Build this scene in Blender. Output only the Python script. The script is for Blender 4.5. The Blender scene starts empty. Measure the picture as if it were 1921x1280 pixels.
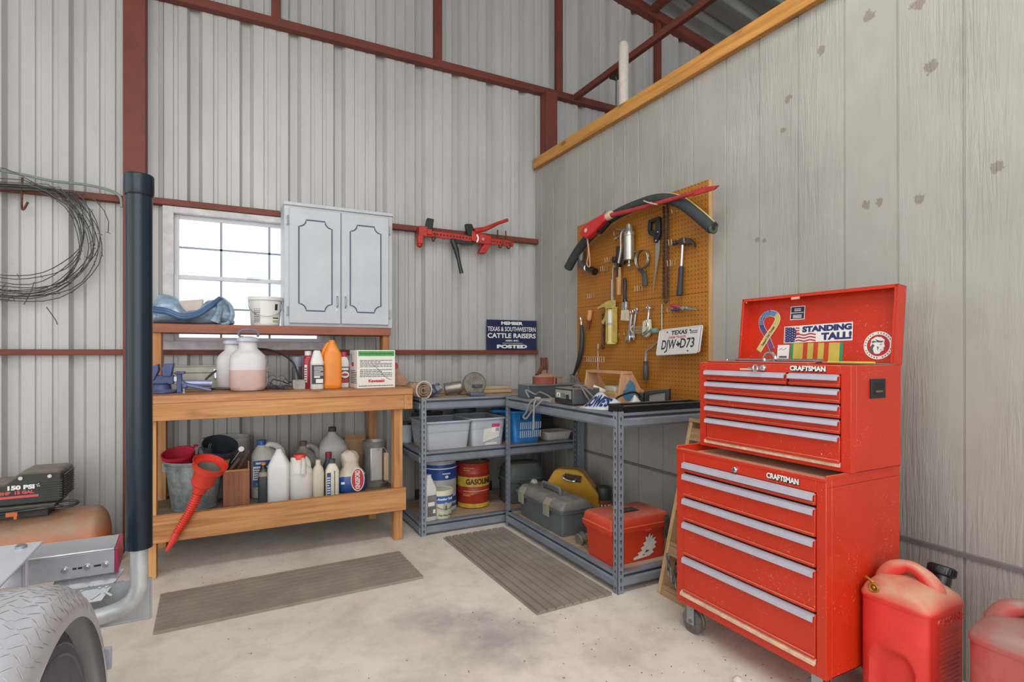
import bpy, bmesh, math, random
from mathutils import Vector, Matrix
random.seed(7)
PI = math.pi
S = bpy.context.scene
COL = S.collection
# ------------------------------------------------------------------ camera, sky, light, exposure
cd = bpy.data.cameras.new('camera'); cam = bpy.data.objects.new('camera', cd); COL.objects.link(cam)
cd.sensor_width = 36.0; cd.lens = 1028.0 / 1921.0 * 36.0; cd.shift_y = 21.0 / 1921.0
cd.clip_start = 0.05; cd.clip_end = 200
cam.location = (0, 0, 1.2); cam.rotation_euler = (PI / 2, 0, math.radians(-27.5))
S.camera = cam
W = bpy.data.worlds.new('sky'); S.world = W; W.use_nodes = True
bg = W.node_tree.nodes['Background']; bg.inputs[0].default_value = (0.93, 0.97, 1.0, 1); bg.inputs[1].default_value = 1.9
def area(name, loc, rot, sx, sy, power, col=(1, 1, 1)):
    l = bpy.data.lights.new(name, 'AREA'); l.shape = 'RECTANGLE'; l.size = sx; l.size_y = sy; l.energy = power; l.color = col
    o = bpy.data.objects.new(name, l); COL.objects.link(o); o.location = loc; o.rotation_euler = rot
    return o
# daylight falling in through the open roll-up doors behind and to the left of the camera
area('door_daylight', (-1.0, -4.6, 2.2), (math.radians(80), 0, math.radians(-12)), 5.5, 4.0, 150, (1.0, 0.98, 0.95))
area('side_door_daylight', (-5.6, 0.2, 2.0), (math.radians(84), 0, math.radians(-80)), 4.0, 3.4, 34, (1.0, 0.985, 0.96))
# the two shop lights hung under the roof over the open floor
area('shop_light', (0.5, 1.1, 3.7), (0, 0, 0), 2.4, .7, 62, (1.0, 0.985, 0.96))
area('shop_light', (-0.6, -1.4, 3.9), (0, 0, 0), 2.4, .7, 62, (1.0, 0.985, 0.96))
vs = S.view_settings
vs.view_transform = 'Standard'; vs.look = 'None'; vs.exposure = -0.15; vs.gamma = 1.0; vs.use_curve_mapping = False
S.cycles.use_denoising = True
S.cycles.max_bounces = 8; S.cycles.diffuse_bounces = 5; S.cycles.sample_clamp_indirect = 8
S.cycles.transparent_max_bounces = 12
# ------------------------------------------------------------------ materials
def lin(c):
    if isinstance(c, str): c = tuple(int(c[i:i + 2], 16) for i in (0, 2, 4))
    r = []
    for v in c:
        v = v / 255.0
        r.append(v / 12.92 if v <= 0.04045 else ((v + 0.055) / 1.055) ** 2.4)
    return tuple(r) + (1.0,)
class NT:
    def __init__(s, name):
        s.m = bpy.data.materials.new(name); s.m.use_nodes = True; s.t = s.m.node_tree; s.n = s.t.nodes; s.l = s.t.links
        s.b = s.n['Principled BSDF']; s.out = s.n['Material Output']; s._oc = None
    def node(s, ty, **k):
        o = s.n.new(ty)
        for a, v in k.items(): setattr(o, a, v)
        return o
    def link(s, a, b): s.l.new(a, b)
    def coord(s, scale=(1, 1, 1), rot=(0, 0, 0)):
        if s._oc is None: s._oc = s.node('ShaderNodeTexCoord')
        mp = s.node('ShaderNodeMapping'); mp.inputs['Scale'].default_value = scale; mp.inputs['Rotation'].default_value = rot
        s.link(s._oc.outputs['Object'], mp.inputs['Vector']); return mp.outputs[0]
    def noise(s, scale, detail=4, rough=.55, stretch=(1, 1, 1), dist=0):
        t = s.node('ShaderNodeTexNoise'); t.inputs['Scale'].default_value = scale; t.inputs['Detail'].default_value = detail
        t.inputs['Roughness'].default_value = rough; t.inputs['Distortion'].default_value = dist
        s.link(s.coord(stretch), t.inputs['Vector']); return t.outputs['Fac']
    def math(s, op, a, b=None, clamp=False):
        t = s.node('ShaderNodeMath', operation=op, use_clamp=clamp)
        for i, v in enumerate((a, b)):
            if v is None: continue
            if isinstance(v, (int, float)): t.inputs[i].default_value = v
            else: s.link(v, t.inputs[i])
        return t.outputs[0]
    def ramp(s, f, stops):
        t = s.node('ShaderNodeValToRGB'); e = t.color_ramp.elements
        while len(e) < len(stops): e.new(.5)
        for i, (p, c) in enumerate(stops):
            e[i].position = p; e[i].color = c if len(c) == 4 else tuple(c) + (1,)
        s.link(f, t.inputs[0]); return t.outputs[0]
    def mix(s, f, a, b, bt='MIX'):
        t = s.node('ShaderNodeMix', data_type='RGBA', blend_type=bt)
        for i, v in ((0, f), (6, a), (7, b)):
            if isinstance(v, (int, float)): t.inputs[i].default_value = v
            elif isinstance(v, tuple): t.inputs[i].default_value = v
            else: s.link(v, t.inputs[i])
        return t.outputs[2]
    def bump(s, h, strength=.3, dist=.002):
        t = s.node('ShaderNodeBump'); t.inputs['Strength'].default_value = strength; t.inputs['Distance'].default_value = dist
        s.link(h, t.inputs['Height']); s.link(t.outputs[0], s.b.inputs['Normal'])
    def up(s):
        g = s.node('ShaderNodeNewGeometry'); x = s.node('ShaderNodeSeparateXYZ'); s.link(g.outputs['Normal'], x.inputs[0]); return x.outputs[2]
MATS = {}
def M(name, col, rough=.55, metal=0, var=.12, vs=9, bump=0, bs=60, stretch=(1, 1, 1), dust=None, dlo=.25, dhi=.95, dcol='b9a48c', speck=0, scol='c9bba5', spec=.5, trans=0, alpha=1, coat=0):
    """plain painted / plastic / metal surface with mottling, bump, settled dust and specks"""
    if name in MATS: return MATS[name]
    k = NT(name); c = lin(col)
    n = k.noise(vs, 5, .6, stretch)
    d = tuple(x * (1 - var * 1.3) for x in c[:3]) + (1,); u = tuple(min(1, x * (1 + var)) for x in c[:3]) + (1,)
    colr = k.ramp(n, [(.3, d), (.7, u)])
    if speck:
        sp = k.noise(160, 2, .5); sp2 = k.noise(7, 3, .6)
        f = k.math('MULTIPLY', k.ramp(sp, [(.66, (0, 0, 0)), (.7, (1, 1, 1))]), k.ramp(sp2, [(.45, (0, 0, 0)), (.75, (speck,) * 3)]))
        colr = k.mix(f, colr, lin(scol))
    if dust:
        f = k.ramp(k.up(), [(max(0, dlo), (0, 0, 0)), (dhi, (1, 1, 1))])
        f2 = k.ramp(k.noise(14, 5, .65), [(.3, (.45, .45, .45)), (.62, (1, 1, 1))])
        colr = k.mix(k.math('MULTIPLY', k.math('MULTIPLY', f, f2), dust), colr, lin(dcol))
    k.link(colr, k.b.inputs['Base Color'])
    k.b.inputs['Roughness'].default_value = rough; k.b.inputs['Metallic'].default_value = metal
    k.b.inputs['Specular IOR Level'].default_value = spec
    k.b.inputs['Transmission Weight'].default_value = trans; k.b.inputs['Alpha'].default_value = alpha
    k.b.inputs['Coat Weight'].default_value = coat
    if bump: k.bump(k.noise(bs, 4, .6, stretch), bump, .003)
    MATS[name] = k.m; return k.m
def WOOD(name, light, dark, axis='X', scale=1.0, rough=.65, knots=.7, bump=.25):
    if name in MATS: return MATS[name]
    k = NT(name)
    st = {'X': (.06, 1, 1), 'Y': (1, .06, 1), 'Z': (1, 1, .06)}[axis]
    n1 = k.noise(38 * scale, 5, .6, st, .4); n2 = k.noise(5 * scale, 3, .5, st)
    g = k.math('ADD', k.math('MULTIPLY', n1, .6), k.math('MULTIPLY', n2, .4))
    colr = k.ramp(g, [(.36, lin(dark)), (.6, lin(light))])
    if knots:
        v = k.node('ShaderNodeTexVoronoi'); v.inputs['Scale'].default_value = 3.2 * scale; v.inputs['Randomness'].default_value = 1
        sv = {'X': (1, 2.2, 2.2), 'Y': (2.2, 1, 2.2), 'Z': (2.2, 2.2, 1)}[axis]
        k.link(k.coord(sv), v.inputs['Vector'])
        f = k.ramp(v.outputs['Distance'], [(.06, (1, 1, 1)), (.13, (.3, .3, .3)), (.22, (0, 0, 0))])
        colr = k.mix(k.math('MULTIPLY', f, knots), colr, tuple(x * .35 for x in lin(dark)[:3]) + (1,))
    k.link(colr, k.b.inputs['Base Color']); k.b.inputs['Roughness'].default_value = rough
    if bump: k.bump(n1, bump, .002)
    MATS[name] = k.m; return k.m
# ------------------------------------------------------------------ mesh builder
def frame(o, ex, ey):
    ex = Vector(ex).normalized(); ey = Vector(ey).normalized(); ez = ex.cross(ey)
    m = Matrix.Identity(4)
    for i in range(3): m[i][0], m[i][1], m[i][2], m[i][3] = ex[i], ey[i], ez[i], o[i]
    return m
def rr(w, d, r, z, cx=0, cy=0, n=4):
    """rounded-rectangle ring"""
    r = min(r, w / 2 - 1e-4, d / 2 - 1e-4); p = []
    for sx, sy, a0 in ((1, 1, 0), (-1, 1, 90), (-1, -1, 180), (1, -1, 270)):
        for i in range(n + 1):
            a = math.radians(a0 + 90 * i / n)
            p.append((cx + sx * (w / 2 - r) + r * math.cos(a), cy + sy * (d / 2 - r) + r * math.sin(a), z))
    return p
class MB:
    def __init__(s): s.v = []; s.f = []; s.mi = 0; s.X = None
    def add(s, vs, fs, X=None):
        b = len(s.v); X = X or s.X
        s.v += [tuple(X @ Vector(p)) if X else tuple(p) for p in vs]
        s.f += [(tuple(i + b for i in f), s.mi) for f in fs]; return s
    def m(s, i): s.mi = i; return s
    def box(s, x0, x1, y0, y1, z0, z1, X=None):
        v = [(x, y, z) for z in (z0, z1) for y in (y0, y1) for x in (x0, x1)]
        return s.add(v, [(0, 2, 3, 1), (4, 5, 7, 6), (0, 1, 5, 4), (2, 6, 7, 3), (0, 4, 6, 2), (1, 3, 7, 5)], X)
    def prism(s, poly, ax, a, b, X=None):
        """closed polygon extruded along axis ax ('x','y','z') from a to b; polygon in the other two axes, in order"""
        n = len(poly)
        mk = {'x': lambda p, t: (t, p[0], p[1]), 'y': lambda p, t: (p[0], t, p[1]), 'z': lambda p, t: (p[0], p[1], t)}[ax]
        v = [mk(p, a) for p in poly] + [mk(p, b) for p in poly]
        f = [tuple(range(n))[::-1], tuple(range(n, 2 * n))] + [(i, (i + 1) % n, n + (i + 1) % n, n + i) for i in range(n)]
        return s.add(v, f, X)
    def loft(s, rings, cap0=True, cap1=True, X=None, closed=True):
        n = len(rings[0]); v = [p for r in rings for p in r]; f = []
        for k in range(len(rings) - 1):
            for i in range(n if closed else n - 1):
                j = (i + 1) % n; f.append((k * n + i, k * n + j, (k + 1) * n + j, (k + 1) * n + i))
        if cap0: f.append(tuple(range(n))[::-1])
        if cap1: f.append(tuple(range((len(rings) - 1) * n, len(rings) * n)))
        return s.add(v, f, X)
    def lathe(s, prof, seg=28, X=None, o=(0, 0, 0), a0=0, a1=360):
        full = abs(a1 - a0) >= 360; n = seg if full else seg + 1; rings = []
        for r, z in prof:
            rings.append([(o[0] + r * math.cos(math.radians(a0 + (a1 - a0) * i / seg)), o[1] + r * math.sin(math.radians(a0 + (a1 - a0) * i / seg)), o[2] + z) for i in range(n)])
        return s.loft(rings, prof[0][0] > 1e-6 and full and prof[0] != prof[-1], prof[-1][0] > 1e-6 and full and prof[0] != prof[-1], X, full)
    def cyl(s, p0, p1, r0, r1=None, seg=16):
        p0 = Vector(p0); p1 = Vector(p1); d = p1 - p0; r1 = r0 if r1 is None else r1
        X = Matrix.Translation(p0) @ d.to_track_quat('Z', 'Y').to_matrix().to_4x4()
        if s.X: X = s.X @ X
        return s.lathe([(r0, 0), (r1, d.length)], seg, X)
    def tube(s, pts, r, seg=8, closed=False, sub=0):
        P = [Vector(p) for p in pts]
        R = list(r) if isinstance(r, (list, tuple)) else [r] * len(P)
        if sub:                                        # Catmull-Rom smoothing
            Q = []; RQ = []; n = len(P); rng = n if closed else n - 1
            for i in range(rng):
                g = (lambda k: P[k % n]) if closed else (lambda k: P[max(0, min(n - 1, k))])
                a, b, c, d = g(i - 1), g(i), g(i + 1), g(i + 2)
                for k in range(sub):
                    t = k / sub
                    Q.append(.5 * ((2 * b) + (c - a) * t + (2 * a - 5 * b + 4 * c - d) * t * t + (3 * b - a - 3 * c + d) * t ** 3))
                    RQ.append(R[i] + (R[(i + 1) % n] - R[i]) * t)
            if not closed: Q.append(P[-1]); RQ.append(R[-1])
            P, R = Q, RQ
        n = len(P); rings = []; up = None
        for i in range(n):
            if closed: t = P[(i + 1) % n] - P[i - 1]
            else: t = P[min(i + 1, n - 1)] - P[max(i - 1, 0)]
            t.normalize()
            if up is None:
                up = Vector((0, 0, 1)) if abs(t.z) < .9 else Vector((1, 0, 0))
            up = (up - t * up.dot(t)).normalized(); sd = t.cross(up)
            rings.append([tuple(P[i] + R[i] * (math.cos(2 * PI * k / seg) * up + math.sin(2 * PI * k / seg) * sd)) for k in range(seg)])
        if closed: rings.append(rings[0])
        return s.loft(rings, not closed, not closed)
    def ball(s, c, r, seg=14, sz=1.0):
        m = 8; return s.lathe([(max(r * math.sin(PI * i / m), 1e-7), -r * sz * math.cos(PI * i / m)) for i in range(m + 1)], seg, None, c)
    def torus(s, c, R, r, ax='z', seg=24, sg=8):
        pts = []
        for i in range(seg):
            a = 2 * PI * i / seg; p = (R * math.cos(a), R * math.sin(a))
            q = {'z': (p[0], p[1], 0), 'y': (p[0], 0, p[1]), 'x': (0, p[0], p[1])}[ax]
            pts.append((c[0] + q[0], c[1] + q[1], c[2] + q[2]))
        return s.tube(pts, r, sg, True)
    def text(s, t, X, size=.05, width=None, bold=0, fn=None, shear=0, ext=.0004):
        """lettering centred on the frame X; width stretches it to a given breadth"""
        cu = bpy.data.curves.new('t', 'FONT'); cu.body = t; cu.size = size; cu.align_x = 'CENTER'; cu.align_y = 'CENTER'; cu.offset = bold; cu.extrude = ext; cu.shear = shear
        cu.resolution_u = 3
        ob = bpy.data.objects.new('t', cu); me = ob.to_mesh()
        vs = [v.co.copy() for v in me.vertices]; fs = [tuple(p.vertices) for p in me.polygons]; ob.to_mesh_clear()
        bpy.data.objects.remove(ob); bpy.data.curves.remove(cu)
        if not vs: return s
        if width:
            x0 = min(v.x for v in vs); x1 = max(v.x for v in vs); k = width / (x1 - x0)
            for v in vs: v.x = (v.x - (x0 + x1) / 2) * k
        if fn: vs = [Vector(fn(v)) for v in vs]
        return s.add(vs, fs, (s.X @ X) if s.X else X)
    def strip(s, X, x0, x1, y0, y1, h=.0006):
        """thin printed patch in the frame X"""
        v = [(x0, y0, h), (x1, y0, h), (x1, y1, h), (x0, y1, h)]
        return s.add(v, [(0, 1, 2, 3)], (s.X @ X) if s.X else X)
    def poly(s, X, pts, h=.0006):
        return s.add([(p[0], p[1], h) for p in pts], [tuple(range(len(pts)))], (s.X @ X) if s.X else X)
    def build(s, name, mats, parent=None, smooth=None, bev=0, loc=None, rz=0, rot=None, sub=0, segs=2, solid=0):
        me = bpy.data.meshes.new(name); me.from_pydata(s.v, [], [f for f, _ in s.f]); me.update()
        if not isinstance(mats, (list, tuple)): mats = [mats]
        for m in mats: me.materials.append(m)
        me.polygons.foreach_set('material_index', [i for _, i in s.f])
        bm = bmesh.new(); bm.from_mesh(me); bmesh.ops.recalc_face_normals(bm, faces=bm.faces); bm.to_mesh(me); bm.free()
        if smooth is None: smooth = 38
        if smooth:
            me.polygons.foreach_set('use_smooth', [True] * len(me.polygons))
            me.set_sharp_from_angle(angle=math.radians(smooth))
        o = bpy.data.objects.new(name, me); COL.objects.link(o)
        if parent: o.parent = parent
        if loc: o.location = loc
        if rot: o.rotation_euler = rot
        elif rz: o.rotation_euler = (0, 0, rz)
        if solid:
            md = o.modifiers.new('thickness', 'SOLIDIFY'); md.thickness = solid; md.offset = 0
        if bev:
            md = o.modifiers.new('edge', 'BEVEL'); md.width = bev; md.segments = segs; md.limit_method = 'ANGLE'; md.angle_limit = math.radians(40)
        if sub:
            md = o.modifiers.new('smooth', 'SUBSURF'); md.levels = md.render_levels = sub
        return o
def tag(o, label, cat, group=None, kind=None):
    o['label'] = label; o['category'] = cat
    if group: o['group'] = group
    if kind: o['kind'] = kind
    return o
def thing(name, label, cat, loc=(0, 0, 0), rz=0, group=None, rot=None, kind=None):
    o = bpy.data.objects.new(name, None); COL.objects.link(o); o.empty_display_size = .05
    o.location = loc; o.rotation_euler = rot if rot else (0, 0, rz)
    return tag(o, label, cat, group, kind)
def lab(o, t): o['label'] = t; return o
FR = lambda x, y, z: frame((x, y, z), (1, 0, 0), (0, 0, 1))          # faces -Y (towards the camera side)
LF = lambda x, y, z: frame((x, y, z), (0, -1, 0), (0, 0, 1))         # faces -X (out from the partition wall)
# shared materials
steel = M('galvanized_steel', 'a9adb0', .38, .85, .15, 14, .05, 90)
chrome = M('bright_steel', 'c9ccd0', .25, .95, .08)
iron = M('dark_iron', '45423f', .5, .6, .25, 20, .15)
rust = M('rusty_iron', '6e4633', .8, .2, .35, 22, .3)
primer = M('red_oxide_primer', '703527', .62, 0, .16, 5, .05)
black = M('black_plastic', '1d2124', .45, 0, .2, 12, dust=.35)
blackgloss = M('black_gloss', '16181a', .3)
white = M('white_plastic', 'dcdcd8', .42, 0, .04, 6)
whitepaper = M('white_print', 'e4e2dc', .7, 0, .03)
ink = M('black_ink', '23262b', .7, 0, .05)
redink = M('red_ink', 'c0272d', .6, 0, .05)
blueink = M('blue_ink', '27408b', .6, 0, .08)
navy = M('navy_paint', '232c4e', .55, 0, .12)
pine = WOOD('pine_lumber', 'cc9660', '9c6535', 'X')
pinez = WOOD('pine_post', 'cc9862', '9c6738', 'Z')
piney = WOOD('pine_along', 'c9935e', '9a6637', 'Y')
# ================================================================== THE SETTING
YW, XW = 4.13, 2.38
def st(o, label, cat): return tag(o, label, cat, None, 'structure')
# concrete floor
k = NT('concrete')
n1 = k.noise(1.3, 6, .62, (1, 1, 1), .6); n2 = k.noise(9, 6, .65); n3 = k.noise(120, 3, .6); n4 = k.noise(.55, 4, .6, (1, 1, 1), 1.2)
c = k.ramp(n1, [(.3, lin('c9beb2')), (.5, lin('dfd5c9')), (.7, lin('e8dfd4'))])
c = k.mix(k.math('MULTIPLY', k.ramp(n2, [(.45, (0, 0, 0)), (.75, (1, 1, 1))]), .35), c, lin('9d9086'))
c = k.mix(k.math('MULTIPLY', k.ramp(n4, [(.56, (0, 0, 0)), (.66, (1, 1, 1))]), .5), c, lin('938580'))
c = k.mix(k.math('MULTIPLY', k.ramp(n3, [(.68, (0, 0, 0)), (.73, (1, 1, 1))]), .45), c, lin('6d6258'))
oc = k.node('ShaderNodeTexCoord'); wq = k.noise(5, 4, .6)
for cx, cy, rad, am in ((1.0, 2.08, .26, .62), (.80, 2.38, .17, .4), (1.35, 1.75, .12, .3), (.62, 1.75, .2, .25), (.25, 1.85, .3, .3)):     # oil and tyre stains
    vm = k.node('ShaderNodeVectorMath', operation='DISTANCE'); k.link(oc.outputs['Object'], vm.inputs[0]); vm.inputs[1].default_value = (cx, cy, 0)
    f = k.math('SUBTRACT', 1.15, k.math('ADD', k.math('MULTIPLY', vm.outputs['Value'], 1 / rad), k.math('MULTIPLY', k.math('SUBTRACT', wq, .5), 2.2)), True)
    c = k.mix(k.math('MULTIPLY', f, am), c, lin('857a80'))
k.link(c, k.b.inputs['Base Color']); k.b.inputs['Roughness'].default_value = .8
k.bump(k.math('ADD', n2, k.math('MULTIPLY', n3, .3)), .25, .004); concrete = k.m
b = MB(); b.box(-9, 9, -9, 4.2, -.15, 0)
st(b.build('floor', concrete, smooth=0), 'dusty stained concrete floor of the workshop', 'floor')
# corrugated metal gable wall
k = NT('wall_sheet_metal')
n1 = k.noise(3, 5, .6, (1, 1, .25)); n2 = k.noise(40, 4, .6, (1, 1, .3))
c = k.ramp(n1, [(.3, lin('acaba8')), (.7, lin('bebdba'))])
c = k.mix(k.math('MULTIPLY', k.ramp(n2, [(.62, (0, 0, 0)), (.8, (1, 1, 1))]), .3), c, lin('8f8b82'))
k.link(c, k.b.inputs['Base Color']); k.b.inputs['Roughness'].default_value = .5; k.b.inputs['Metallic'].default_value = .1
sheet = k.m
def wall_profile(x0, x1):
    pts = []; kk = math.floor((x0 - 1.036) / .305) - 1
    while True:
        r = 1.036 + kk * .305
        if r > x1 + .3: break
        for dx, dy in ((-.045, 0), (-.028, .042), (.020, .042), (.043, 0), (.103, 0), (.109, .008), (.129, .008), (.135, 0), (.182, 0), (.188, .008), (.208, .008), (.214, 0)):
            pts.append((r + dx, YW + dy))
        kk += 1
    out = [p for p in pts if x0 < p[0] < x1]
    return [(x0, YW)] + out + [(x1, YW)]
b = MB()
def wall_band(x0, x1, z0f, z1f):
    P = wall_profile(x0, x1); n = len(P)
    v = [(p[0], p[1], z0f) for p in P] + [(p[0], p[1], z1f(p[0]) if callable(z1f) else z1f) for p in P]
    b.add(v, [(i, i + 1, n + i + 1, n + i) for i in range(n - 1)])
roofz = lambda x: 4.62 - .178 * (x - 3.22) if x > -2 else 4.62 - .178 * (-5.22) - .178 * (-2 - x)
WX0, WX1, WZ0, WZ1 = -.36, .64, 1.235, 2.13
wall_band(-6, WX0, 0, roofz); wall_band(WX1, 6.5, 0, roofz); wall_band(WX0, WX1, 0, WZ0); wall_band(WX0, WX1, WZ1, roofz)
st(b.build('wall_back', sheet, smooth=0, solid=.0012), 'off-white ribbed sheet metal gable wall behind the workbench', 'wall')
b = MB(); b.box(-6, 6.5, 4.16, 4.3, 0, .12)
st(b.build('baseboard_back', M('dark_sill', '4c453f', .8)), 'dark sill at the foot of the ribbed metal wall', 'baseboard')
# partition wall: grooved embossed siding
k = NT('siding_paint')
g1 = k.noise(52, 4, .6, (1, 1, .07), 1.6); g2 = k.noise(16, 4, .6, (1, 1, .12), .8); g3 = k.noise(2.2, 4, .55)
c = k.ramp(g3, [(.3, lin('98958e')), (.7, lin('a6a39c'))])
k6 = k.node('ShaderNodeTexVoronoi'); k6.inputs['Scale'].default_value = 2.1; k.link(k.coord((1, 1.3, .8)), k6.inputs['Vector'])
wob = k.noise(30, 4, .7, (1, 1, .2))
f = k.ramp(k.math('ADD', k6.outputs['Distance'], k.math('MULTIPLY', wob, .12)), [(.05, (1, 1, 1)), (.08, (0, 0, 0))])
c = k.mix(k.math('MULTIPLY', f, .65), c, lin('837a70'))
c = k.mix(k.math('MULTIPLY', k.ramp(g1, [(.6, (0, 0, 0)), (.75, (1, 1, 1))]), .22), c, lin('8d887e'))
spz = k.node('ShaderNodeTexCoord'); wq = k.noise(45, 3, .7)
for sy, sz, rad in [(1.353, 1.817, 0.018), (1.3, 1.816, 0.018), (1.154, 1.795, 0.022), (1.117, 2.29, 0.026), (1.887, 1.769, 0.014), (1.844, 1.756, 0.013), (0.914, 1.843, 0.022), (1.342, 2.605, 0.024), (1.159, 2.551, 0.026), (1.551, 2.562, 0.024), (1.715, 2.413, 0.02), (1.738, 2.268, 0.014), (3.052, 2.092, 0.02), (3.143, 2.187, 0.018)]:     # scuffs and bare knots in the paint
    vm = k.node('ShaderNodeVectorMath', operation='DISTANCE'); k.link(spz.outputs['Object'], vm.inputs[0]); vm.inputs[1].default_value = (XW, sy, sz)
    f = k.ramp(k.math('ADD', k.math('MULTIPLY', vm.outputs['Value'], 1 / rad), k.math('MULTIPLY', k.math('SUBTRACT', wq, .5), 2.6)), [(.8, (1, 1, 1)), (1.0, (0, 0, 0))])
    c = k.mix(k.math('MULTIPLY', f, .7), c, lin('7a6a61'))
k.link(c, k.b.inputs['Base Color']); k.b.inputs['Roughness'].default_value = .55
g4 = k.ramp(k.noise(2.6, 3, .55, (1, 1, .35)), [(.42, (.06,) * 3), (.62, (1,) * 3)])
k.bump(k.math('MULTIPLY', k.math('ADD', g1, k.math('MULTIPLY', g2, .9)), g4), .8, .006); siding = k.m
ys = [4.02, 3.83, 3.638, 3.48, 3.323, 3.188, 3.052, 2.92, 2.786, 2.56, 2.316, 2.081, 1.875, 1.663, 1.445, 1.232, 1.01, .80, .58, .36, .14, -.08, -.3, -.52]
P = [(XW, 4.15)]
for y in ys: P += [(XW, y + .006), (XW + .007, y + .003), (XW + .007, y - .003), (XW, y - .006)]
P += [(XW, -3), (XW + .012, -3), (XW + .012, 4.15)]
b = MB(); b.prism(P, 'z', .0, 2.80)
b.box(XW + .012, XW + .1, -3, 4.13, 0, 2.82)
st(b.build('wall_right', siding, smooth=0), 'pale grey grooved wood-grain siding on the partition wall', 'wall')
b = MB(); b.prism([(4.105, 2.775), (-3, 2.775), (-3, 2.862), (4.105, 2.862)], 'x', XW - .04, XW - .001)
st(b.build('trim_1', WOOD('cap_lumber', 'c88f48', '9c692c', 'Y'), bev=.003), 'yellow-brown two-by-four capping the top of the siding wall', 'trim')
b = MB(); b.prism([(XW + .002, .452), (XW - .008, .455), (XW - .008, .470), (XW + .002, .474)], 'y', -3, 4.12)
st(b.build('trim_2', M('flashing_grey', '6f6d6b', .55)), 'thin grey flashing strip low on the siding wall', 'trim')
b = MB(); b.box(XW + .1, 6.5, -3, 4.1, 2.70, 2.76)
st(b.build('loft_floor', M('loft_board', '9b8a70', .8), smooth=0), 'loft deck over the room behind the partition wall', 'floor')
# roof sheets, ribs running down the slope
k = NT('roof_metal'); n1 = k.noise(4, 4, .6, (.3, 1, 1))
k.link(k.ramp(n1, [(.3, lin('6f706d')), (.7, lin('8d8e8a'))]), k.b.inputs['Base Color']); k.b.inputs['Roughness'].default_value = .45; k.b.inputs['Metallic'].default_value = .35
P = []; y = -4.6
while y < 4.3:
    for dy, dz in ((0, 0), (.18, 0), (.205, .035), (.255, .035), (.28, 0)): P.append((y + dy, dz))
    y += .305
b = MB(); n = len(P)
for xa, xb in ((-8, -2), (-2, 7)):
    v = [(x, p[0], roofz(x) + .015 + p[1]) for x in (xa, xb) for p in P]
    b.add(v, [(i, i + 1, n + i + 1, n + i) for i in range(n - 1)])
st(b.build('ceiling', k.m, smooth=20, solid=.0015), 'grey ribbed metal roof sheets high overhead', 'ceiling')
# --- red oxide steel framing, every member its own object
def steelbar(name, x0, x1, y0, y1, z0, z1, label, cat='beam'):
    b = MB(); b.box(x0, x1, y0, y1, z0, z1)
    return st(b.build(name, primer, bev=.003), label, cat)
steelbar('steel_column', -.557, -.442, 4.02, 4.135, 0, 4.95, 'full-height red oxide steel column left of the window', 'column')
steelbar('steel_column', 2.425, 2.535, 4.02, 4.135, 2.76, 3.445, 'stubby red oxide steel column over the corner of the siding wall', 'column')
GL = 'red oxide steel girt '
steelbar('wall_girt', -6, -.557, 4.075, 4.13, 2.118, 2.158, GL + 'behind the hanging coil of barbed wire')
steelbar('wall_girt', -.442, 2.379, 4.075, 4.13, 2.132, 2.172, GL + 'over the window and behind the red farm jack')
steelbar('wall_girt', -6, -.557, 4.08, 4.13, 1.183, 1.217, GL + 'left of the column at eye level')
steelbar('wall_girt', -.442, 2.379, 4.08, 4.13, 1.183, 1.217, GL + 'under the window and the navy sign')
steelbar('wall_girt', -.442, 6.5, 4.065, 4.13, 3.435, 3.49, GL + 'crossing high above the window and cabinet')
for x, lb in ((.30, 'first'), (1.475, 'second'), (2.60, 'third'), (3.74, 'fourth')):
    steelbar('steel_post', x - .028, x + .028, 4.075, 4.13, 3.49, roofz(x) - .09, f'short red steel post on the high girt, {lb} from the tall column', 'post')
b = MB(); b.prism([(6.5, roofz(6.5) - .11), (6.5, roofz(6.5) - .02), (-2, roofz(-2) - .02), (-2, roofz(-2) - .11)], 'y', 4.05, 4.13)
st(b.build('roof_rafter', primer), 'sloping dark red rafter along the top of the gable wall', 'beam')
steelbar('roof_strut', 2.735, 2.775, -.5, 4.065, 3.445, 3.495, 'red steel strut running towards the viewer above the partition wall')
steelbar('roof_purlin', 3.62, 3.67, -4, 4.05, roofz(3.65) - .075, roofz(3.65), 'dark red purlin tight under the roof sheets')
steelbar('roof_purlin', 5.0, 5.05, -4, 4.05, roofz(5.03) - .075, roofz(5.03), 'dark red purlin further down the roof slope')
b = MB(); b.cyl((2.80, 3.55, 3.46), (2.60, 3.30, 2.76), .006, seg=8)
o = st(b.build('brace_rod', steel), 'thin steel rod hanging from the red strut beside the white pole', 'rod')
b = MB(); b.box(2.77, 2.84, 3.50, 3.60, 3.43, 3.47); b.build('clip', iron, o)
b = MB(); b.lathe([(.031, 0), (.036, .03), (.034, .3), (.036, .63), (.028, .655), (0, .66)], 20)
tag(b.build('white_pole', M('weathered_white', 'cfc6ba', .7, 0, .1, 20), loc=(2.52, 3.11, 2.76), smooth=40), 'weathered white pole standing upright behind the wall cap', 'pole')
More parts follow.
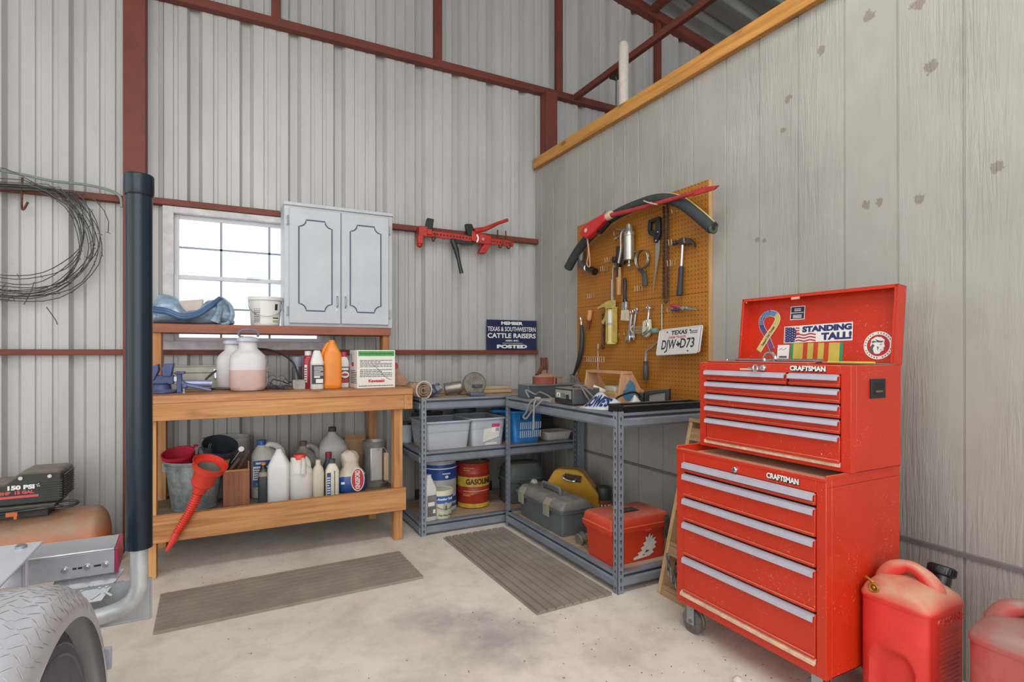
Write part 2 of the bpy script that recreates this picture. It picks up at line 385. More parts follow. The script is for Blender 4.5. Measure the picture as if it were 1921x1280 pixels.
# --- window
wtrim = M('weathered_trim', 'c6c4c4', .75, 0, .16, 14, .2, 40)
vinyl = M('window_vinyl', 'c9cbd2', .45, 0, .05)
b = MB()
b.box(-.36, -.30, 4.085, 4.16, 1.235, 2.13).box(.60, .66, 4.085, 4.16, 1.235, 2.13).box(-.30, .60, 4.085, 4.16, 2.09, 2.13).box(-.36, .66, 4.07, 4.16, 1.215, 1.27)
win = st(b.build('window_1', wtrim, bev=.003), 'bright two-sash window in the metal wall behind the bench', 'window')
b = MB()
for z0, z1, yy in ((1.672, 2.09, 4.135), (1.27, 1.70, 4.115)):
    b.box(-.30, -.272, yy, yy + .025, z0, z1).box(.572, .60, yy, yy + .025, z0, z1).box(-.272, .572, yy, yy + .025, z1 - .026, z1).box(-.272, .572, yy, yy + .025, z0, z0 + .026)
b.build('sash', vinyl, win, bev=.002)
b = MB()
for z0, z1, yy in ((1.698, 2.064, 4.142), (1.296, 1.674, 4.122)):
    for x in (-.033, .262): b.box(x - .007, x + .007, yy, yy + .01, z0, z1)
    b.box(-.272, .572, yy, yy + .01, (z0 + z1) / 2 - .006, (z0 + z1) / 2 + .006)
b.build('muntin_grid', M('muntin_grey', '8f96a3', .5), win)
k = NT('window_glass'); tr = k.node('ShaderNodeBsdfTransparent'); gl = k.node('ShaderNodeBsdfGlossy'); gl.inputs['Roughness'].default_value = .02
mx = k.node('ShaderNodeMixShader'); mx.inputs[0].default_value = .05; k.link(tr.outputs[0], mx.inputs[1]); k.link(gl.outputs[0], mx.inputs[2]); k.link(mx.outputs[0], k.out.inputs[0])
b = MB(); b.box(-.272, .572, 4.146, 4.149, 1.69, 2.07).box(-.272, .572, 4.126, 4.129, 1.29, 1.68)
b.build('glass', k.m, win, smooth=0)
b = MB(); b.box(.12, .20, 4.10, 4.115, 1.695, 1.71); b.build('sash_lock', steel, win)
# ================================================================== FLOOR MATS
k = NT('ribbed_rubber')
n = k.noise(60, 4, .6); n2 = k.noise(5, 4, .6)
c = k.ramp(n2, [(.3, lin('83796f')), (.7, lin('998e83'))]); c = k.mix(k.math('MULTIPLY', k.ramp(n, [(.6, (0, 0, 0)), (.72, (1, 1, 1))]), .5), c, lin('a89c8d'))
k.link(c, k.b.inputs['Base Color']); k.b.inputs['Roughness'].default_value = .9; k.bump(n, .4, .003); rubber = k.m
def mat_mesh(name, L, D, nrib, loc, rz, label):
    P = []; p = D / nrib
    for i in range(nrib):
        y = -D / 2 + i * p
        P += [(y, .014), (y + p * .70, .014), (y + p * .78, .005), (y + p * .95, .005)]
    P += [(D / 2, .014), (D / 2, 0), (-D / 2, 0)]
    b = MB(); b.prism(P[::-1], 'x', -L / 2, L / 2)
    return tag(b.build(name, rubber, loc=loc, rz=rz, smooth=0), label, 'floor mat')
mat_mesh('floor_mat', 1.20, .42, 9, (.318, 2.985, .001), math.radians(1.5), 'worn ribbed mat lying along the front of the wooden workbench')
mat_mesh('floor_mat', 1.16, .43, 9, (1.459, 2.745, .001), math.radians(91), 'worn ribbed mat lying along the front of the steel shelves')
# leaf crumbs on the concrete
b = MB(); rnd = random.Random(3)
for i in range(420):
    if i < 150: x, y = rnd.uniform(1.0, 2.2), rnd.uniform(1.0, 2.4)
    elif i < 300: x, y = rnd.uniform(-.4, 1.25), rnd.uniform(3.2, 4.0)
    else: x, y = rnd.uniform(-.2, 1.9), rnd.uniform(1.1, 3.2)
    r = rnd.uniform(.002, .0055); a = rnd.uniform(0, 6)
    b.add([(x + r * math.cos(a), y + r * math.sin(a), .001), (x + .4 * r * math.cos(a + 2), y + .6 * r * math.sin(a + 2), .003), (x - r * math.cos(a), y - r * math.sin(a), .001), (x + .5 * r * math.cos(a + 4.5), y + .6 * r * math.sin(a + 4.5), .002)], [(0, 1, 2, 3)])
tag(b.build('leaf_litter', M('leaf_crumb', '5d4c3a', .9)), 'dry leaf crumbs scattered over the concrete floor', 'litter', None, 'stuff')
b = MB(); b.lathe([(.004, 0), (.018, .006), (.02, .014), (.012, .024), (0, .028)], 7)
tag(b.build('pebble', M('pale_stone', 'cfcac0', .8), loc=(1.64, 1.38, 0)), 'small white stone on the floor under the front edge of the red roller cabinet', 'stone')
# ================================================================== WORKBENCH
t = thing('workbench', 'long pine workbench with lower shelf and raised back shelf', 'workbench', (0, 0, 0))
b = MB(); b.box(-.39, 1.055, 3.395, 4.06, .93, .97); b.build('benchtop', WOOD('bench_top', 'c28d60', '976038', 'X'), t, bev=.003)
b = MB(); b.box(-.39, 1.0, 3.40, 3.438, .838, .93); b.build('apron', pine, t, bev=.003)
b = MB(); b.box(1.0, 1.055, 3.40, 4.05, .838, .93); b.build('end_board', piney, t, bev=.003)
for x0, x1, y0, y1 in ((-.385, -.33, 3.438, 3.51), (.945, 1.0, 3.438, 3.51), (-.385, -.33, 3.96, 4.05), (.905, .96, 3.96, 4.05)):
    b = MB(); b.box(x0, x1, y0, y1, 0, .93); b.build('leg', pinez, t, bev=.003)
b = MB(); b.box(-.395, 1.012, 3.40, 3.438, .198, .338); b.build('lower_apron', pine, t, bev=.003)
b = MB(); b.box(-.385, 1.0, 3.438, 4.06, .265, .295); b.build('lower_shelf', WOOD('dark_shelf_board', '8b7a66', '5f5143', 'X', knots=.2), t)
for x0, x1 in ((-.385, -.34), (.965, 1.01)):
    b = MB(); b.box(x0, x1, 3.80, 3.9, .97, 1.315); b.build('riser_post', WOOD('riser_post_wood', 'b9804c', '8f5c30', 'Z'), t, bev=.003)
b = MB(); b.box(-.39, 1.015, 3.78, 4.05, 1.315, 1.368); b.build('riser_shelf', WOOD('riser_wood', '9a5f48', '774433', 'X', knots=.2), t, bev=.003)
# ================================================================== WALL CABINET on the raised shelf
cabw = M('cabinet_white', 'bcc0c5', .5, 0, .06, 5, .04)
t = thing('wall_cabinet', 'worn white two-door cabinet with blue scalloped trim beside the window', 'cabinet', (.685, 3.82, 1.368))
b = MB(); b.box(-.355, .355, .012, .29, .002, .79); b.box(-.36, .36, 0, .29, .79, .812); b.build('body', cabw, t, bev=.003)
blueline = M('blue_grey_moulding', '45596b', .5)
for i, (x0, x1) in enumerate(((-.325, -.003), (.003, .325))):
    b = MB(); b.box(x0, x1, -.008, .012, .022, .775); d = b.build('door', cabw, t, bev=.004)
    xc = (x0 + x1) / 2; w, z0, z1, nk = .104, .105, .70, .045
    P = [(xc - w + nk, z0), (xc + w - nk, z0)]
    def arc(cx, cz, a0, a1): return [(cx + nk * math.cos(math.radians(a0 + (a1 - a0) * j / 5)), cz + nk * math.sin(math.radians(a0 + (a1 - a0) * j / 5))) for j in range(6)]
    P = arc(xc + w, z0, 180, 90) + arc(xc + w, z1, 270, 180) + arc(xc - w, z1, 0, -90) + arc(xc - w, z0, 90, 0)
    b = MB(); b.tube([(p[0], -.009, p[1]) for p in P], .0042, 6, True); b.build('moulding', blueline, d)
    hx = x1 - .024 if i == 0 else x0 + .024
    b = MB(); b.tube([(hx, -.008, .13), (hx, -.03, .145), (hx, -.033, .17), (hx, -.03, .195), (hx, -.008, .21)], .004, 8); b.box(hx - .008, hx + .008, -.011, -.007, .105, .135); b.box(hx - .008, hx + .008, -.011, -.007, .205, .235); b.build('handle', steel, d)
    ex = -.335 if i == 0 else .335
    for z in (.10, .69):
        b = MB(); b.cyl((ex, -.004, z - .03), (ex, -.004, z + .03), .005, seg=8); b.box(ex - .009, ex + .009, .004, .0125, z - .025, z + .025); b.build('hinge', steel, d)
# ================================================================== THINGS ON THE RAISED SHELF
def cloth(fn, nu, nv):
    b = MB(); v = [fn(i / (nu - 1), j / (nv - 1)) for j in range(nv) for i in range(nu)]
    b.add(v, [(j * nu + i, j * nu + i + 1, (j + 1) * nu + i + 1, (j + 1) * nu + i) for j in range(nv - 1) for i in range(nu - 1)]); return b
# blue-silver tarp: two sagging folded lobes
tarpm = M('blue_silver_tarp', '8ea4b8', .35, .2, .3, 8, .3, 14, (1, 1, 3))
tarpd = M('dark_blue_tarp', '3f5f86', .4, .1, .2, 9)
rnd = random.Random(5)
def tarp_h(u):
    K = [(0, .10), (.12, .17), (.25, .165), (.42, .075), (.55, .085), (.72, .16), (.82, .165), (.92, .12), (1, .02)]
    for (a, ha), (c2, hb) in zip(K, K[1:]):
        if a <= u <= c2:
            q = (u - a) / (c2 - a); q = q * q * (3 - 2 * q); return ha + (hb - ha) * q
    return .02
rings = []
for i in range(41):
    u = i / 40; h = tarp_h(u); R = []
    for j in range(22):
        a = 2 * PI * j / 22; w = .085 * (.75 + .25 * math.sin(PI * u)) * (1 + .10 * math.sin(5 * a + 9 * u))
        zz = h * (.5 + .5 * math.sin(a)) * (1 + .05 * math.sin(17 * u + 3 * a)) + .004
        R.append((-.21 + .43 * u + .012 * math.sin(6 * a + 11 * u), w * math.cos(a) * (1.0 if math.sin(a) < .3 else .8), zz))
    rings.append(R)
b = MB(); b.loft(rings); ta = tag(b.build('tarp_bundle', tarpm, loc=(-.185, 3.90, 1.369), smooth=60), 'folded silver-blue tarp bundle slumped on the raised shelf by the window', 'tarp')
b = MB()
for off, r in ((0, .014), (-.012, .011), (.008, .009)):
    b.tube([(-.205, -.09 + off, .085 + off), (-.13, -.10 + off, .075 + off), (-.05, -.10 + off, .045 + off), (.03, -.10 + off, .065 + off), (.10, -.095 + off, .12 + off), (.15, -.07 + off, .165 + off * .3)], r, 8, sub=4)
b.build('rolled_edge', tarpd, ta)
b = MB(); b.tube([(.16, -.05, .17), (.205, -.05, .12), (.215, -.05, .06), (.19, -.05, .012), (.15, -.055, .008)], [.006, .012, .016, .013, .006], 8, sub=4); b.tube([(.14, -.07, .165), (.145, -.09, .09), (.12, -.09, .015)], [.012, .02, .03], 8, sub=4); b.build('hanging_fold', tarpm, ta)
b = MB(); b.prism([(-.10, .14), (-.02, .055), (.05, .10), (.06, .16)], 'y', -.02, .02); b.build('cream_lining', M('cream_cloth', 'cfc3b8', .8), ta, bev=.01)
t = thing('plastic_bucket', 'white lidded plastic bucket standing in front of the window', 'bucket', (.222, 3.895, 1.369))
b = MB(); b.lathe([(.083, 0), (.086, .003), (.097, .168), (.092, .168)], 36); b.build('body', white, t, smooth=45)
b = MB(); b.lathe([(0, .176), (.092, .176), (.092, .186), (.104, .186), (.105, .164), (.1, .16), (.098, .168)], 36); b.build('lid', white, t)
b = MB(); b.tube([(-.098, 0, .158), (-.095, -.05, .11), (-.06, -.09, .072), (.0, -.102, .06), (.06, -.09, .072), (.095, -.05, .11), (.098, 0, .158)], .0022, 6, sub=4); b.build('bail_handle', steel, t)
def wrapcyl(R0, R1, z0, h):
    return lambda v: ((R0 + (R1 - R0) * (v.y - z0) / h + .0008 + v.z) * math.sin(v.x / R0), -(R0 + (R1 - R0) * (v.y - z0) / h + .0008 + v.z) * math.cos(v.x / R0), v.y)
def arcpatch(b, R0, R1, z0, z1, a0, a1, off=.0008, seg=14):
    """printed band on a round side, angles in degrees from the front"""
    v = []
    for i in range(seg + 1):
        a = math.radians(a0 + (a1 - a0) * i / seg)
        v += [((R0 + off) * math.sin(a), -(R0 + off) * math.cos(a), z0), ((R1 + off) * math.sin(a), -(R1 + off) * math.cos(a), z1)]
    return b.add(v, [(2 * i, 2 * i + 2, 2 * i + 3, 2 * i + 1) for i in range(seg)])
b = MB(); arcpatch(b, .0865, .0965, .01, .155, -22, 58); b.m(1)
for i in range(11): arcpatch(b, .0872 + .0006 * i, .0875 + .0006 * i, .022 + .0115 * i, .026 + .0115 * i, -50, -26 + (i * 7) % 9, .001)
arcpatch(b, .0925, .0955, .10, .14, 33, 46, .0014); arcpatch(b, .089, .0895, .046, .053, 26, 54, .0014); b.m(2); arcpatch(b, .0875, .0885, .022, .036, 26, 54, .0014)
b.build('label', [whitepaper, ink, M('lime_print', 'a8b76a', .6)], t)
# ================================================================== THINGS ON THE BENCHTOP
BT = .9705
visem = M('vise_blue', '404d78', .45, .2, .2, 15, .1, dust=.5, dcol='8f8fa0')
t = thing('bench_vise', 'blue bench vise bolted to the left end of the benchtop', 'vise', (-.325, 3.63, BT))
b = MB(); b.lathe([(.075, 0), (.075, .012), (.05, .02), (.045, .05), (.055, .06)], 20); b.box(-.055, .06, -.035, .045, .05, .10); b.build('base', visem, t, bev=.004)
b = MB(); b.prism([(.01, .095), (.05, .095), (.062, .165), (.02, .165), (.005, .14)], 'y', -.055, .055); b.build('fixed_jaw', visem, t, bev=.003)
b = MB(); b.prism([(-.075, .075), (-.03, .075), (-.008, .13), (-.012, .165), (-.075, .13)], 'y', -.05, .05); b.build('sliding_jaw', visem, t, bev=.003)
b = MB(); b.box(-.1, .09, -.014, .014, .066, .092); b.build('slide_bar', steel, t)
b = MB(); b.cyl((-.12, 0, .05), (.03, 0, .05), .012); b.cyl((-.115, -.07, .02), (-.115, .06, .085), .005, seg=8); b.ball((-.115, -.07, .02), .011).ball((-.115, .06, .085), .011); b.build('screw_handle', M('worn_steel', '8d8178', .45, .8, .2), t)
b = MB(); b.box(.075, .10, -.03, .03, .0, .115); b.box(.068, .115, -.04, .04, .105, .12); b.build('anvil', visem, t, bev=.003)
t = thing('grease_gun', 'small blue lever grease gun lying by the vise', 'tool', (-.17, 3.62, BT), math.radians(-6))
gunb = M('tool_blue', '5c688f', .4, .1, .2)
b = MB(); b.cyl((-.045, 0, .052), (.09, .03, .047), .021); b.cyl((-.06, -.004, .052), (-.045, 0, .052), .014, .021); b.build('barrel', [M('silver_blue', '9da3c4', .35, .5, .2)], t)
b = MB(); b.cyl((-.14, 0, .058), (-.05, 0, .05), .0045, seg=8); b.build('spout_rod', steel, t)
b = MB(); b.tube([(-.05, -.025, .06), (-.03, -.03, .045), (.03, -.035, .03), (.095, -.04, .012)], [.012, .014, .011, .009], 8, sub=3); b.ball((-.035, -.03, .04), .018); b.build('lever', gunb, t)
b = MB(); b.cyl((-.04, -.03, .025), (-.04, -.03, .004), .006, seg=8); b.lathe([(.012, 0), (.012, .005)], 12, None, (-.04, -.03, 0)); b.build('foot', steel, t)
greybox = M('old_grey_box', 'b7b5ab', .6, .1, .22, 9, .1, speck=.5, scol='6f5a4a')
t = thing('long_tool_box', 'long low scratched grey metal box at the back of the bench', 'tool box', (-.06, 3.985, BT))
b = MB(); b.box(-.24, .3, -.075, .06, 0, .10); b.build('body', greybox, t, bev=.004)
b = MB(); b.box(-.243, .303, -.079, .063, .102, .145); b.tube([(-.243, -.081, .143), (.303, -.081, .143)], .005, 6); b.build('lid', greybox, t, bev=.006)
b = MB(); b.prism([(-.014, .125), (.014, .125), (.008, .065), (-.008, .065)], 'y', -.088, -.079); b.build('latch', chrome, t, bev=.002)
# translucent sprayer tanks
jugm = M('cloudy_plastic', 'd4d0cf', .35, 0, .05, 5); pinkl = M('pink_fluid', 'c9aca6', .35, 0, .06, 6)
def sprayer(loc, label, w, h, neck, level, hand=True, rz=0):
    t = thing('sprayer_tank', label, 'sprayer', loc, rz)
    n = neck
    prof = [(.0, .72), (.018, .9), (.10, 1.0), (.62, 1.0), (.72, .93), (.80, .72), (.86, .52), (1.0, .50)]
    hb = h * .80
    rg = lambda a, c2: [rr(w * s, w * .72 * (s * .9 + .1), w * .3, z * hb, n=5) for z, s in prof if a <= z <= c2]
    if level:
        rz0 = [q for q in prof if q[0] < level] + [(level, 1.0)]
        rz1 = [(level, 1.0)] + [q for q in prof if q[0] > level]
        b = MB(); b.loft([rr(w * s, w * .72 * (s * .9 + .1), w * .3, z * hb, n=5) for z, s in rz1]); b.build('tank', jugm, t, smooth=50)
        b = MB(); b.loft([rr(w * s, w * .72 * (s * .9 + .1), w * .3, z * hb, n=5) for z, s in rz0]); lab(b.build('fluid', pinkl, t, smooth=50), 'pinkish fluid in the lower half')
    else:
        b = MB(); b.loft(rg(0, 1)); b.build('tank', jugm, t, smooth=50)
    b = MB(); b.lathe([(w * .27, 0), (w * .30, .004), (w * .30, .022), (w * .2, .03), (.02, .034)], 24, None, (0, 0, hb - .002)); b.build('collar', M('cool_white', 'c3c9d6', .4), t)
    if hand:
        b = MB(); b.cyl((-.035, 0, hb + .02), (-.035, 0, hb + .035), .012); b.tube([(-.042, 0, hb + .03), (-.05, 0, hb + .05), (-.03, 0, hb + .068), (.01, 0, hb + .072), (.045, 0, hb + .066), (.058, 0, hb + .048), (.05, 0, hb + .03)], .007, 8, sub=4); b.build('ring_handle', M('grey_blue_plastic', '67728a', .4), t)
    return t
t = sprayer((.112, 3.62, BT), 'front cloudy sprayer tank with ring handle, half full of pinkish fluid', .20, .365, .06, .43)
b = MB(); b.tube([(.055, .03, .25), (.11, .05, .245), (.19, .06, .22), (.25, .05, .17), (.275, .03, .11), (.29, .0, .03), (.30, -.01, .012)], .0065, 8, sub=5); b.build('hose', blackgloss, t)
t = sprayer((.035, 3.83, BT), 'second cloudy tank standing behind the half full sprayer', .185, .35, .06, 0, False)
b = MB(); b.tube([(-.06, .0, .13), (-.10, -.02, .11), (-.15, -.05, .06), (-.17, -.09, .015), (-.12, -.13, .012), (.0, -.14, .011)], .0065, 8, sub=5); b.build('hose', blackgloss, t)
b = MB()
rnd = random.Random(11)
for i in range(9):
    p = [(.19, 3.62, BT + .004)]
    x, y, z = .20 + rnd.random() * .03, 3.60 + rnd.random() * .12, BT + .006
    p = [(x, y, z)]
    for j in range(6):
        x += rnd.uniform(.012, .032); y += rnd.uniform(-.04, .04); z = BT + .004 + rnd.random() * .03 * (i % 3); p.append((x, max(3.5, min(3.85, y)), z))
    b.tube(p, .0018 if i < 6 else .004, 6, sub=3)
b.tube([(.215, 3.76, BT + .06), (.25, 3.77, BT + .085), (.28, 3.77, BT + .072), (.315, 3.77, BT + .08), (.345, 3.77, BT + .05), (.36, 3.76, BT + .01)], .0012, 5, sub=4)
tag(b.build('wire_tangle', M('wire_grey', '4b4f63', .5, .4)), 'tangle of thin dark wire on the bench beside the sprayer', 'wire')
t = thing('spray_can', 'plain grey metal can standing against the window sill', 'can', (.405, 3.80, BT))
b = MB(); b.lathe([(.030, 0), (.032, .004), (.032, .135), (.024, .15)], 24); b.build('body', M('can_grey', '737580', .4, .6), t)
b = MB(); b.lathe([(.033, .137), (.033, .195), (.031, .2), (0, .2)], 24); b.build('cap', M('cap_grey', '8d90a0', .45), t)
b = MB(); b.box(-.036, .036, -.025, .025, 0, .058); b.box(-.031, .031, -.02, .02, .058, .06)
tag(b.build('metal_block', M('bare_metal', '9b9792', .5, .5, .25, 25, .15), loc=(.396, 3.63, BT), bev=.003), 'small grey metal block at the front of the bench left of the bottles', 'block')
# --- generic bottle
def bottle(name, label, cat, loc, rings, mat, rz=0, cap=None, capmat=None, lbl=None, lblmats=None, smooth=50, n=5, hand=None, extra=None):
    t = thing(name, label, cat, loc, rz)
    b = MB(); b.loft([rr(w, d, r, z, cx, 0, n) for z, w, d, r, cx in [(q + (0,))[:5] for q in rings]])
    if hand: b.tube(hand[0], hand[1], 8, sub=4)
    b.build('body', mat, t, smooth=smooth)
    if cap:
        b = MB(); b.lathe(cap[0], 22, None, cap[1]); b.build('cap', capmat, t)
    if lbl:
        b = MB(); lbl(b); b.build('label', lblmats, t)
    return t
def lines(b, X, x0, x1, y0, y1, n, frac=.5, seed=1):
    r2 = random.Random(seed); p = (y1 - y0) / n
    for i in range(n):
        xe = x1 - (r2.random() * (x1 - x0) * .35 if i % 4 == 3 else 0); x = x0
        while x < xe:
            w = min(r2.uniform(.12, .3) * (x1 - x0) * .45, xe - x); b.strip(X, x, x + w * .86, y0 + i * p, y0 + (i + frac) * p, .0009); x += w
def fl(b):
    b.m(0); b.strip(FR(0, -.0305, 0), -.036, .036, .005, .165, .0006); b.m(1)
redb = M('red_bottle', 'ab2437', .35); wl = [whitepaper, ink, redink, blueink]
bottle('oil_bottle', 'tall red bottle with white top, left of the black-labelled bottle', 'bottle', (.458, 3.68, BT), [(0, .055, .055, .015), (.006, .06, .06, .015), (.185, .06, .06, .015), (.205, .05, .05, .02), (.21, .04, .04, .019)], redb, cap=([(.021, 0), (.021, .028), (0, .03)], (0, 0, .208)), capmat=white,
       lbl=lambda b: (b.strip(FR(0, -.0306, 0), -.026, -.01, .04, .15), b.m(1), lines(b, FR(0, -.0308, 0), -.025, -.012, .05, .14, 6)), lblmats=[whitepaper, ink])
def bwl(b):
    X = FR(0, -.0385, 0)
    b.strip(X, -.036, .036, .034, .15); b.m(1); lines(b, X, -.022, .032, .085, .145, 8, .45, 3); b.strip(X, -.022, .012, .072, .082, .001); b.strip(X, -.012, .03, .04, .064, .001); b.m(0); lines(b, X, -.008, .026, .044, .06, 1, .9, 5)
bottle('additive_bottle', 'white bottle with a black printed label and tapered white top', 'bottle', (.498, 3.585, BT), [(0, .07, .065, .018), (.004, .077, .072, .02), (.155, .077, .072, .02), (.158, .080, .075, .02), (.165, .078, .073, .02), (.232, .045, .042, .015), (.24, .036, .034, .012)], white, lbl=bwl, lblmats=[M('black_label', '2d3142', .45), whitepaper])
bottle('orange_jug', 'tall bright orange jug between the white bottles', 'jug', (.590, 3.60, BT), [(0, .095, .085, .02), (.006, .108, .095, .022), (.03, .110, .098, .022), (.17, .110, .098, .022), (.22, .104, .092, .022), (.245, .085, .07, .022), (.285, .042, .04, .018), (.302, .034, .034, .016), (.307, .022, .022, .01)], M('orange_plastic', 'e2862b', .35, 0, .05), hand=([(-.055, 0, .185), (-.057, 0, .215), (-.043, 0, .255), (-.022, 0, .29)], [.009, .011, .011, .008]))
def ovl(b):
    X = FR(0, -.0265, 0); b.strip(X, -.024, .03, .03, .135); b.m(1); b.poly(X, [(.004 + .027 * math.cos(a * PI / 10), .083 + .022 * math.sin(a * PI / 10)) for a in range(20)], .001); b.strip(X, -.018, .026, .112, .128, .001); b.m(2); b.strip(X, -.018, .024, .035, .055, .001); b.poly(X, [(.004 + .02 * math.cos(a * PI / 10), .083 + .009 * math.sin(a * PI / 10)) for a in range(20)], .0013)
bottle('cleaner_bottle', 'white bottle with a red cap tucked between the orange jug and the carton', 'bottle', (.680, 3.70, BT), [(0, .06, .048, .014), (.005, .066, .052, .015), (.165, .066, .052, .015), (.19, .05, .045, .02), (.2, .036, .036, .017)], white, cap=([(.02, 0), (.02, .03), (0, .033)], (0, 0, .2)), capmat=M('rose_cap', 'c23a4a', .4), lbl=ovl, lblmats=[M('dark_label', '3a3c40', .5), whitepaper, redink])
# carton
t = thing('oil_carton', 'white cardboard carton with green band and red maker lettering', 'box', (.855, 3.53, BT), math.radians(5))
b = MB(); b.box(-.125, .125, 0, .165, 0, .243); b.build('box', whitepaper, t, bev=.002)
X = FR(0, -.0003, 0); b = MB(); b.strip(X, -.118, .118, .205, .236); b.m(1); lines(b, X, -.108, .105, .135, .185, 5, .42, 2); lines(b, X, -.108, .105, .072, .125, 5, .42, 9); b.m(2)
b.text('Kawasaki', FR(0, -.0008, .045), .026, .105, .0012); b.m(1); lines(b, X, -.115, .112, .012, .018, 1, .8, 7); b.m(3); lines(b, X, -.11, .11, .217, .227, 1, .7, 4)
XS = frame((-.1253, .165, 0), (0, -1, 0), (0, 0, 1)); b.m(1); lines(b, XS, .03, .15, .03, .12, 8, .4, 12); b.m(2); b.strip(XS, .05, .09, .14, .165, .0009); b.m(4); b.strip(XS, .02, .05, .15, .22, .0008)
b.build('printing', [M('green_print', '4f9a4d', .6), M('grey_print', '55544f', .7), redink, M('dark_green_print', '2f6b35', .6), M('pale_blue_print', '9fb0d6', .6)], t)
b = MB(); b.tube([(-.015, -.0015, .145), (.01, -.0015, .12), (.035, -.0015, .095), (.06, -.0015, .068), (.09, -.0015, .052), (.10, -.0015, .052)], .0013, 5, sub=3); b.build('scratch', M('grey_print', '55544f'), t)
dustp = M('red_orange_plastic', 'c0482f', .45, 0, .1, dust=.6, dcol='a99a87')
t = thing('dust_pan', 'dusty red plastic dust pan standing behind the carton', 'dust pan', (1.02, 3.66, BT))
b = MB(); b.prism([(-.10, 0), (.12, 0), (.005, .115), (-.10, .115)], 'y', 0, .05); b.build('pan', M('dusty_tan_red', 'a8826c', .7, 0, .2), t, bev=.006)
b = MB(); b.tube([(-.10, .02, .115), (-.02, .02, .12), (.005, .02, .125), (.005, .02, .147), (-.02, .02, .155), (-.10, .02, .152)], .011, 8, sub=3); b.build('handle', dustp, t)
b = MB(); b.prism([(-.10, .0), (-.03, .0), (-.10, .07)], 'y', -.004, .0); b.build('gusset', dustp, t)
# ================================================================== LOWER BENCH SHELF
LS = .2955
galv = M('galvanized_pail', '9aa5a8', .45, .55, .28, 26, .08, 40)
t = thing('galvanized_bucket', 'dull galvanized steel bucket stuffed with pots on the lower shelf', 'bucket', (-.165, 3.685, LS))
b = MB(); b.lathe([(.112, 0), (.114, .006), (.150, .27), (.154, .272), (.156, .28), (.152, .285), (.147, .28), (.111, .01), (0, .01)], 40); b.build('body', galv, t, smooth=45)
for zq, rq in ((.235, .1462), (.01, .114)): b = MB(); b.torus((0, 0, zq), rq, .003, 'z', 40, 6); b.build('hoop', galv, t)
b = MB(); b.box(-.16, -.145, -.015, .015, .225, .275); b.tube([(-.157, 0, .262), (-.12, -.10, .262), (0, -.163, .258), (.12, -.10, .262), (.157, 0, .262)], .003, 6, sub=4); b.build('bail_handle', steel, t)
def potmesh(b, r0, r1, h, rim=.008, wall=.003):
    return b.lathe([(r0, 0), (r1 - .004, h - .02), (r1 + rim * .4, h - .018), (r1 + rim * .4, h), (r1 - wall, h), (r0 - wall, .006), (0, .006)], 32)
b = MB(); potmesh(b, .055, .082, .135)
o = tag(b.build('red_pail', M('crimson_plastic', 'b3243a', .4, 0, .1), loc=(-.235, 3.715, LS + .20), rot=(math.radians(17), math.radians(-6), 0)), 'small crimson plastic pail sitting in the galvanized bucket', 'pail')
b = MB(); b.tube([(.065, .04, .12), (.085, .05, .14), (.10, .05, .135)], .008, 6); b.build('lip', M('crimson_plastic', ''), o)
b = MB(); potmesh(b, .070, .094, .185)
o = tag(b.build('nursery_pot', M('dark_slate_plastic', '2c3540', .5, 0, .2), loc=(-.062, 3.735, LS + .20), rot=(math.radians(28), math.radians(10), 0)), 'large dark slate pot tilted towards the room out of the galvanized bucket', 'pot')
b = MB(); arcpatch(b, .0805, .0860, .085, .135, 2, 48, .002, 10); b.build('sticker', M('tan_sticker', 'b98e4e', .6, 0, .3, 30), o)
t = thing('grease_tube', 'black tube with grey cap standing in the galvanized bucket', 'tube', (-.15, 3.66, LS + .15), 0, None, (math.radians(-4), math.radians(12), 0))
b = MB(); b.lathe([(.034, 0), (.034, .17)], 24); b.build('body', blackgloss, t)
b = MB(); b.lathe([(.037, .165), (.037, .195), (.030, .2), (0, .2)], 24); b.torus((0, 0, .19), .036, .003, 'z', 24, 6); b.tube([(.012, 0, .2), (.014, 0, .225), (.022, 0, .225), (.022, 0, .2)], .003, 6); b.build('cap', M('slate_cap', '474e57', .45), t)
t = thing('pale_bucket', 'pale grey bucket at the back of the lower shelf behind the pots', 'bucket', (-.0, 3.935, LS))
b = MB(); b.lathe([(.105, 0), (.108, .004), (.130, .34), (.137, .342), (.137, .365), (.128, .365), (.104, .01), (0, .01)], 36); b.build('body', M('pale_bucket_plastic', 'a9adaa', .5, 0, .12), t, smooth=45)
b = MB(); b.tube([(-.135, 0, .335), (-.08, -.10, .355), (0, -.142, .36), (.08, -.10, .352), (.135, 0, .335)], .003, 6, sub=3); b.m(1); arcpatch(b, .121, .126, .21, .30, 10, 55, .002); b.build('bail_handle', [steel, M('print_grey', '8b8e8f', .6, 0, .4, 50)], t)
b = MB()
for i, (x, y, a, L) in enumerate(((.045, 3.70, .5, .16), (.02, 3.72, .35, .14), (-.01, 3.66, .65, .13))):
    b.box(-.008, .008, -.003, .003, 0, L, Matrix.Translation((x, y, LS + .17)) @ Matrix.Rotation(a, 4, 'Y'))
tag(b.build('wood_slats', M('dark_slat', '5c4a40', .7), bev=.001), 'few dark slats poking up between the pots and the wooden box', 'slat')
t = thing('socket_wrench', 'bright ratchet wrench leaning out of the bucket of pots', 'wrench', (.0, 3.72, LS + .20), 0, None, (0, math.radians(34), 0))
b = MB(); b.cyl((0, 0, 0), (0, 0, .13), .006, seg=10); b.cyl((0, -.008, .14), (0, .008, .14), .016); b.cyl((0, .008, .14), (0, .02, .14), .009); b.build('body', chrome, t)
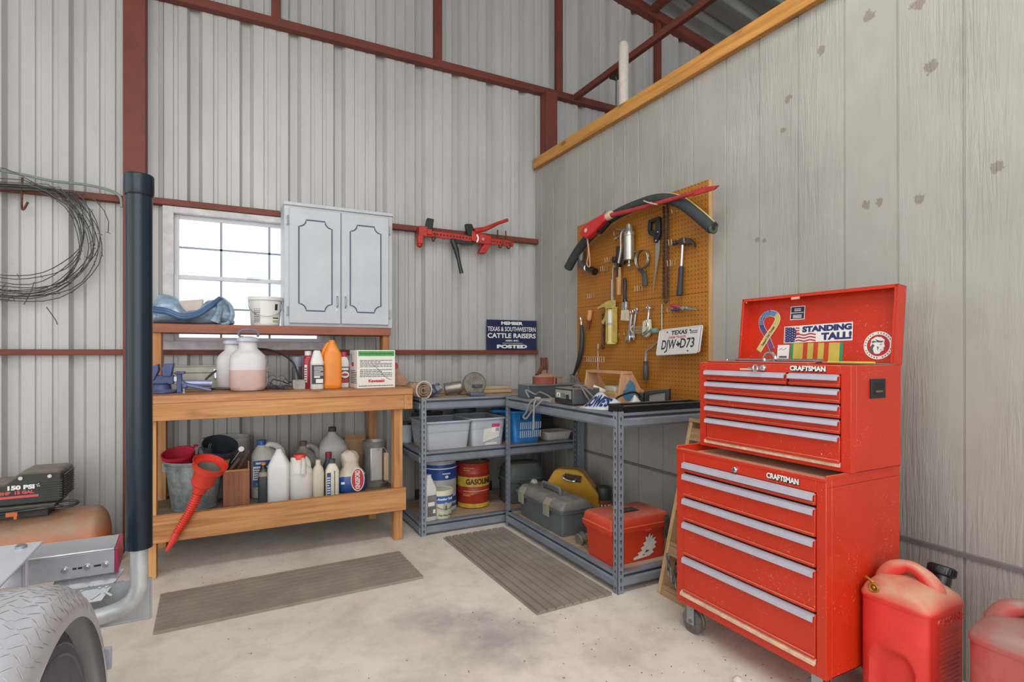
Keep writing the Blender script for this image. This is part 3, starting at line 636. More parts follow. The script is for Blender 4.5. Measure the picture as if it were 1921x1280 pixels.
# red funnel with ribbed spout hung over the front board
t = thing('red_funnel', 'bright red funnel with long ribbed spout hanging over the front board', 'funnel', (-.08, 3.315, .60))
b = MB(); T = Matrix.Rotation(math.radians(20), 4, 'Y') @ Matrix.Rotation(math.radians(20), 4, 'X')
b.lathe([(.053, -.110), (.056, -.108), (.060, -.030), (.064, -.024), (.080, -.020), (.084, .012), (.088, .016), (.084, .017), (.078, -.006), (.056, -.010), (.050, -.098)], 36, T)
b.lathe([(.053, -.110), (.050, -.120), (.032, -.128), (.034, -.16), (.027, -.172)], 24, T)
redf = M('funnel_red', 'd03a2c', .38, 0, .08); b.build('bowl', redf, t, smooth=50)
b = MB(); b.lathe([(.045, -.06), (.054, -.012), (.0555, -.014), (.047, -.065)], 30, T); b.lathe([(0, -.058), (.046, -.058)], 30, T); b.build('strainer', M('strainer_grey', '8b867f', .5, .3, .2), t)
P0 = T @ Vector((0, 0, -.165)); pts = [P0, P0 + Vector((-.028, .0, -.07)), P0 + Vector((-.062, .004, -.14)), P0 + Vector((-.10, .004, -.205))]
b = MB(); Q = []; n = 120
for i in range(n + 1):
    u = i / n * 3; k2 = min(int(u), 2); f = u - k2; a, c2, d, e = [pts[max(0, min(3, k2 + q))] for q in (-1, 0, 1, 2)]
    Q.append(.5 * ((2 * c2) + (d - a) * f + (2 * a - 5 * c2 + 4 * d - e) * f * f + (3 * c2 - a - 3 * d + e) * f ** 3))
b.tube(Q, [(.0245 - .007 * i / n) * (1.12 if (i % 6) < 3 else .86) for i in range(n + 1)], 14); b.build('ribbed_spout', redf, t, smooth=25)
b = MB(); b.tube([Q[-1], Q[-1] + Vector((-.012, .0, -.03)), Q[-1] + Vector((-.045, .004, -.09))], [.0175, .017, .009], 14); b.build('tip', redf, t)
# wooden box of odds and ends
t = thing('wooden_box', 'rust-brown plywood box of odds and ends between bucket and jugs', 'box', (.049, 3.615, LS))
b = MB(); b.box(-.068, .072, 0, .012, 0, .205).box(-.068, .072, .17, .182, 0, .255).box(-.068, -.058, .012, .17, 0, .205).box(.062, .072, .012, .17, 0, .255).box(-.058, .062, .012, .17, 0, .01)
b.build('box', WOOD('rusty_plywood', '9a6347', '7a4a35', 'Z', knots=.2), t, bev=.0015)
b = MB(); b.box(-.068, .072, -.001, .013, .203, .211); b.build('edge', pine, t)
for i, (x, y, z, w) in enumerate(((-.025, .05, .16, .03), (.03, .09, .17, .028), (.02, .04, .15, .025))):
    b = MB(); b.lathe([(w, 0), (w, .06), (w * .9, .064), (0, .064)], 18, None, (x, y, z - .15)); b.lathe([(w, .06), (w, .10)], 18, None, (x, y, z - .09))
    o = tag(b.build('small_tin', M('tin_grey', '77756f', .4, .6, .2), loc=(.049, 3.615, LS + .011)), ['grey tin nearest the left side of the wooden box', 'grey tin at the back right of the wooden box', 'short grey tin at the front of the wooden box'][i], 'tin')
# jugs and bottles
def gallon(loc, label, w, d, h, body, cap, capm, lbl=None, lblm=None, rz=0, hx=.3, neckx=-.25, hand_mat=None, capr=.023, name='plastic_jug', hand=True):
    t = thing(name, label, 'jug', loc, rz)
    R = w * .28; nx = neckx * w
    b = MB(); b.loft([rr(w * .94, d * .94, R, 0), rr(w, d, R, .006), rr(w, d, R, h * .60), rr(w * .97, d * .97, R, h * .66, .01 * nx), rr(w * .75, d * .72, R, h * .77, nx * .42), rr(w * .42, d * .45, R, h * .86, nx * .85), rr(.05, .05, .025, h * .91, nx), rr(.042, .042, .021, h * .94, nx)])
    if hand: b.tube([(nx + .018, 0, h * .875), (nx + w * .22, 0, h * .93), (nx + w * .42, 0, h * .885), (nx + w * .55, 0, h * .77), (nx + w * .55, 0, h * .62)], [.016, .019, .021, .021, .022], 10, sub=5)
    b.build('body', body, t, smooth=60)
    if cap: b = MB(); b.lathe([(capr, 0), (capr, .026), (capr - .003, .03), (0, .03)], 20, None, (nx, 0, h * .93)); b.build('cap', capm, t)
    if lbl: b = MB(); lbl(b); b.build('label', lblm, t)
    return t
dirtyw = M('dusty_white_plastic', 'cfcdc8', .5, 0, .1, 7, dust=.55, dcol='a2917f')
def cleanlbl(b):
    w, d = .205, .17
    for i, (z0, z1, m) in enumerate(((.075, .115, 1), (.118, .20, 0), (.20, .235, 1))):
        b.m(m); b.strip(FR(-.01, -d / 2 - .0008, 0), -.085, .065, z0, z1)
    b.m(1); lines(b, FR(-.01, -d / 2 - .001, 0), -.08, .03, .125, .195, 5, .55, 8); b.m(0); b.strip(FR(-.01, -d / 2 - .0014, 0), -.07, -.02, .213, .225); b.m(2); b.strip(FR(-.01, -d / 2 - .0014, 0), -.07, -.01, .082, .1)
gallon((.238, 3.80, LS), 'big white jug with blue cap and blue striped label', .215, .17, .345, dirtyw, 1, M('cap_blue', '2857a6', .4), cleanlbl, [whitepaper, M('label_blue', '2d4a8f', .5), M('label_green', '5f8a70', .6)], capr=.028, neckx=-.2)
tt = bottle('dark_bottle', 'small dark bottle with an orange nozzle in front of the big blue-capped jug', 'bottle', (.196, 3.62, LS), [(0, .055, .05, .02), (.005, .06, .054, .02), (.16, .06, .054, .02), (.185, .052, .048, .022), (.205, .03, .03, .014)], M('dark_bottle_slate', '3a4047', .35, 0, .15),
       cap=([(.018, 0), (.016, .012), (.014, .024)], (0, 0, .203)), capmat=blackgloss)
b = MB(); b.lathe([(.014, .225), (.0135, .238), (0, .239)], 16); b.build('nozzle', M('nozzle_orange', 'cf7a2c', .4), tt)
b = MB(); b.loft([rr(.0605, .0545, .02, .16), rr(.0525, .0485, .022, .185)], False, False); b.build('shoulder_band', M('murky_cream', '8e8a78', .5), tt)
bottle('white_jug', 'tall plain white jug with peaked top, no label facing front', 'jug', (.283, 3.615, LS), [(0, .11, .10, .022), (.006, .122, .11, .024), (.20, .122, .11, .024), (.225, .116, .105, .024), (.275, .07, .065, .02), (.30, .044, .042, .018), (.315, .034, .034, .016), (.318, .03, .03, .014)], white, rz=math.radians(-12),
       lbl=lambda b: (b.strip(frame((-.0612, .05, 0), (0, -1, 0), (0, 0, 1)), .005, .09, .03, .18), b.m(1), lines(b, frame((-.0614, .05, 0), (0, -1, 0), (0, 0, 1)), .01, .085, .035, .085, 5, .5, 2), b.strip(frame((-.0614, .05, 0), (0, -1, 0), (0, 0, 1)), .01, .08, .105, .165)), lblmats=[M('beige_label', 'a9a08c', .6), M('grey_print', '55544f')])
t = gallon((.406, 3.62, LS), 'squat white jug with a bright red cap and moulded front handle', .137, .115, .272, M('off_white_plastic', 'd3d0cb', .45, 0, .05), 0, None)
b = MB(); b.lathe([(.036, 0), (.036, .026), (.033, .03), (0, .03)], 24, None, (-.005, 0, .243)); b.build('cap', M('cap_red', 'd8433a', .4), t)
b = MB(); b.lathe([(.03, .16), (.034, .22), (.033, .25)], 20, None, (-.005, 0, 0)); b.tube([(.01, -.02, .246), (.012, -.052, .235), (.01, -.066, .20), (.008, -.06, .165)], [.012, .013, .014, .02], 8, sub=4); b.loft([rr(.139, .117, .035, .155), rr(.139, .117, .035, .163)], False, False); b.build('front_handle', M('off_white_plastic', ''), t)
bottle('cream_bottle', 'slim cream bottle with no label beside the red-capped jug', 'bottle', (.507, 3.60, LS), [(0, .062, .055, .02), (.005, .07, .06, .022), (.155, .07, .06, .022), (.18, .058, .05, .022), (.2, .034, .034, .016), (.205, .031, .031, .015), (.232, .031, .031, .015)], M('cream_plastic', 'cdc5ae', .45, 0, .06))
gallon((.455, 3.84, LS), 'grimy translucent jug behind the red-capped jug', .16, .14, .31, M('grimy_plastic', '8d8983', .4, 0, .25, 12), 1, M('rust_cap', '6b5148', .6), neckx=-.05)
gallon((.64, 3.86, LS), 'tall grey gallon jug with open neck at the back of the lower shelf', .195, .15, .395, M('grey_jug_plastic', 'b4b3ae', .5, 0, .1, 8), 1, M('neck_black', '3b3733', .6), neckx=-.03, capr=.026, hand=False)
bottle('chemical_bottle', 'small ivory bottle with a dark cap and dark blue side label', 'bottle', (.590, 3.595, LS), [(0, .075, .055, .012), (.005, .08, .06, .014), (.16, .08, .06, .014), (.185, .06, .05, .018), (.205, .034, .034, .016)], M('ivory_plastic', 'd9d2bf', .45, 0, .08, 20), cap=([(.02, 0), (.02, .025), (0, .027)], (0, 0, .205)), capmat=M('slate_cap', ''),
       lbl=lambda b: (b.strip(FR(0, -.0305, 0), -.036, -.012, .01, .15), b.m(1), lines(b, FR(0, -.0308, 0), -.034, -.015, .02, .13, 7, .5, 6), b.m(2), b.strip(FR(0, -.0306, 0), .008, .013, .01, .16)), lblmats=[M('label_blue', ''), whitepaper, M('grey_print', '')])
bottle('dark_flask', 'dark bottle with a maroon cap just behind the ivory bottle', 'bottle', (.585, 3.70, LS), [(0, .06, .05, .015), (.005, .064, .054, .016), (.17, .064, .054, .016), (.2, .045, .04, .018), (.225, .032, .032, .015)], M('flask_slate', '41454d', .4), cap=([(.02, 0), (.02, .034), (0, .036)], (0, 0, .222)), capmat=M('maroon_cap', '8e2b3f', .45))
# charcoal bag
t = thing('charcoal_bag', 'crumpled charcoal bag, cream top and blue body with red oval', 'bag', (.722, 3.665, LS))
rnd = random.Random(21); rings = []
prof = [(0, .155, .10), (.01, .168, .115), (.06, .178, .12), (.105, .168, .11), (.13, .14, .09), (.155, .105, .07), (.19, .10, .07), (.22, .115, .075), (.245, .10, .065), (.262, .05, .035), (.266, .01, .01)]
for z, w, d in prof:
    R = rr(w, d, .04, z, -.012 * max(0, z - .13) * 10, 0, 5)
    rings.append([(x + rnd.uniform(-.005, .005), y + rnd.uniform(-.004, .004), z + (rnd.uniform(-.004, .004) if z > .02 else 0)) for x, y, _ in R])
b = MB(); b.loft(rings[:4], True, False); b.m(1); b.loft(rings[3:], False, True); b.build('sack', [M('bag_blue', '2f5593', .4, 0, .18, 25, .1), M('bag_cream', 'cbbfae', .5, 0, .15, 18, .2, 30)], t, smooth=50)
b = MB(); ov = lambda a, c2: [(a * math.cos(q * PI / 14), c2 * math.sin(q * PI / 14)) for q in range(28)]
X = frame((.028, -.0655, .082), (1, .06, 0), (0, .1, 1)); b.poly(X, ov(.044, .074), .001); b.m(1); b.poly(X, ov(.039, .068), .002); b.m(0)
b.text('KINGSFORD', X @ Matrix.Translation((0, 0, .0035)) @ Matrix.Rotation(PI / 2, 4, 'Z'), .042, .118, .0012); b.strip(X @ Matrix.Translation((-.095, -.02, -.0005)), -.01, .012, 0, .014, .002)
b.build('badge', [whitepaper, M('badge_red', 'b5323c', .5)], t)
# chimney canister
t = thing('charcoal_chimney', 'grey metal canister with a wooden side handle at the right of the shelf', 'canister', (.893, 3.74, LS))
b = MB(); b.lathe([(.075, 0), (.078, .004), (.078, .296), (.082, .30), (.078, .304), (.074, .298), (.074, .01), (0, .01)], 36); b.build('body', M('canister_metal', 'a3a29d', .42, .6, .2, 12), t, smooth=45)
b = MB(); b.box(-.05, .035, -.088, -.07, .045, .27); b.build('heat_shield', M('shield_metal', 'b3b2ad', .4, .5, .12), t, bev=.012)
b = MB(); b.box(.035, .067, -.125, -.097, .05, .235); b.build('wooden_grip', WOOD('grip_wood', 'bfa183', '9b7d60', 'Z', knots=0), t, bev=.005)
b = MB(); b.tube([(.02, -.07, .265), (.045, -.09, .262), (.051, -.111, .25), (.051, -.111, .235)], .004, 6); b.tube([(.02, -.07, .03), (.045, -.09, .032), (.051, -.111, .04), (.051, -.111, .05)], .004, 6); b.ball((.0, -.09, .255), .006); b.build('handle_wire', steel, t)
b = MB(); b.box(-.07, .07, 0, .11, 0, .30); b.add([(-.07, 0, .30), (.07, 0, .30), (.07, -.02, .335), (-.07, -.02, .335)], [(0, 1, 2, 3)])
tag(b.build('cardboard_box', M('cardboard', 'a5835d', .8, 0, .1, 5), loc=(.79, 3.88, LS), smooth=0), 'plain brown cardboard box behind the charcoal bag', 'box')
# cobweb-like twine and stuff under the bench
b = MB()
b.tube([(-.20, 3.99, .17), (-.05, 3.97, .14), (.05, 3.96, .115), (.12, 3.97, .15), (.20, 3.98, .16)], .004, 6, sub=4)
b.tube([(.42, 3.97, .20), (.6, 3.96, .175), (.75, 3.97, .20), (.85, 3.98, .21)], .003, 6, sub=4)
tag(b.build('old_twine', M('twine', 'a89883', .9)), 'loops of old pale twine hanging under the workbench', 'twine')
for i, (x, z) in enumerate(((.15, .09), (.805, .10))):
    b = MB()
    if i == 0: b.tube([(-.03, 0, .11), (-.012, 0, .05), (0, 0, 0)], .004, 6); b.tube([(.03, 0, .10), (.012, 0, .05), (0, 0, 0)], .004, 6)
    else: b.tube([(0, 0, 0), (.002, 0, .07), (-.03, 0, .12)], .004, 6); b.tube([(.002, 0, .07), (.04, .0, .11)], .003, 6)
    b.add([], []); tag(b.build('dry_root', M('pale_root', 'b9ab97', .9), loc=(x, 3.93, z)), ['pale dry root hanging in a V under the left half of the workbench', 'pale dry root dangling under the right end of the workbench'][i], 'root')
b = MB(); b.box(-.36, .9, 4.07, 4.085, .13, .20)
tag(b.build('blue_grey_board', M('blue_grey_board', '6f7c86', .7, 0, .3, 8)), 'blue-grey painted board fixed along the wall below the workbench', 'board')
# ================================================================== STEEL SHELVES
shelfm = M('shelf_blue_grey', '868d98', .42, .3, .12, 8)
k = NT('slotted_post')
sx = k.node('ShaderNodeSeparateXYZ'); oc = k.node('ShaderNodeTexCoord'); k.link(oc.outputs['Object'], sx.inputs[0])
fz = k.math('ABSOLUTE', k.math('SUBTRACT', k.math('FRACT', k.math('MULTIPLY', sx.outputs[2], 1 / .0508)), .5))
k.link(k.ramp(k.noise(9, 4), [(.3, lin('66707f')), (.7, lin('838c99'))]), k.b.inputs['Base Color']); k.b.inputs['Metallic'].default_value = .35; k.b.inputs['Roughness'].default_value = .42
postm = k.m
holes = M('slot_dark', '20242b', .8)
deckm = WOOD('particle_deck', 'b79d82', '94795f', 'X', knots=0, rough=.8)
def post(t, x, y, sx_, sy_, h=.905, slots=True):
    """angle iron upright whose corner is at x, y; flanges reach towards sx_, sy_; keyhole slots cut as dark insets"""
    w, th = .036, .002
    b = MB(); b.box(*sorted((x, x + sx_ * w)), *sorted((y, y + sy_ * th)), 0, h).box(*sorted((x, x + sx_ * th)), *sorted((y, y + sy_ * w)), 0, h)
    b.m(1)
    z = .03
    while slots and z < h - .02:
        for (fx, cx) in ((True, x + sx_ * w * .55), (False, y + sy_ * w * .55)):
            K = [(0, .011), (.0045, .006), (.0025, -.001), (.002, -.011), (-.002, -.011), (-.0025, -.001), (-.0045, .006)]
            if fx: b.prism([(cx + p, z + q) for p, q in K], 'y', y - sy_ * .0006, y + sy_ * .001)
            else: b.prism([(cx + p, z + q) for p, q in K], 'x', x - sx_ * .0006, x + sx_ * .001)
        z += .0381
    b.build('post', [shelfm, holes], t, smooth=0)
def beamprof(s): return [(0, 0), (s * -.004, .004), (s * -.010, .012), (s * -.010, .040), (s * -.003, .046), (s * -.001, .058), (s * -.007, .063), (s * -.007, .074), (s * .03, .074), (s * .03, .070), (s * .004, .070), (s * .004, 0)]
groove_shade = M('beam_shadow_line', '3a414c', .5, .3)  # shadow line of the beam groove, painted as a dark strip
def beams(t, x0, x1, y0, y1, z):
    for ax, a, c0, c1, s in (('x', y0, x0, x1, 1), ('x', y1, x0, x1, -1), ('y', x0, y0, y1, 1), ('y', x1, y0, y1, -1)):
        b = MB(); b.prism([(a + p, z - .074 + q) for p, q in beamprof(s)], ax, c0 + .004, c1 - .004)
        b.m(1); f = a - s * .0035
        if ax == 'x': b.box(c0 + .03, c1 - .03, min(f, f + s * .001), max(f, f + s * .001), z - .025, z - .014)
        else: b.box(min(f, f + s * .001), max(f, f + s * .001), c0 + .03, c1 - .03, z - .025, z - .014)
        b.build('beam', [shelfm, groove_shade], t, smooth=25)
def shelf_unit(name, label, x0, x1, y0, y1, levels, dust):
    t = thing(name, label, 'shelving', (0, 0, 0))
    for x, y, a, c in ((x0, y0, 1, 1), (x1, y0, -1, 1), (x0, y1, 1, -1), (x1, y1, -1, -1)): post(t, x, y, a, c)
    for z in levels:
        beams(t, x0 + .003, x1 - .003, y0 + .012, y1 - .012, z)
        b = MB(); b.box(x0 + .006, x1 - .006, y0 + .016, y1 - .016, z - .018, z - .004); b.build('deck', deckm, t, smooth=0)
    return t
shelf_unit('steel_shelves', 'blue-grey slotted steel shelves with three decks along the metal wall', 1.118, 2.335, 3.425, 4.02, (.085, .545, .895), 0)
shelf_unit('steel_shelves', 'blue-grey slotted steel workbench shelves with two decks below the pegboard', 1.712, 2.345, 2.158, 3.385, (.103, .895), 0)
D1, D2, D3 = .083, .543, .893
# ---- lower deck by the metal wall
def wl(b):
    X = FR(0, -.0435, 0); b.strip(X, -.034, .034, .03, .17); b.m(1); b.strip(X, -.028, .02, .10, .125, .001); b.m(2); lines(b, X, -.03, .03, .035, .095, 6, .55, 3); b.m(1); b.strip(X, .008, .026, .05, .075, .0012)
bottle('cleaner_jug', 'white pointed jug with grey printed label behind the front shelf post', 'jug', (1.195, 3.50, D1), [(0, .085, .075, .02), (.005, .092, .085, .02), (.19, .092, .085, .02), (.215, .09, .08, .02), (.27, .045, .04, .015), (.285, .034, .034, .016), (.30, .034, .034, .016)], M('off_white_plastic', ''), rz=math.radians(10), lbl=wl, lblmats=[M('grey_label', '7d7b7a', .6, 0, .3, 60), whitepaper, M('grey_print', '')])
t = thing('steel_pail', 'large blue and white steel pail with red bung in the lid', 'pail', (1.352, 3.725, D1))
R, Hh = .120, .37
b = MB(); b.lathe([(R - .004, 0), (R, .004), (R, .225), (R + .003, .23), (R, .235), (R, Hh - .03), (R + .005, Hh - .025), (R + .005, Hh - .018), (R + .002, Hh - .012), (R + .004, Hh), (R - .004, Hh), (R - .008, Hh - .012), (0, Hh - .012)], 44)
b.build('drum', M('pail_white', 'bfc0c2', .4, .1, .1, dust=.7, dcol='8d8373'), t, smooth=40)
b = MB(); arcpatch(b, R, R, .225, .30, -95, 95, .004, 36); arcpatch(b, R, R, .307, .33, -95, 95, .006, 36); arcpatch(b, R, R, .03, .05, -95, 95, .001, 36); arcpatch(b, R, R, .065, .10, -95, 95, .001, 36); b.m(1); arcpatch(b, R, R, .30, .307, -95, 95, .0045, 36)
wr = lambda v: ((R + .005 + v.z) * math.sin(v.x / R + .08), -(R + .005 + v.z) * math.cos(v.x / R + .08), v.y)
[b.add([wr(Vector((-.03 + i * .0075, .264, 0))), wr(Vector((-.0245 + i * .0075, .264, 0))), wr(Vector((-.0245 + i * .0075, .273, 0))), wr(Vector((-.03 + i * .0075, .273, 0)))], [(0, 1, 2, 3)]) for i in range(8)]; b.add([wr(Vector((.012 * math.cos(a * PI / 8), .246 + .010 * math.sin(a * PI / 8), 0))) for a in range(16)], [tuple(range(16))])
b.build('label', [M('pail_blue', '20478f', .35, .1, .1), whitepaper], t)
b = MB(); b.lathe([(.03, 0), (.03, .012), (0, .012)], 20, None, (.02, -.045, Hh - .012)); b.build('bung', M('bung_red', 'b8402e', .5), t)
b = MB(); b.tube([(-R - .004, 0, Hh - .06), (-.09, .03, Hh + .015), (-.0, .06, Hh + .03), (.09, .04, Hh + .01), (R + .004, 0, Hh - .06)], .004, 8, sub=5); b.build('bail_handle', steel, t)
t = thing('paint_pail', 'small cream pail with a blue band in front of the large blue pail', 'pail', (1.292, 3.535, D1), math.radians(4))
R2 = .083
b = MB(); b.lathe([(R2 - .012, 0), (R2 - .010, .003), (R2, .155), (R2 + .004, .157), (R2 + .004, .185), (R2 - .002, .19), (R2 - .004, .184), (0, .184)], 40); b.build('body', M('pail_cream', 'd2cfb4', .45, 0, .06), t, smooth=40)
b = MB(); arcpatch(b, R2 - .0035, R2 + .001, .105, .155, -80, 80, .001, 30); b.m(1); w2 = lambda z0: (lambda v: ((R2 + .0025 + v.z) * math.sin(v.x / R2), -(R2 + .0025 + v.z) * math.cos(v.x / R2), v.y + z0))
b.text('Another Trails', Matrix(), .02, .115, .0008, fn=w2(.135), shear=.25); b.m(2); b.text('The Feed Bag', Matrix(), .015, .10, .0005, fn=w2(.028), shear=.25); b.m(3); b.poly(FR(.002, -R2 - .001, .085), [(.018 * math.cos(a * PI / 10), .03 * math.sin(a * PI / 10)) for a in range(20)], .0015)
b.m(4); b.poly(FR(.002, -R2 - .002, .078), [(.007 * math.cos(a * PI / 10), .016 * math.sin(a * PI / 10)) for a in range(20)], .0016); b.build('label', [M('pail_label_blue', '3f64ad', .45), whitepaper, M('grey_print', ''), M('sage_print', '9fb09a', .6), M('brown_print', '6f5a49', .6)], t)
b = MB(); b.tube([(-.07, -.045, .095), (-.04, -.078, .075), (0, -.088, .068), (.04, -.078, .075), (.07, -.045, .095)], .0018, 6, sub=4); b.build('bail_handle', iron, t)
t = thing('gasoline_can', 'old round red and yellow steel gasoline can with spout on top', 'fuel can', (1.605, 3.70, D1))
R = .117; H2 = .32
b = MB(); b.lathe([(R - .003, 0), (R, .004), (R, .10), (R + .0025, .105), (R, .11), (R, .24), (R + .0025, .245), (R, .25), (R, H2 - .012), (R + .004, H2 - .006), (R + .004, H2), (R - .006, H2 + .002), (.05, H2 + .016), (0, H2 + .018)], 44)
k = NT('gas_can_paint'); n = k.noise(20, 5, .65)
k.link(k.ramp(n, [(.3, lin('7c2619')), (.62, lin('a33022')), (.78, lin('6b3f2c'))]), k.b.inputs['Base Color']); k.b.inputs['Roughness'].default_value = .45
b.build('drum', k.m, t, smooth=40)
yel = M('can_yellow', 'b89a35', .5, 0, .25, 18); 
b = MB(); arcpatch(b, R, R, .155, .225, -95, 95, .0028, 40); arcpatch(b, R, R, .006, .035, -95, 95, .0015, 40); b.m(1)
b.text('GASOLINE', Matrix(), .052, .20, .0022, fn=lambda v: ((R + .0045 + v.z) * math.sin(v.x / R), -(R + .0045 + v.z) * math.cos(v.x / R), v.y + .190)); b.m(2); arcpatch(b, R, R, .122, .126, -60, 60, .003, 30); b.m(0)
for z, a0, a1 in ((.285, -60, -20), (.27, -60, -35), (.10, -62, -20), (.09, -62, -35)): arcpatch(b, R, R, z, z + .005, a0, a1, .0015, 8)
b.build('lettering', [yel, M('can_black_red', '4b1813', .5), M('pale_yellow', 'c9b987', .5)], t)
dtop = M('can_top_dust', '8b7f6f', .7, 0, .25, 14)
b = MB(); b.lathe([(.108, 0), (.05, .013), (0, .015)], 36, None, (0, 0, H2 + .003)); b.build('dusty_top', dtop, t)
b = MB(); b.lathe([(.022, 0), (.022, .02), (.016, .024), (.016, .04)], 16, None, (.03, -.045, H2 + .008)); b.tube([(.03, -.045, H2 + .045), (.035, -.03, H2 + .07), (.05, .01, H2 + .055)], .007, 8, sub=3); b.tube([(-.10, 0, H2 - .005), (-.09, 0, H2 + .05), (-.02, .02, H2 + .066), (.07, .02, H2 + .06), (.10, 0, H2)], .005, 8, sub=4); b.build('spout', iron, t)
b = MB(); b.tube([(.05, .02, H2 + .05), (.075, .0, H2 + .065), (.095, -.02, H2 + .06)], [.012, .016, .01], 8, sub=3); b.ball((-.095, .01, H2 + .03), .016); b.build('cap', M('grey_cap', '9f9a90', .5), t)
# ---- middle deck
binm = M('clear_bin', 'c2c6ce', .3, 0, .05, 4, trans=0, alpha=.62); binm.blend_method = 'BLEND' if hasattr(binm, 'blend_method') else None
def binbox(loc, label, w, d, h):
    t = thing('storage_bin', label, 'storage bin', loc)
    b = MB(); b.loft([rr(w * .88, d * .88, .025, .001), rr(w, d, .03, h)], True, False); b.build('tub', binm, t, smooth=50, solid=.002)
    b = MB(); b.tube([(p[0], p[1], h) for p in rr(w + .008, d + .008, .034, 0)], .007, 8, True); b.loft([rr(w * .96, d * .96, .03, h * .62), rr(w * .975, d * .975, .03, h * .66)], False, False); b.build('rim', M('bin_rim', 'aab4c4', .35, 0, .05), t)
    return t
binbox((1.333, 3.66, D2), 'left of the two clear plastic bins on the middle deck', .33, .36, .185)
t = binbox((1.632, 3.66, D2), 'clear plastic bin holding white papers with a pink barcode sticker', .262, .36, .19)
b = MB(); X = frame((.02, -.1745, .10), (1, 0, 0), (0, -.113, 1)); b.poly(X, [(-.065, -.075), (.06, -.04), (.065, .035), (-.06, .02)], .001); b.strip(X, -.045, .045, -.095, -.078, .001)
b.m(1); b.strip(X, 0, .06, .03, .055, .003); b.m(2); b.strip(X, 0, .06, -.005, .03, .003); b.m(3)
for i in range(7): b.strip(X, .03 + i * .004, .032 + i * .004, 0, .026, .004)
b.build('sticker', [M('paper_tan', 'd8d2c8', .7), M('pink_print', 'c63a63', .5), whitepaper, ink], t)
rnd = random.Random(8)
for i, (x, y, z, s, col, nm, lb) in enumerate(((1.27, 3.66, .01, (.08, .12, .07), 'c9b79a', 'parts_box', 'tan box seen through the left clear bin'), (1.39, 3.70, .01, (.09, .13, .09), 'b39a9e', 'parts_box', 'pinkish box seen through the right part of the left clear bin'), (1.62, 3.72, .01, (.15, .12, .11), 'a8a49c', 'paper_stack', 'grey stack of papers inside the labelled clear bin'))):
    b = MB(); b.box(-s[0] / 2, s[0] / 2, -s[1] / 2, s[1] / 2, 0, s[2]); tag(b.build(nm, M('content_' + col, col, .7), loc=(x, y, D2 + z), bev=.004), lb, 'box' if nm == 'parts_box' else 'papers')
b = MB(); b.lathe([(.08, 0), (.082, .20), (.085, .205), (.085, .225), (.06, .235), (.055, .215), (0, .215)], 30)
tag(b.build('dark_pot', M('pot_grey', '4d545c', .5, .2), loc=(1.63, 3.92, D2)), 'dark round pot behind the labelled clear bin', 'pot')
b = MB(); b.box(-.11, .11, -.04, .04, 0, .215); b.box(-.09, .02, -.045, .045, .215, .245)
tag(b.build('black_case', black, loc=(1.33, 3.93, D2), bev=.008), 'black case behind the left clear bin', 'case')
t = thing('small_white_tub', 'small pale tub at the left end of the middle deck behind the post', 'tub', (1.16, 3.92, D2))
b = MB(); b.lathe([(.05, 0), (.058, .13), (.06, .135)], 26); b.build('body', M('pale_tub', 'b9c4c9', .5), t)
b = MB(); b.lathe([(.062, .13), (.062, .145), (0, .147)], 26); b.build('lid', blackgloss, t)
# blue basket with slotted front
bl = M('basket_blue', '2b7fc4', .4, 0, .1)
t = thing('plastic_basket', 'bright blue slotted plastic basket on the middle deck', 'basket', (1.945, 3.60, D2))
b = MB(); w0, w1, d0, d1, hh = .20, .25, .20, .24, .225
b.loft([rr(w0, d0, .02, .0), rr(w1, d1, .025, hh)], True, False); b.tube([(p[0], p[1], hh) for p in rr(w1 + .01, d1 + .01, .03, 0)], .008, 8, True); b.build('body', bl, t, smooth=50, solid=.003)
b = MB()
for i in range(11):
    for j in range(3):
        z0, z1 = .035 + j * .062, .085 + j * .062
        yf = lambda z: -(d0 + (d1 - d0) * z / hh) / 2 - .0025
        x = -.062 + i * .0165; b.m(0 if j < 2 else 1)
        b.add([(x, yf(z0), z0), (x + .008, yf(z0), z0), (x + .008, yf(z1), z1), (x, yf(z1), z1)], [(0, 1, 2, 3)])
b.build('slots', [M('white_behind_slots', 'd6dade', .6), M('dark_blue_slot', '17446d', .6)], t)
b = MB(); b.tube([(-.115, -.05, hh), (-.20, -.03, hh + .005), (-.225, .02, hh), (-.20, .07, hh + .005), (-.115, .09, hh)], .011, 8, sub=3); b.build('side_handle', bl, t)
t = thing('white_tray', 'shallow off-white tray at the right end of the middle deck', 'tray', (2.215, 3.56, D2))
b = MB(); b.loft([rr(.19, .13, .012, 0), rr(.22, .16, .015, .06), rr(.208, .148, .012, .06), rr(.18, .12, .01, .008)], True, True); b.build('body', M('tray_white', 'c6c4bc', .5, 0, .08), t)
b = MB(); b.tube([(p[0], p[1], .058) for p in rr(.226, .166, .017, 0)], .005, 6, True); b.build('rim', M('tray_white', ''), t)
b = MB(); b.box(-.10, .10, -.10, .10, 0, .14); b.box(-.06, .06, -.105, .1, .14, .16)
tag(b.build('dark_carton', M('dark_carton', '2e3136', .7), loc=(2.20, 3.80, D2), bev=.004), 'dark carton behind the white tray', 'box')
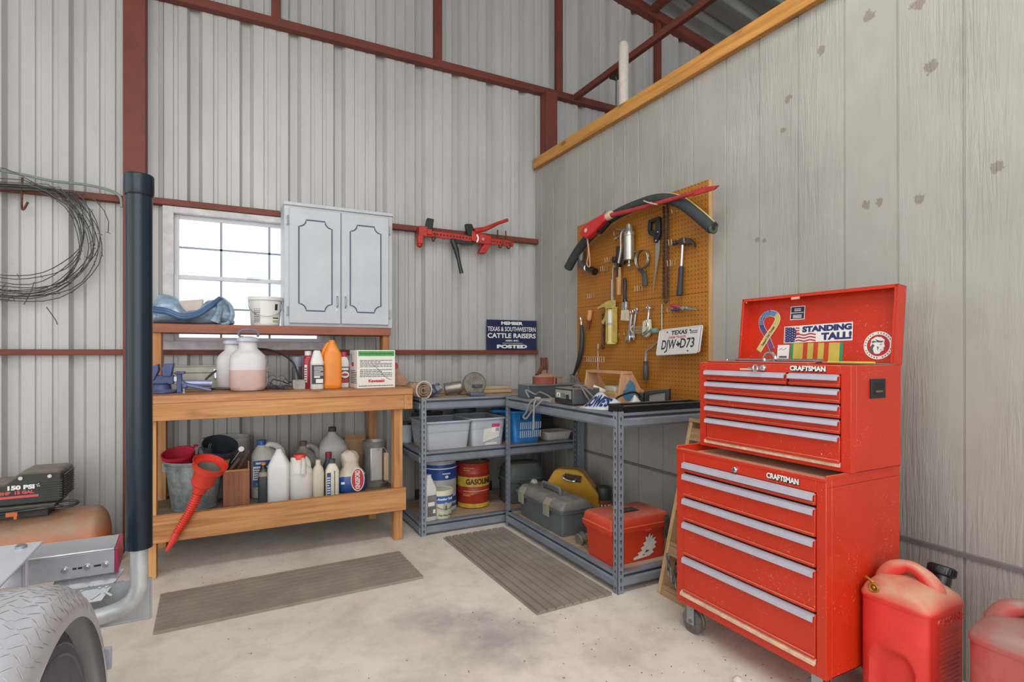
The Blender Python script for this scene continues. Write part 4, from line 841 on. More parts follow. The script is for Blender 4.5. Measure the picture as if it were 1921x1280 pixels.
# ---- things on the top deck by the metal wall
t = thing('carpet_roll', 'rolled carpet remnant end-on at the left end of the top deck', 'roll', (1.135, 3.62, D3 + .055), 0, None, (0, 0, math.radians(12)))
b = MB(); rnd = random.Random(2); Q = []
for i in range(70):
    a = i * .27; r = .012 + .0024 * a; Q.append((r * math.cos(a), r * math.sin(a)))
pp = [(x * 1.03, z * 1.0) for x, z in Q]; n = len(pp)
V = [(p[0], -.13, p[1]) for p in pp] + [(p[0], .2, p[1]) for p in pp]; b.add(V, [(i, i + 1, n + i + 1, n + i) for i in range(n - 1)]); b.build('roll', M('carpet_tan', '9c8068', .95, 0, .35, 25, .3), t, solid=.006, smooth=60)
b = MB(); b.tube([(.058 * math.cos(a * .3), -.128, .058 * math.sin(a * .3)) for a in range(21)], .004, 6, True); b.build('pale_backing', M('backing', 'd0cac0', .8), t)
t = thing('work_lamp', 'grey octagonal metal lamp head lying on the top deck', 'lamp', (1.262, 3.60, D3 + .042), 0, None, (0, 0, math.radians(-28)))
b = MB(); oc8 = lambda r, s=.75: [(r * math.cos(math.radians(22.5 + 45 * i)), r * s * math.sin(math.radians(22.5 + 45 * i))) for i in range(8)]
T = Matrix.Rotation(math.radians(-28), 4, 'Y')
b.loft([[(-.07, p[0], p[1]) for p in oc8(.036)], [(-.03, p[0], p[1]) for p in oc8(.046)], [(.05, p[0], p[1]) for p in oc8(.05)], [(.055, p[0], p[1]) for p in oc8(.044)], [(.03, p[0], p[1]) for p in oc8(.038)]], True, True, T); b.build('housing', M('lamp_grey', '7f838a', .4, .3, .25, 30), t, smooth=0)
b = MB(); b.box(-.02, .0, -.052, -.046, -.03, .03, T); b.box(.02, .03, -.055, -.046, -.04, .04, T); b.build('bands', navy, t)
b = MB(); b.lathe([(.04, 0), (.042, .004), (.042, .118), (.036, .122), (.034, .1), (0, .1)], 28, Matrix.Rotation(math.radians(82), 4, 'Y'))
o = tag(b.build('steel_sleeve', M('brownish_steel', '8b8379', .4, .6, .25, 14), loc=(1.375, 3.68, D3 + .044), rz=math.radians(-14)), 'brownish steel sleeve lying on its side on the top deck', 'sleeve')
b = MB(); b.box(.07, .095, -.0435, -.0415, -.012, -.004); b.build('slot', blackgloss, o)
t = thing('conduit_reel', 'upright round grey reel with a dark bar across, on the top deck', 'reel', (1.545, 3.545, D3 + .083), 0, None, (0, 0, math.radians(-8)))
TX = Matrix.Rotation(PI / 2, 4, 'X')
b = MB(); b.lathe([(0, -.022), (.074, -.022), (.083, -.012), (.083, .012), (.074, .02), (0, .02)], 40, TX); b.build('drum', M('reel_grey', '76736b', .5, .4, .3, 18, .2), t, smooth=30)
b = MB()
for r in (.03, .045, .06, .072): b.torus((0, -.021, 0), r, .003, 'y', 36, 6)
b.build('rings', M('reel_brass', '97907c', .45, .5, .3, 30), t)
b = MB(); b.box(-.012, .05, -.045, -.02, -.022, -.002); b.cyl((-.012, -.034, -.012), (-.022, -.034, -.012), .012); b.build('handle_bar', M('dark_bar', '3c4552', .45), t, bev=.004)
b = MB(); b.box(-.04, .065, -.055, .03, -.082, -.055); b.build('foot', M('foot_slate', '56606d', .5, .2), t, bev=.004)
for i, (x, y, z, L, a) in enumerate(((1.72, 3.75, .012, .42, 2), (1.76, 3.82, .036, .40, -3), (1.45, 3.88, .012, .5, 1))):
    b = MB(); b.box(-L / 2, L / 2, -.035, .035, -.011, .011)
    tag(b.build('scrap_board', WOOD('scrap_wood', 'bfa587', '967a5e', 'X', knots=.3), loc=(x, y, D3 + z), rz=math.radians(a), bev=.002), ['lower tan board scrap on the top deck left of the grey drawer box', 'upper tan board scrap lying across another left of the grey drawer box', 'tan board scrap at the back of the top deck behind the reel'][i], 'board')
# ================================================================== TOP OF THE SHELVES BELOW THE PEGBOARD
slate = M('slate_case', '5a626c', .5, .2, .15, 10, dust=.8, dcol='a89e90')
t = thing('drawer_case', 'low grey metal drawer case with dusty top at the far end of the shelf', 'drawer case', (2.04, 3.245, D3))
b = MB(); b.box(-.27, .27, -.075, .07, 0, .088); b.build('case', slate, t, bev=.003)
b = MB(); b.box(-.255, .255, -.079, -.075, .008, .075); b.box(-.262, .262, -.083, -.075, .076, .083); b.build('drawer_front', M('slate_front', '474f59', .5, .2), t)
t = thing('red_canister', 'dusty red round canister with a conical top on the grey drawer case', 'canister', (1.945, 3.245, D3 + .0885))
b = MB(); b.lathe([(.088, 0), (.09, .005), (.09, .045), (.093, .05), (.05, .068), (.025, .075), (0, .075)], 30, Matrix.Diagonal((1, .75, 1, 1))); b.build('body', M('dull_red', '8e4a3c', .6, 0, .25, 12, dust=.8, dcol='b39a86'), t, smooth=40)
b = MB(); b.tube([(.03, -.06, .0), (.03, -.075, .0), (.03, -.075, .045), (.10, -.075, .045), (.10, -.075, 0)], .0035, 6); b.build('wire_loop', M('copper_wire', 'a8705a', .4, .6), t)
t = thing('pipe_clamp', 'rust-brown clamp standing on the dusty red canister', 'clamp', (1.928, 3.245, D3 + .155))
b = MB(); b.box(-.012, .03, -.015, .015, .03, .115); b.tube([(.025, -.016, .11), (.03, -.016, .05), (.02, -.016, .0)], .006, 8); b.tube([(.004, -.016, .11), (.006, -.016, .03)], .005, 8); b.prism([(-.05, .0), (-.02, .0), (.0, .055), (-.014, .06), (-.028, .03)], 'y', -.012, .012); b.box(-.055, .02, -.014, .014, -.004, .006)
b.build('body', M('clamp_rust', '6b4334', .55, .4, .35, 30), t, bev=.002)
b = MB()
for i in range(7): b.tube([(-.06 + i * .02, 0, 0), (-.06 + i * .02, 0, .05)], .0012, 5)
for z in (.002, .026, .05): b.tube([(-.06, 0, z), (.06, 0, z)], .0012, 5)
tag(b.build('small_wire_rack', steel, loc=(2.14, 3.22, D3 + .0895)), 'little wire rack standing on the drawer case right of the red canister', 'rack')
# battery charger: front faces the room
t = thing('battery_charger', 'grey battery charger with a dial window and coiled cables', 'charger', (1.757, 2.72, D3), math.radians(-90))
b = MB(); b.box(-.10, .10, 0, .19, .004, .098); b.build('case', M('charger_grey', '4a4d4f', .5, .1, .12, dust=.85, dcol='9a9080'), t, bev=.006)
b = MB(); b.strip(FR(0, -.0005, 0), -.092, .092, .012, .090); b.m(1); b.strip(FR(0, -.0008, 0), -.086, .086, .036, .084); b.m(2); b.strip(FR(0, -.001, 0), -.07, -.035, .042, .066); b.m(3); b.strip(FR(0, -.0014, 0), -.058, -.047, .045, .06)
lines(b, FR(0, -.001, 0), -.02, .03, .042, .068, 4, .4, 4); b.box(.045, .06, -.012, 0, .035, .06); b.build('faceplate', [M('charger_edge', '2b2d2f', .5), M('charger_face', '8a8e84', .5), whitepaper, ink], t)
b = MB(); b.tube([(.02, .12, .09), (.05, .08, .105), (.10, .06, .10), (.13, .07, .06), (.13, .10, .02)], .006, 8, sub=4); b.tube([(-.03, .10, .09), (.03, .05, .108), (.09, .07, .105), (.14, .11, .05), (.15, .13, .01)], .006, 8, sub=4); b.tube([(-.06, .12, .09), (.0, .09, .112), (.06, .11, .108), (.10, .14, .09)], .006, 8, sub=4); b.build('coiled_cord', M('cord_grey', '6f6a62', .6), t)
b = MB(); b.tube([(-.09, -.02, .02), (-.14, -.05, .015), (-.2, -.07, .02), (-.25, -.085, -.01), (-.29, -.088, -.07), (-.33, -.087, -.10), (-.29, -.09, -.11), (-.22, -.087, -.055), (-.15, -.086, -.01), (-.11, -.07, .02), (-.05, -.06, .015)], .0065, 8, sub=5)
b.tube([(-.2, -.06, .02), (-.19, -.088, -.005), (-.195, -.09, -.09), (-.20, -.09, -.17)], .006, 8, sub=4); b.tube([(-.10, -.02, .03), (-.2, .0, .045), (-.33, .03, .05), (-.40, .04, .03), (-.42, -.02, .06), (-.36, -.03, .015)], .005, 8, sub=4)
b.build('cable', M('cable_grey', '8a8680', .5), t)
b = MB(); b.box(-.22, -.18, -.068, -.05, .012, .03); b.build('clip', M('clip_pale', 'c9c4b8', .5), t)
# wooden tote
t = thing('wooden_tote', 'wooden tool tote with handle board and blue-painted end', 'tool tote', (2.15, 2.785, D3), math.radians(-90))
tw = WOOD('tote_wood', 'c49a72', 'a67b52', 'X', knots=.3); twz = WOOD('tote_end', 'c59c76', 'a87e58', 'Z', knots=.2)
ep = [(-.09, 0), (.115, 0), (.12, .07), (.09, .085), (.02, .19), (-.055, .19), (-.085, .03)]
for x0, x1 in ((-.185, -.17), (.17, .185)):
    b = MB(); b.prism([(p[0], p[1]) for p in ep], 'x', x0, x1); e = b.build('end_panel', twz, t, bev=.002)
    if x0 > 0:
        b = MB(); rnd = random.Random(4); PP = []
        for i in range(26):
            a = 2 * PI * i / 26; r = 1 + rnd.uniform(-.08, .08); PP.append((.008 + .058 * r * math.cos(a) * (1.05 if math.sin(a) < 0 else .72), .072 + .062 * r * math.sin(a)))
        b.poly(frame((.1855, 0, 0), (0, 1, 0), (0, 0, 1)), PP, .0008); lab(b.build('paint_patch', M('worn_blue_paint', '4a7a9b', .6, 0, .2, 30), e), 'worn patch of blue paint')
b = MB(); b.box(-.19, .19, -.055, .02, .175, .192); b.build('handle_board', tw, t, bev=.002)
b = MB(); b.box(-.17, .17, -.09, -.078, .0, .062).box(-.17, .17, .10, .112, .0, .062).box(-.17, .17, -.078, .10, 0, .01); b.build('tray', tw, t, bev=.002)
b = MB(); b.loft([rr(.10, .08, .012, 0), rr(.14, .11, .016, .085), rr(.132, .102, .014, .085), rr(.094, .074, .01, .003)], True, True)
t = tag(b.build('clear_tub', M('milky_tub', 'd2cfc0', .4, 0, .05), loc=(2.155, 2.715, D3 + .012)), 'milky plastic tub sitting inside the wooden tote', 'tub')
b = MB(); b.loft([rr(.112, .088, .014, .02), rr(.128, .102, .015, .058)], False, False); b.build('yellow_contents', M('pale_yellow_fill', 'd2c777', .5), t)
b = MB(); b.box(-.03, .03, -.05, .05, 0, .05); tag(b.build('white_packet', whitepaper, loc=(2.12, 2.86, D3 + .03), rot=(.3, .25, .4), bev=.003), 'white paper packet in the wooden tote behind the tub', 'packet')
# plastic shopping bag
def crumple(name, lbl, cat, loc, L, D, H, mat, seed, peaks, rz=0):
    rnd = random.Random(seed); ph = [rnd.uniform(0, 6) for _ in range(6)]
    def f(u, v):
        x = (u - .5) * L; y = (v - .5) * D
        e = max(0, 1 - (2 * abs(u - .5)) ** 3) * max(0, 1 - (2 * abs(v - .5)) ** 3)
        h = sum(a * math.exp(-((u - pu) ** 2 / su + (v - pv) ** 2 / .12)) for pu, pv, a, su in peaks)
        w = (.25 + .75 * min(1, max(0, v * 2 - .5))) * .09 * math.sin(19 * u + 7 * v + ph[0]) + (.2 + .8 * min(1, max(0, v * 2 - .5))) * ( .08 * math.sin(13 * v - 11 * u + ph[1]) + .06 * math.sin(31 * u + ph[2] + 5 * v) + .05 * abs(math.sin(23 * v + 17 * u + ph[3])))
        return (x + .008 * math.sin(9 * v + ph[4]), y + .008 * math.sin(8 * u + ph[5]), max(0.001, H * e ** .5 * (h + w)) if e > 0 else .001)
    b = cloth(f, 46, 30)
    return tag(b.build(name, mat, loc=loc, rz=rz, smooth=70), lbl, cat), f
bagm = M('bag_film', 'c3c4d0', .3, 0, .12, 25, .12, 50)
o, f = crumple('shopping_bag', 'crumpled pale plastic shopping bag with big blue store lettering', 'bag', (1.835, 2.44, D3), .28, .20, .085, bagm, 3, ((.38, .55, .95, .05), (.72, .4, .55, .05)), math.radians(-62))
b = MB(); fn = lambda v: (lambda p: (p[0], p[1] - .002, p[2] + .0035))(f(.5 + v.x / .28, max(.04, min(.6, .22 + v.y / .20))))
b.text("LOWE'S", Matrix(), .075, .135, .004, fn=fn); b.build('print', M('store_blue', '2b4384', .5), o)
crumple('grey_rag', 'small white and red crumpled wrapper beside the black tray', 'wrapper', (2.0, 2.37, D3), .14, .11, .075, M('wrapper_white', 'c4b9b6', .5, 0, .3, 40), 8, ((.4, .5, .9, .08),), .5)
b = MB(); b.tube([(-.03, 0, .008), (-.02, .0, .05), (.05, .0, .075), (.13, .02, .078), (.17, .03, .05), (.14, .04, .012)], .006, 8, sub=5)
tag(b.build('black_hose', blackgloss, loc=(1.93, 2.42, D3)), 'short loop of black hose between the bag and the wooden tote', 'hose')
t = thing('black_tray', 'long shallow black metal tray at the near end of the shelf', 'tray', (2.04, 2.236, D3))
b = MB(); b.box(-.28, .28, -.06, .06, 0, .004).box(-.28, .28, -.06, -.055, .004, .034).box(-.28, .28, .055, .06, .004, .034).box(-.28, -.275, -.055, .055, .004, .034).box(.275, .28, -.055, .055, .004, .034); b.build('tray', blackgloss, t)
b = MB(); b.tube([(-.28, -.06, .034), (.28, -.06, .034), (.28, .06, .034), (-.28, .06, .034)], .006, 8, True); b.build('rolled_rim', black, t)
t = thing('square_frame', 'black square plastic frame with a grey panel standing by the pegboard', 'frame', (2.235, 2.45, D3), math.radians(-62))
b = MB(); b.prism([(-.075, 0), (-.05, 0), (-.05, .055), (.05, .075), (.05, 0), (.075, 0), (.075, .098), (-.075, .078)], 'y', -.018, .018); b.build('frame', black, t, bev=.004)
b = MB(); b.prism([(-.05, 0.004), (.05, .004), (.05, .074), (-.05, .054)], 'y', -.004, .004); b.build('panel', M('smoke_panel', '7c7d7c', .4), t)
b = MB(); b.box(-.11, -.078, -.02, .02, 0, .07); b.build('side_knob', black, t, bev=.006)
# ---- lower deck below the pegboard
DB = .100
tbg = M('toolbox_grey', '565b5d', .5, 0, .12, 7, dust=.75, dcol='9b968b')
t = thing('grey_tool_box', 'long dark grey plastic tool box with two latches and a folded handle', 'tool box', (1.862, 3.005, DB), math.radians(-90))
b = MB(); b.loft([rr(.51, .19, .012, 0), rr(.545, .21, .014, .135)]); b.build('box', tbg, t, bev=.002)
b = MB(); b.loft([rr(.565, .235, .014, .136), rr(.57, .24, .014, .158), rr(.568, .238, .02, .163), rr(.56, .23, .02, .172), rr(.535, .18, .02, .202), rr(.525, .14, .02, .207)]); b.build('lid', tbg, t, bev=.002)
b = MB(); b.loft([rr(.58, .25, .016, .156), rr(.58, .25, .016, .165)], True, True); b.build('lid_band', tbg, t)
for x in (-.20, .12):
    b = MB(); b.prism([(-.120, .095), (-.132, .10), (-.132, .170), (-.102, .204), (-.092, .202), (-.117, .165)], 'x', x - .03, x + .03); b.build('latch', M('latch_tan_grey', '83806f', .55, 0, .1, dust=.5), t, bev=.002)
b = MB(); b.tube([(-.10, -.02, .205), (-.095, -.02, .238), (-.07, -.02, .248), (.09, -.02, .248), (.115, -.02, .238), (.12, -.02, .205)], [.011, .012, .012, .012, .012, .011], 8, sub=3); b.build('handle', tbg, t)
b = MB(); b.lathe([(.03, 0), (.03, .02), (.02, .03)], 14, Matrix.Rotation(PI / 2, 4, 'X'), (-.26, .20, -.02)); b.build('corner_knob', M('pale_dust', 'a9a69d', .7), t)
t = thing('yellow_saw_case', 'yellow hexagonal metal saw case leaning behind the grey tool box', 'case', (2.105, 3.17, DB + .0045), math.radians(-46))
b = MB(); hexp = [(-.20, 0), (.20, 0), (.20, .135), (.09, .275), (.05, .292), (-.07, .292), (-.11, .275), (-.20, .12)]
b.prism(hexp, 'y', -.04, .07); b.build('shell', M('case_yellow', 'c7952b', .45, .1, .1, 6, dust=.6, dcol='b29a6a'), t, bev=.012)
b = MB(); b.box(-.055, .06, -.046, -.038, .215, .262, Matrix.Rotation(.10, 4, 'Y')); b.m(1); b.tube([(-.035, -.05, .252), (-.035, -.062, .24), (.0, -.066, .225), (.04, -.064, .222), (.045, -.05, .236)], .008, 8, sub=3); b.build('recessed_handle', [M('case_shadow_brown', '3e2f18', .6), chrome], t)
t = thing('round_case', 'dark grey rounded plastic case on the floor deck behind the middle posts', 'case', (1.985, 3.655, D1), math.radians(-10))
b = MB(); b.loft([rr(.30, .21, .06, 0, n=6), rr(.32, .23, .07, .02, n=6), rr(.32, .23, .07, .15, n=6), rr(.335, .245, .075, .155, n=6), rr(.335, .245, .075, .18, n=6), rr(.32, .23, .07, .185, n=6), rr(.31, .22, .07, .24, n=6), rr(.26, .17, .07, .285, n=6), rr(.20, .12, .05, .292, n=6)])
b.build('shell', M('dark_case', '474d4f', .5, 0, .15, 8, dust=.7, dcol='7d8276'), t, smooth=35)
b = MB(); b.tube([(-.05, -.128, .165), (-.05, -.15, .16), (.05, -.15, .16), (.05, -.128, .165)], .008, 8, sub=3); b.build('handle', black, t)
b = MB(); b.lathe([(.047, 0), (.05, .004), (.05, .18), (.047, .185), (.04, .182), (0, .182)], 26)
o = tag(b.build('printed_tin', M('tin_dark_olive', '3b4238', .4, .2), loc=(2.275, 3.02, DB)), 'small printed tin with red and white label beyond the red tool box', 'tin')
b = MB(); arcpatch(b, .0505, .0505, .03, .075, -100, 60, .0006, 20); b.m(1); arcpatch(b, .0505, .0505, .075, .10, -100, 60, .0006, 20); arcpatch(b, .0505, .0505, .02, .05, -62, -22, .001, 8); b.m(2)
for i in range(4): arcpatch(b, .0505, .0505, .04, .075, -95 + i * 26, -85 + i * 26, .0012, 4)
b.build('label', [whitepaper, M('brick_print', 'a84a35', .5), ink], o)
b = MB(); b.lathe([(.0, -.02), (.034, -.02), (.036, -.012), (.026, -.008), (.026, .008), (.036, .012), (.034, .02), (0, .02)], 24, Matrix.Rotation(math.radians(74), 4, 'Y'))
tag(b.build('grey_spool', M('wheel_olive', '6b6a5e', .6, 0, .3, 20), loc=(1.80, 2.60, DB + .034)), 'small grey spool wedged between the grey and red tool boxes', 'spool')
tbr = M('toolbox_red', 'c23a20', .42, 0, .08, 6, dust=.55, dcol='d08a72')
t = thing('red_tool_box', 'orange-red plastic tool box with torn white sticker', 'tool box', (1.925, 2.357, DB))
b = MB(); b.loft([rr(.345, .215, .012, 0), rr(.375, .235, .014, .178)]); b.build('box', tbr, t, bev=.002)
b = MB(); b.loft([rr(.40, .26, .014, .165), rr(.405, .265, .014, .192), rr(.395, .255, .014, .194), rr(.385, .245, .02, .232), rr(.37, .23, .02, .24)]); b.build('lid', tbr, t, bev=.002)
b = MB(); b.loft([rr(.385, .243, .014, .150), rr(.388, .246, .014, .166)], False, False); b.box(.02, .06, -.137, -.13, .160, .168); b.build('rib', tbr, t)
b = MB(); b.box(-.065, .065, -.035, .035, .2395, .2415); b.m(1); b.box(-.05, .05, -.022, .022, .2415, .243); b.build('handle_recess', [blackgloss, M('dark_steel', '5f6266', .4, .5)], t)
for x in (-.165, .17):
    b = MB(); b.prism([(-.118, .10), (-.138, .11), (-.141, .19), (-.128, .225), (-.122, .19)], 'x', x - .018, x + .018); b.build('latch', M('latch_dark_rust', '655a50', .5, .6, .3, 40), t, bev=.002)
b = MB(); rnd = random.Random(14)
PP = [(-.075, .012), (.03, .02), (.06, .035), (.05, .05), (.075, .06), (.062, .075), (.08, .085), (.06, .10), (.072, .115), (.045, .11), (.05, .135), (.035, .12), (.03, .145), (.015, .12), (.0, .13), (.005, .10), (-.015, .095), (-.005, .08), (-.03, .07), (-.02, .055), (-.05, .045), (-.04, .035), (-.075, .025)]
X = frame((.035, -.1095, .0), (1, 0, 0), (0, -.06, 1)); b.poly(X, PP, .0012); b.m(1); b.poly(X, [(.0, .04), (.022, .045), (.03, .056), (.018, .052), (.008, .058)], .002); b.poly(X, [(-.02, .03), (.0, .028), (-.005, .036)], .002)
b.build('torn_sticker', [M('torn_paper', 'd5cdc6', .8, 0, .08, 30), M('grey_print', '')], t)
# ================================================================== PEGBOARD AND ITS TOOLS
k = NT('pegboard_brown')
oc = k.node('ShaderNodeTexCoord'); sx = k.node('ShaderNodeSeparateXYZ'); k.link(oc.outputs['Object'], sx.inputs[0])
fy = k.math('SUBTRACT', k.math('FRACT', k.math('MULTIPLY', sx.outputs[1], 1 / .0254)), .5); fz = k.math('SUBTRACT', k.math('FRACT', k.math('MULTIPLY', sx.outputs[2], 1 / .0254)), .5)
r = k.math('SQRT', k.math('ADD', k.math('MULTIPLY', fy, fy), k.math('MULTIPLY', fz, fz)))
n = k.noise(3, 4, .6); c = k.ramp(n, [(.3, lin('9a611a')), (.7, lin('ae7123'))])
c = k.mix(k.ramp(r, [(.11, (1, 1, 1)), (.15, (0, 0, 0))]), c, lin('3f2508'))
k.link(c, k.b.inputs['Base Color']); k.b.inputs['Roughness'].default_value = .5; pegm = k.m
t = thing('pegboard', 'large orange-brown pegboard screwed to the siding wall', 'pegboard', (0, 0, 0))
for i, (z0, z1) in enumerate(((1.533, 2.152), (.90, 1.531))):
    b = MB(); b.box(2.352, 2.358, 2.176, 3.446, z0, z1); lab(b.build('board', pegm, t, smooth=0), ['upper hardboard panel', 'lower hardboard panel'][i])
for y in (2.21, 2.82, 3.42):
    b = MB(); b.box(2.358, 2.3785, y - .019, y + .019, .90, 2.152); b.build('furring_strip', pinez, t)
b = MB(); b.box(2.353, 2.378, 2.171, 2.176, .90, 2.152); lab(b.build('edge_strip', WOOD('pale_strip', 'c7a173', 'a87f4f', 'Z', knots=0), t), 'pale wooden edge')
PX = 2.350
def pt_(name, label, cat, y, z, off=.0, roll=0):
    o = thing(name, label, cat, (PX - off, y, z)); o.rotation_euler = (0, 0, -PI / 2)
    if roll: o.rotation_euler = (Matrix.Rotation(-PI / 2, 3, 'Z') @ Matrix.Rotation(roll, 3, 'Y')).to_euler()
    return o
# local frame of every tool: x to the viewer's right along the board, z up, -y out of the board
L_ = lambda y0, z0, pts, d=-.02: [(y0 - p[0], d if len(p) < 3 else p[2], p[1] - z0) for p in pts]
FOAM = [(3.456, 1.833), (3.322, 1.943), (3.158, 2.028), (2.918, 2.101), (2.653, 2.119), (2.465, 2.106), (2.314, 2.049), (2.175, 1.942), (2.076, 1.855)]
t = pt_('foam_pipe_sleeve', 'long dark foam pipe sleeve bent in an arc over the pegboard', 'pipe sleeve', 2.83, 2.0, .0)
b = MB(); b.tube(L_(2.83, 2.0, FOAM, -.075), .033, 14, sub=5); b.build('sleeve', M('foam_charcoal', '34393a', .85, 0, .12, 20), t)
b = MB(); b.torus((2.83 - 2.076 + .002, -.075, -.146), .022, .009, 'x', 20, 8); lab(b.build('end_face', M('foam_end', '4a5142', .8), t), 'hollow cut end')
b = MB(); b.tube(L_(2.83, 2.0, [(2.653, 2.152), (2.465, 2.140), (2.30, 2.082), (2.155, 1.972), (2.06, 1.884)], -.08), .0035, 6, sub=4); b.build('slit_edge', M('pale_slit', 'b5a878', .8), t)
t = pt_('pole_saw', 'red plastic pruner head with a long tapering red rod across the pegboard top', 'pruner', 3.30, 2.09)
b = MB(); b.prism([(.105, -.065), (.135, -.012), (.25, .010), (.395, .026), (.395, -.022), (.33, -.052), (.26, -.082), (.18, -.105)], 'y', -.155, -.10); b.build('head', M('tool_red', 'c42b2b', .4, 0, .08), t, bev=.008)
b = MB(); b.cyl((.185, -.158, -.05), (.185, -.152, -.05), .014); b.cyl((.385, -.125, .002), (.43, -.125, .008), .026); b.build('ferrule', [M('cream_ferrule', 'd0bfa2', .5)], t)
b = MB(); b.tube([(.415, -.125, .004), (.6, -.122, -.008), (.794, -.12, -.018), (.99, -.118, -.026), (1.14, -.115, -.031)], [.017, .014, .013, .012, .012], 10, sub=3); b.prism([(1.12, -.045), (1.27, -.05), (1.30, -.036), (1.22, -.022), (1.14, -.016)], 'y', -.121, -.109); b.build('rod', M('rod_red', 'a8302f', .45, 0, .15), t)
b = MB(); b.tube([(.27, -.12, -.072), (.31, -.12, -.085), (.40, -.115, -.035)], .013, 8); b.build('trigger', blackgloss, t)
b = MB(); b.tube([(.163, -.13, -.095), (.166, -.12, -.2), (.14, -.115, -.27), (.172, -.112, -.295), (.176, -.12, -.2), (.168, -.13, -.095)], .0035, 6, sub=4); b.build('pull_cord', M('pink_cord', 'c99a80', .7), t)
b = MB(); b.tube([(.76, -.14, .015), (.80, -.145, -.005), (.86, -.14, -.03), (.84, -.10, -.02), (.77, -.10, .01)], .004, 6, sub=3); b.build('tie', M('tie_grey', 'b9b2a6', .6), t)
t = pt_('hose_nozzle', 'dark bent hose nozzle hung low on the left edge of the pegboard', 'nozzle', 3.27, 1.85)
b = MB(); b.tube([(-.03, -.04, .13), (-.055, -.045, .06), (-.05, -.05, .0), (.0, -.055, -.035)], [.022, .027, .026, .022], 10, sub=3); b.build('bend', M('nozzle_steel', '60605e', .4, .6, .25), t)
b = MB(); b.tube([(-.01, -.055, -.03), (.04, -.055, -.05)], .022, 10); b.m(1); b.tube([(.04, -.055, -.05), (.125, -.055, -.085)], [.024, .027], 10); b.m(2); b.torus((.03, -.055, -.047), .025, .006, 'x', 16, 6); b.cyl((-.045, -.045, .10), (-.025, -.04, .14), .03); b.build('grip', [M('nozzle_steel', ''), blackgloss, chrome], t)
t = pt_('grease_pump', 'silver lever grease pump hanging near the top middle of the pegboard', 'grease gun', 2.79, 1.90)
b = MB(); b.lathe([(.033, -.10), (.033, .05), (.036, .052), (.036, .072), (.026, .085), (.02, .125), (0, .127)], 20, Matrix.Translation((0, -.045, 0))); b.lathe([(.034, -.104), (.034, -.098)], 20, Matrix.Translation((0, -.045, 0))); b.cyl((0, -.045, -.13), (0, -.045, -.10), .006); b.ball((0, -.045, -.14), .014); b.build('barrel', M('nickel', 'b8b6ac', .3, .8, .12), t)
b = MB(); b.tube([(-.02, -.045, .1), (-.06, -.05, .095), (-.075, -.05, .05), (-.075, -.05, -.03), (-.10, -.05, -.11)], .009, 8, sub=3); b.tube([(-.05, -.045, .09), (-.10, -.045, .07), (-.14, -.045, .06)], .007, 8); b.tube([(-.01, -.045, .11), (-.07, -.05, .105), (-.13, -.05, .125)], .005, 8); b.cyl((-.15, -.045, .055), (-.13, -.045, .062), .013); b.build('lever', M('nickel', ''), t)
t = pt_('strap_wrench', 'oil filter wrench with round metal band and dark grip', 'wrench', 2.68, 1.78)
b = MB(); pts = [(.058 * math.cos(a * PI / 12), -.03, .005 + .058 * math.sin(a * PI / 12)) for a in range(24)]
b.tube(pts, .004, 6, True); b.loft([[(p[0], -.045, p[2]) for p in pts], [(p[0], -.015, p[2]) for p in pts]], False, False); b.tube([(-.05, -.03, .06), (-.08, -.03, .066)], .004, 6); b.build('band', M('band_steel', '8d8574', .4, .7, .2), t, solid=.002)
b = MB(); b.tube([(-.03, -.03, -.05), (.0, -.03, -.075), (.022, -.03, -.10), (.024, -.03, -.165)], [.012, .013, .015, .017], 8, sub=3); b.build('grip', M('grip_charcoal', '3a3936', .5), t)
t = pt_('keyhole_saw', 'keyhole saw with black open handle and thin pale blade', 'saw', 2.57, 1.93)
b = MB(); hp = [(-.055, .09), (.035, .095), (.045, .08), (.045, -.02), (.02, -.065), (-.005, -.06), (-.01, -.02), (-.055, .0), (-.062, .03)]
hole = [(-.035, .07), (.005, .07), (.008, .02), (-.038, .02)]
b.prism([(-.055, .09), (.035, .095), (.045, .08), (.008, .07), (-.035, .07)], 'y', -.032, -.012); b.prism([(.045, .08), (.045, -.02), (.02, -.065), (-.005, -.06), (-.01, -.02), (.008, .02), (.008, .07)], 'y', -.032, -.012); b.prism([(-.055, .09), (-.035, .07), (-.038, .02), (-.062, .03)], 'y', -.032, -.012); b.prism([(-.062, .03), (-.038, .02), (.008, .02), (-.01, -.02), (-.055, .0)], 'y', -.032, -.012); b.m(1); b.cyl((.012, -.034, -.05), (.012, -.03, -.05), .006); b.cyl((.03, -.034, .0), (.03, -.03, 0), .005)
b.build('handle', [blackgloss, chrome], t, bev=.003)
b = MB(); b.prism([(.0, -.055), (.038, -.05), (.036, -.12), (.0, -.27), (-.018, -.355), (-.022, -.34), (-.004, -.22)], 'y', -.023, -.021); b.build('blade', M('blade_steel', 'b3aca0', .35, .7), t)
t = pt_('drive_chain', 'doubled rusty saw chain hanging in a long loop from the pegboard top', 'chain', 2.475, 1.80)
b = MB()
for s in (-1, 1):
    for i in range(44):
        z = .27 - i * .0127
        b.box(s * .016 - .006, s * .016 + .006, -.034 - .004 * (i % 2), -.022, z - .0052, z + .0052)
for a in range(5): b.box(-.012 + a * .005, -.007 + a * .005, -.034, -.022, -.30 - .008 * math.sin(a * .8), -.288)
b.build('links', M('chain_rust', '5f4a3d', .55, .5, .4, 60), t)
t = pt_('claw_hammer', 'claw hammer with bright shank and black rubber grip', 'hammer', 2.335, 1.83, 0, math.radians(5))
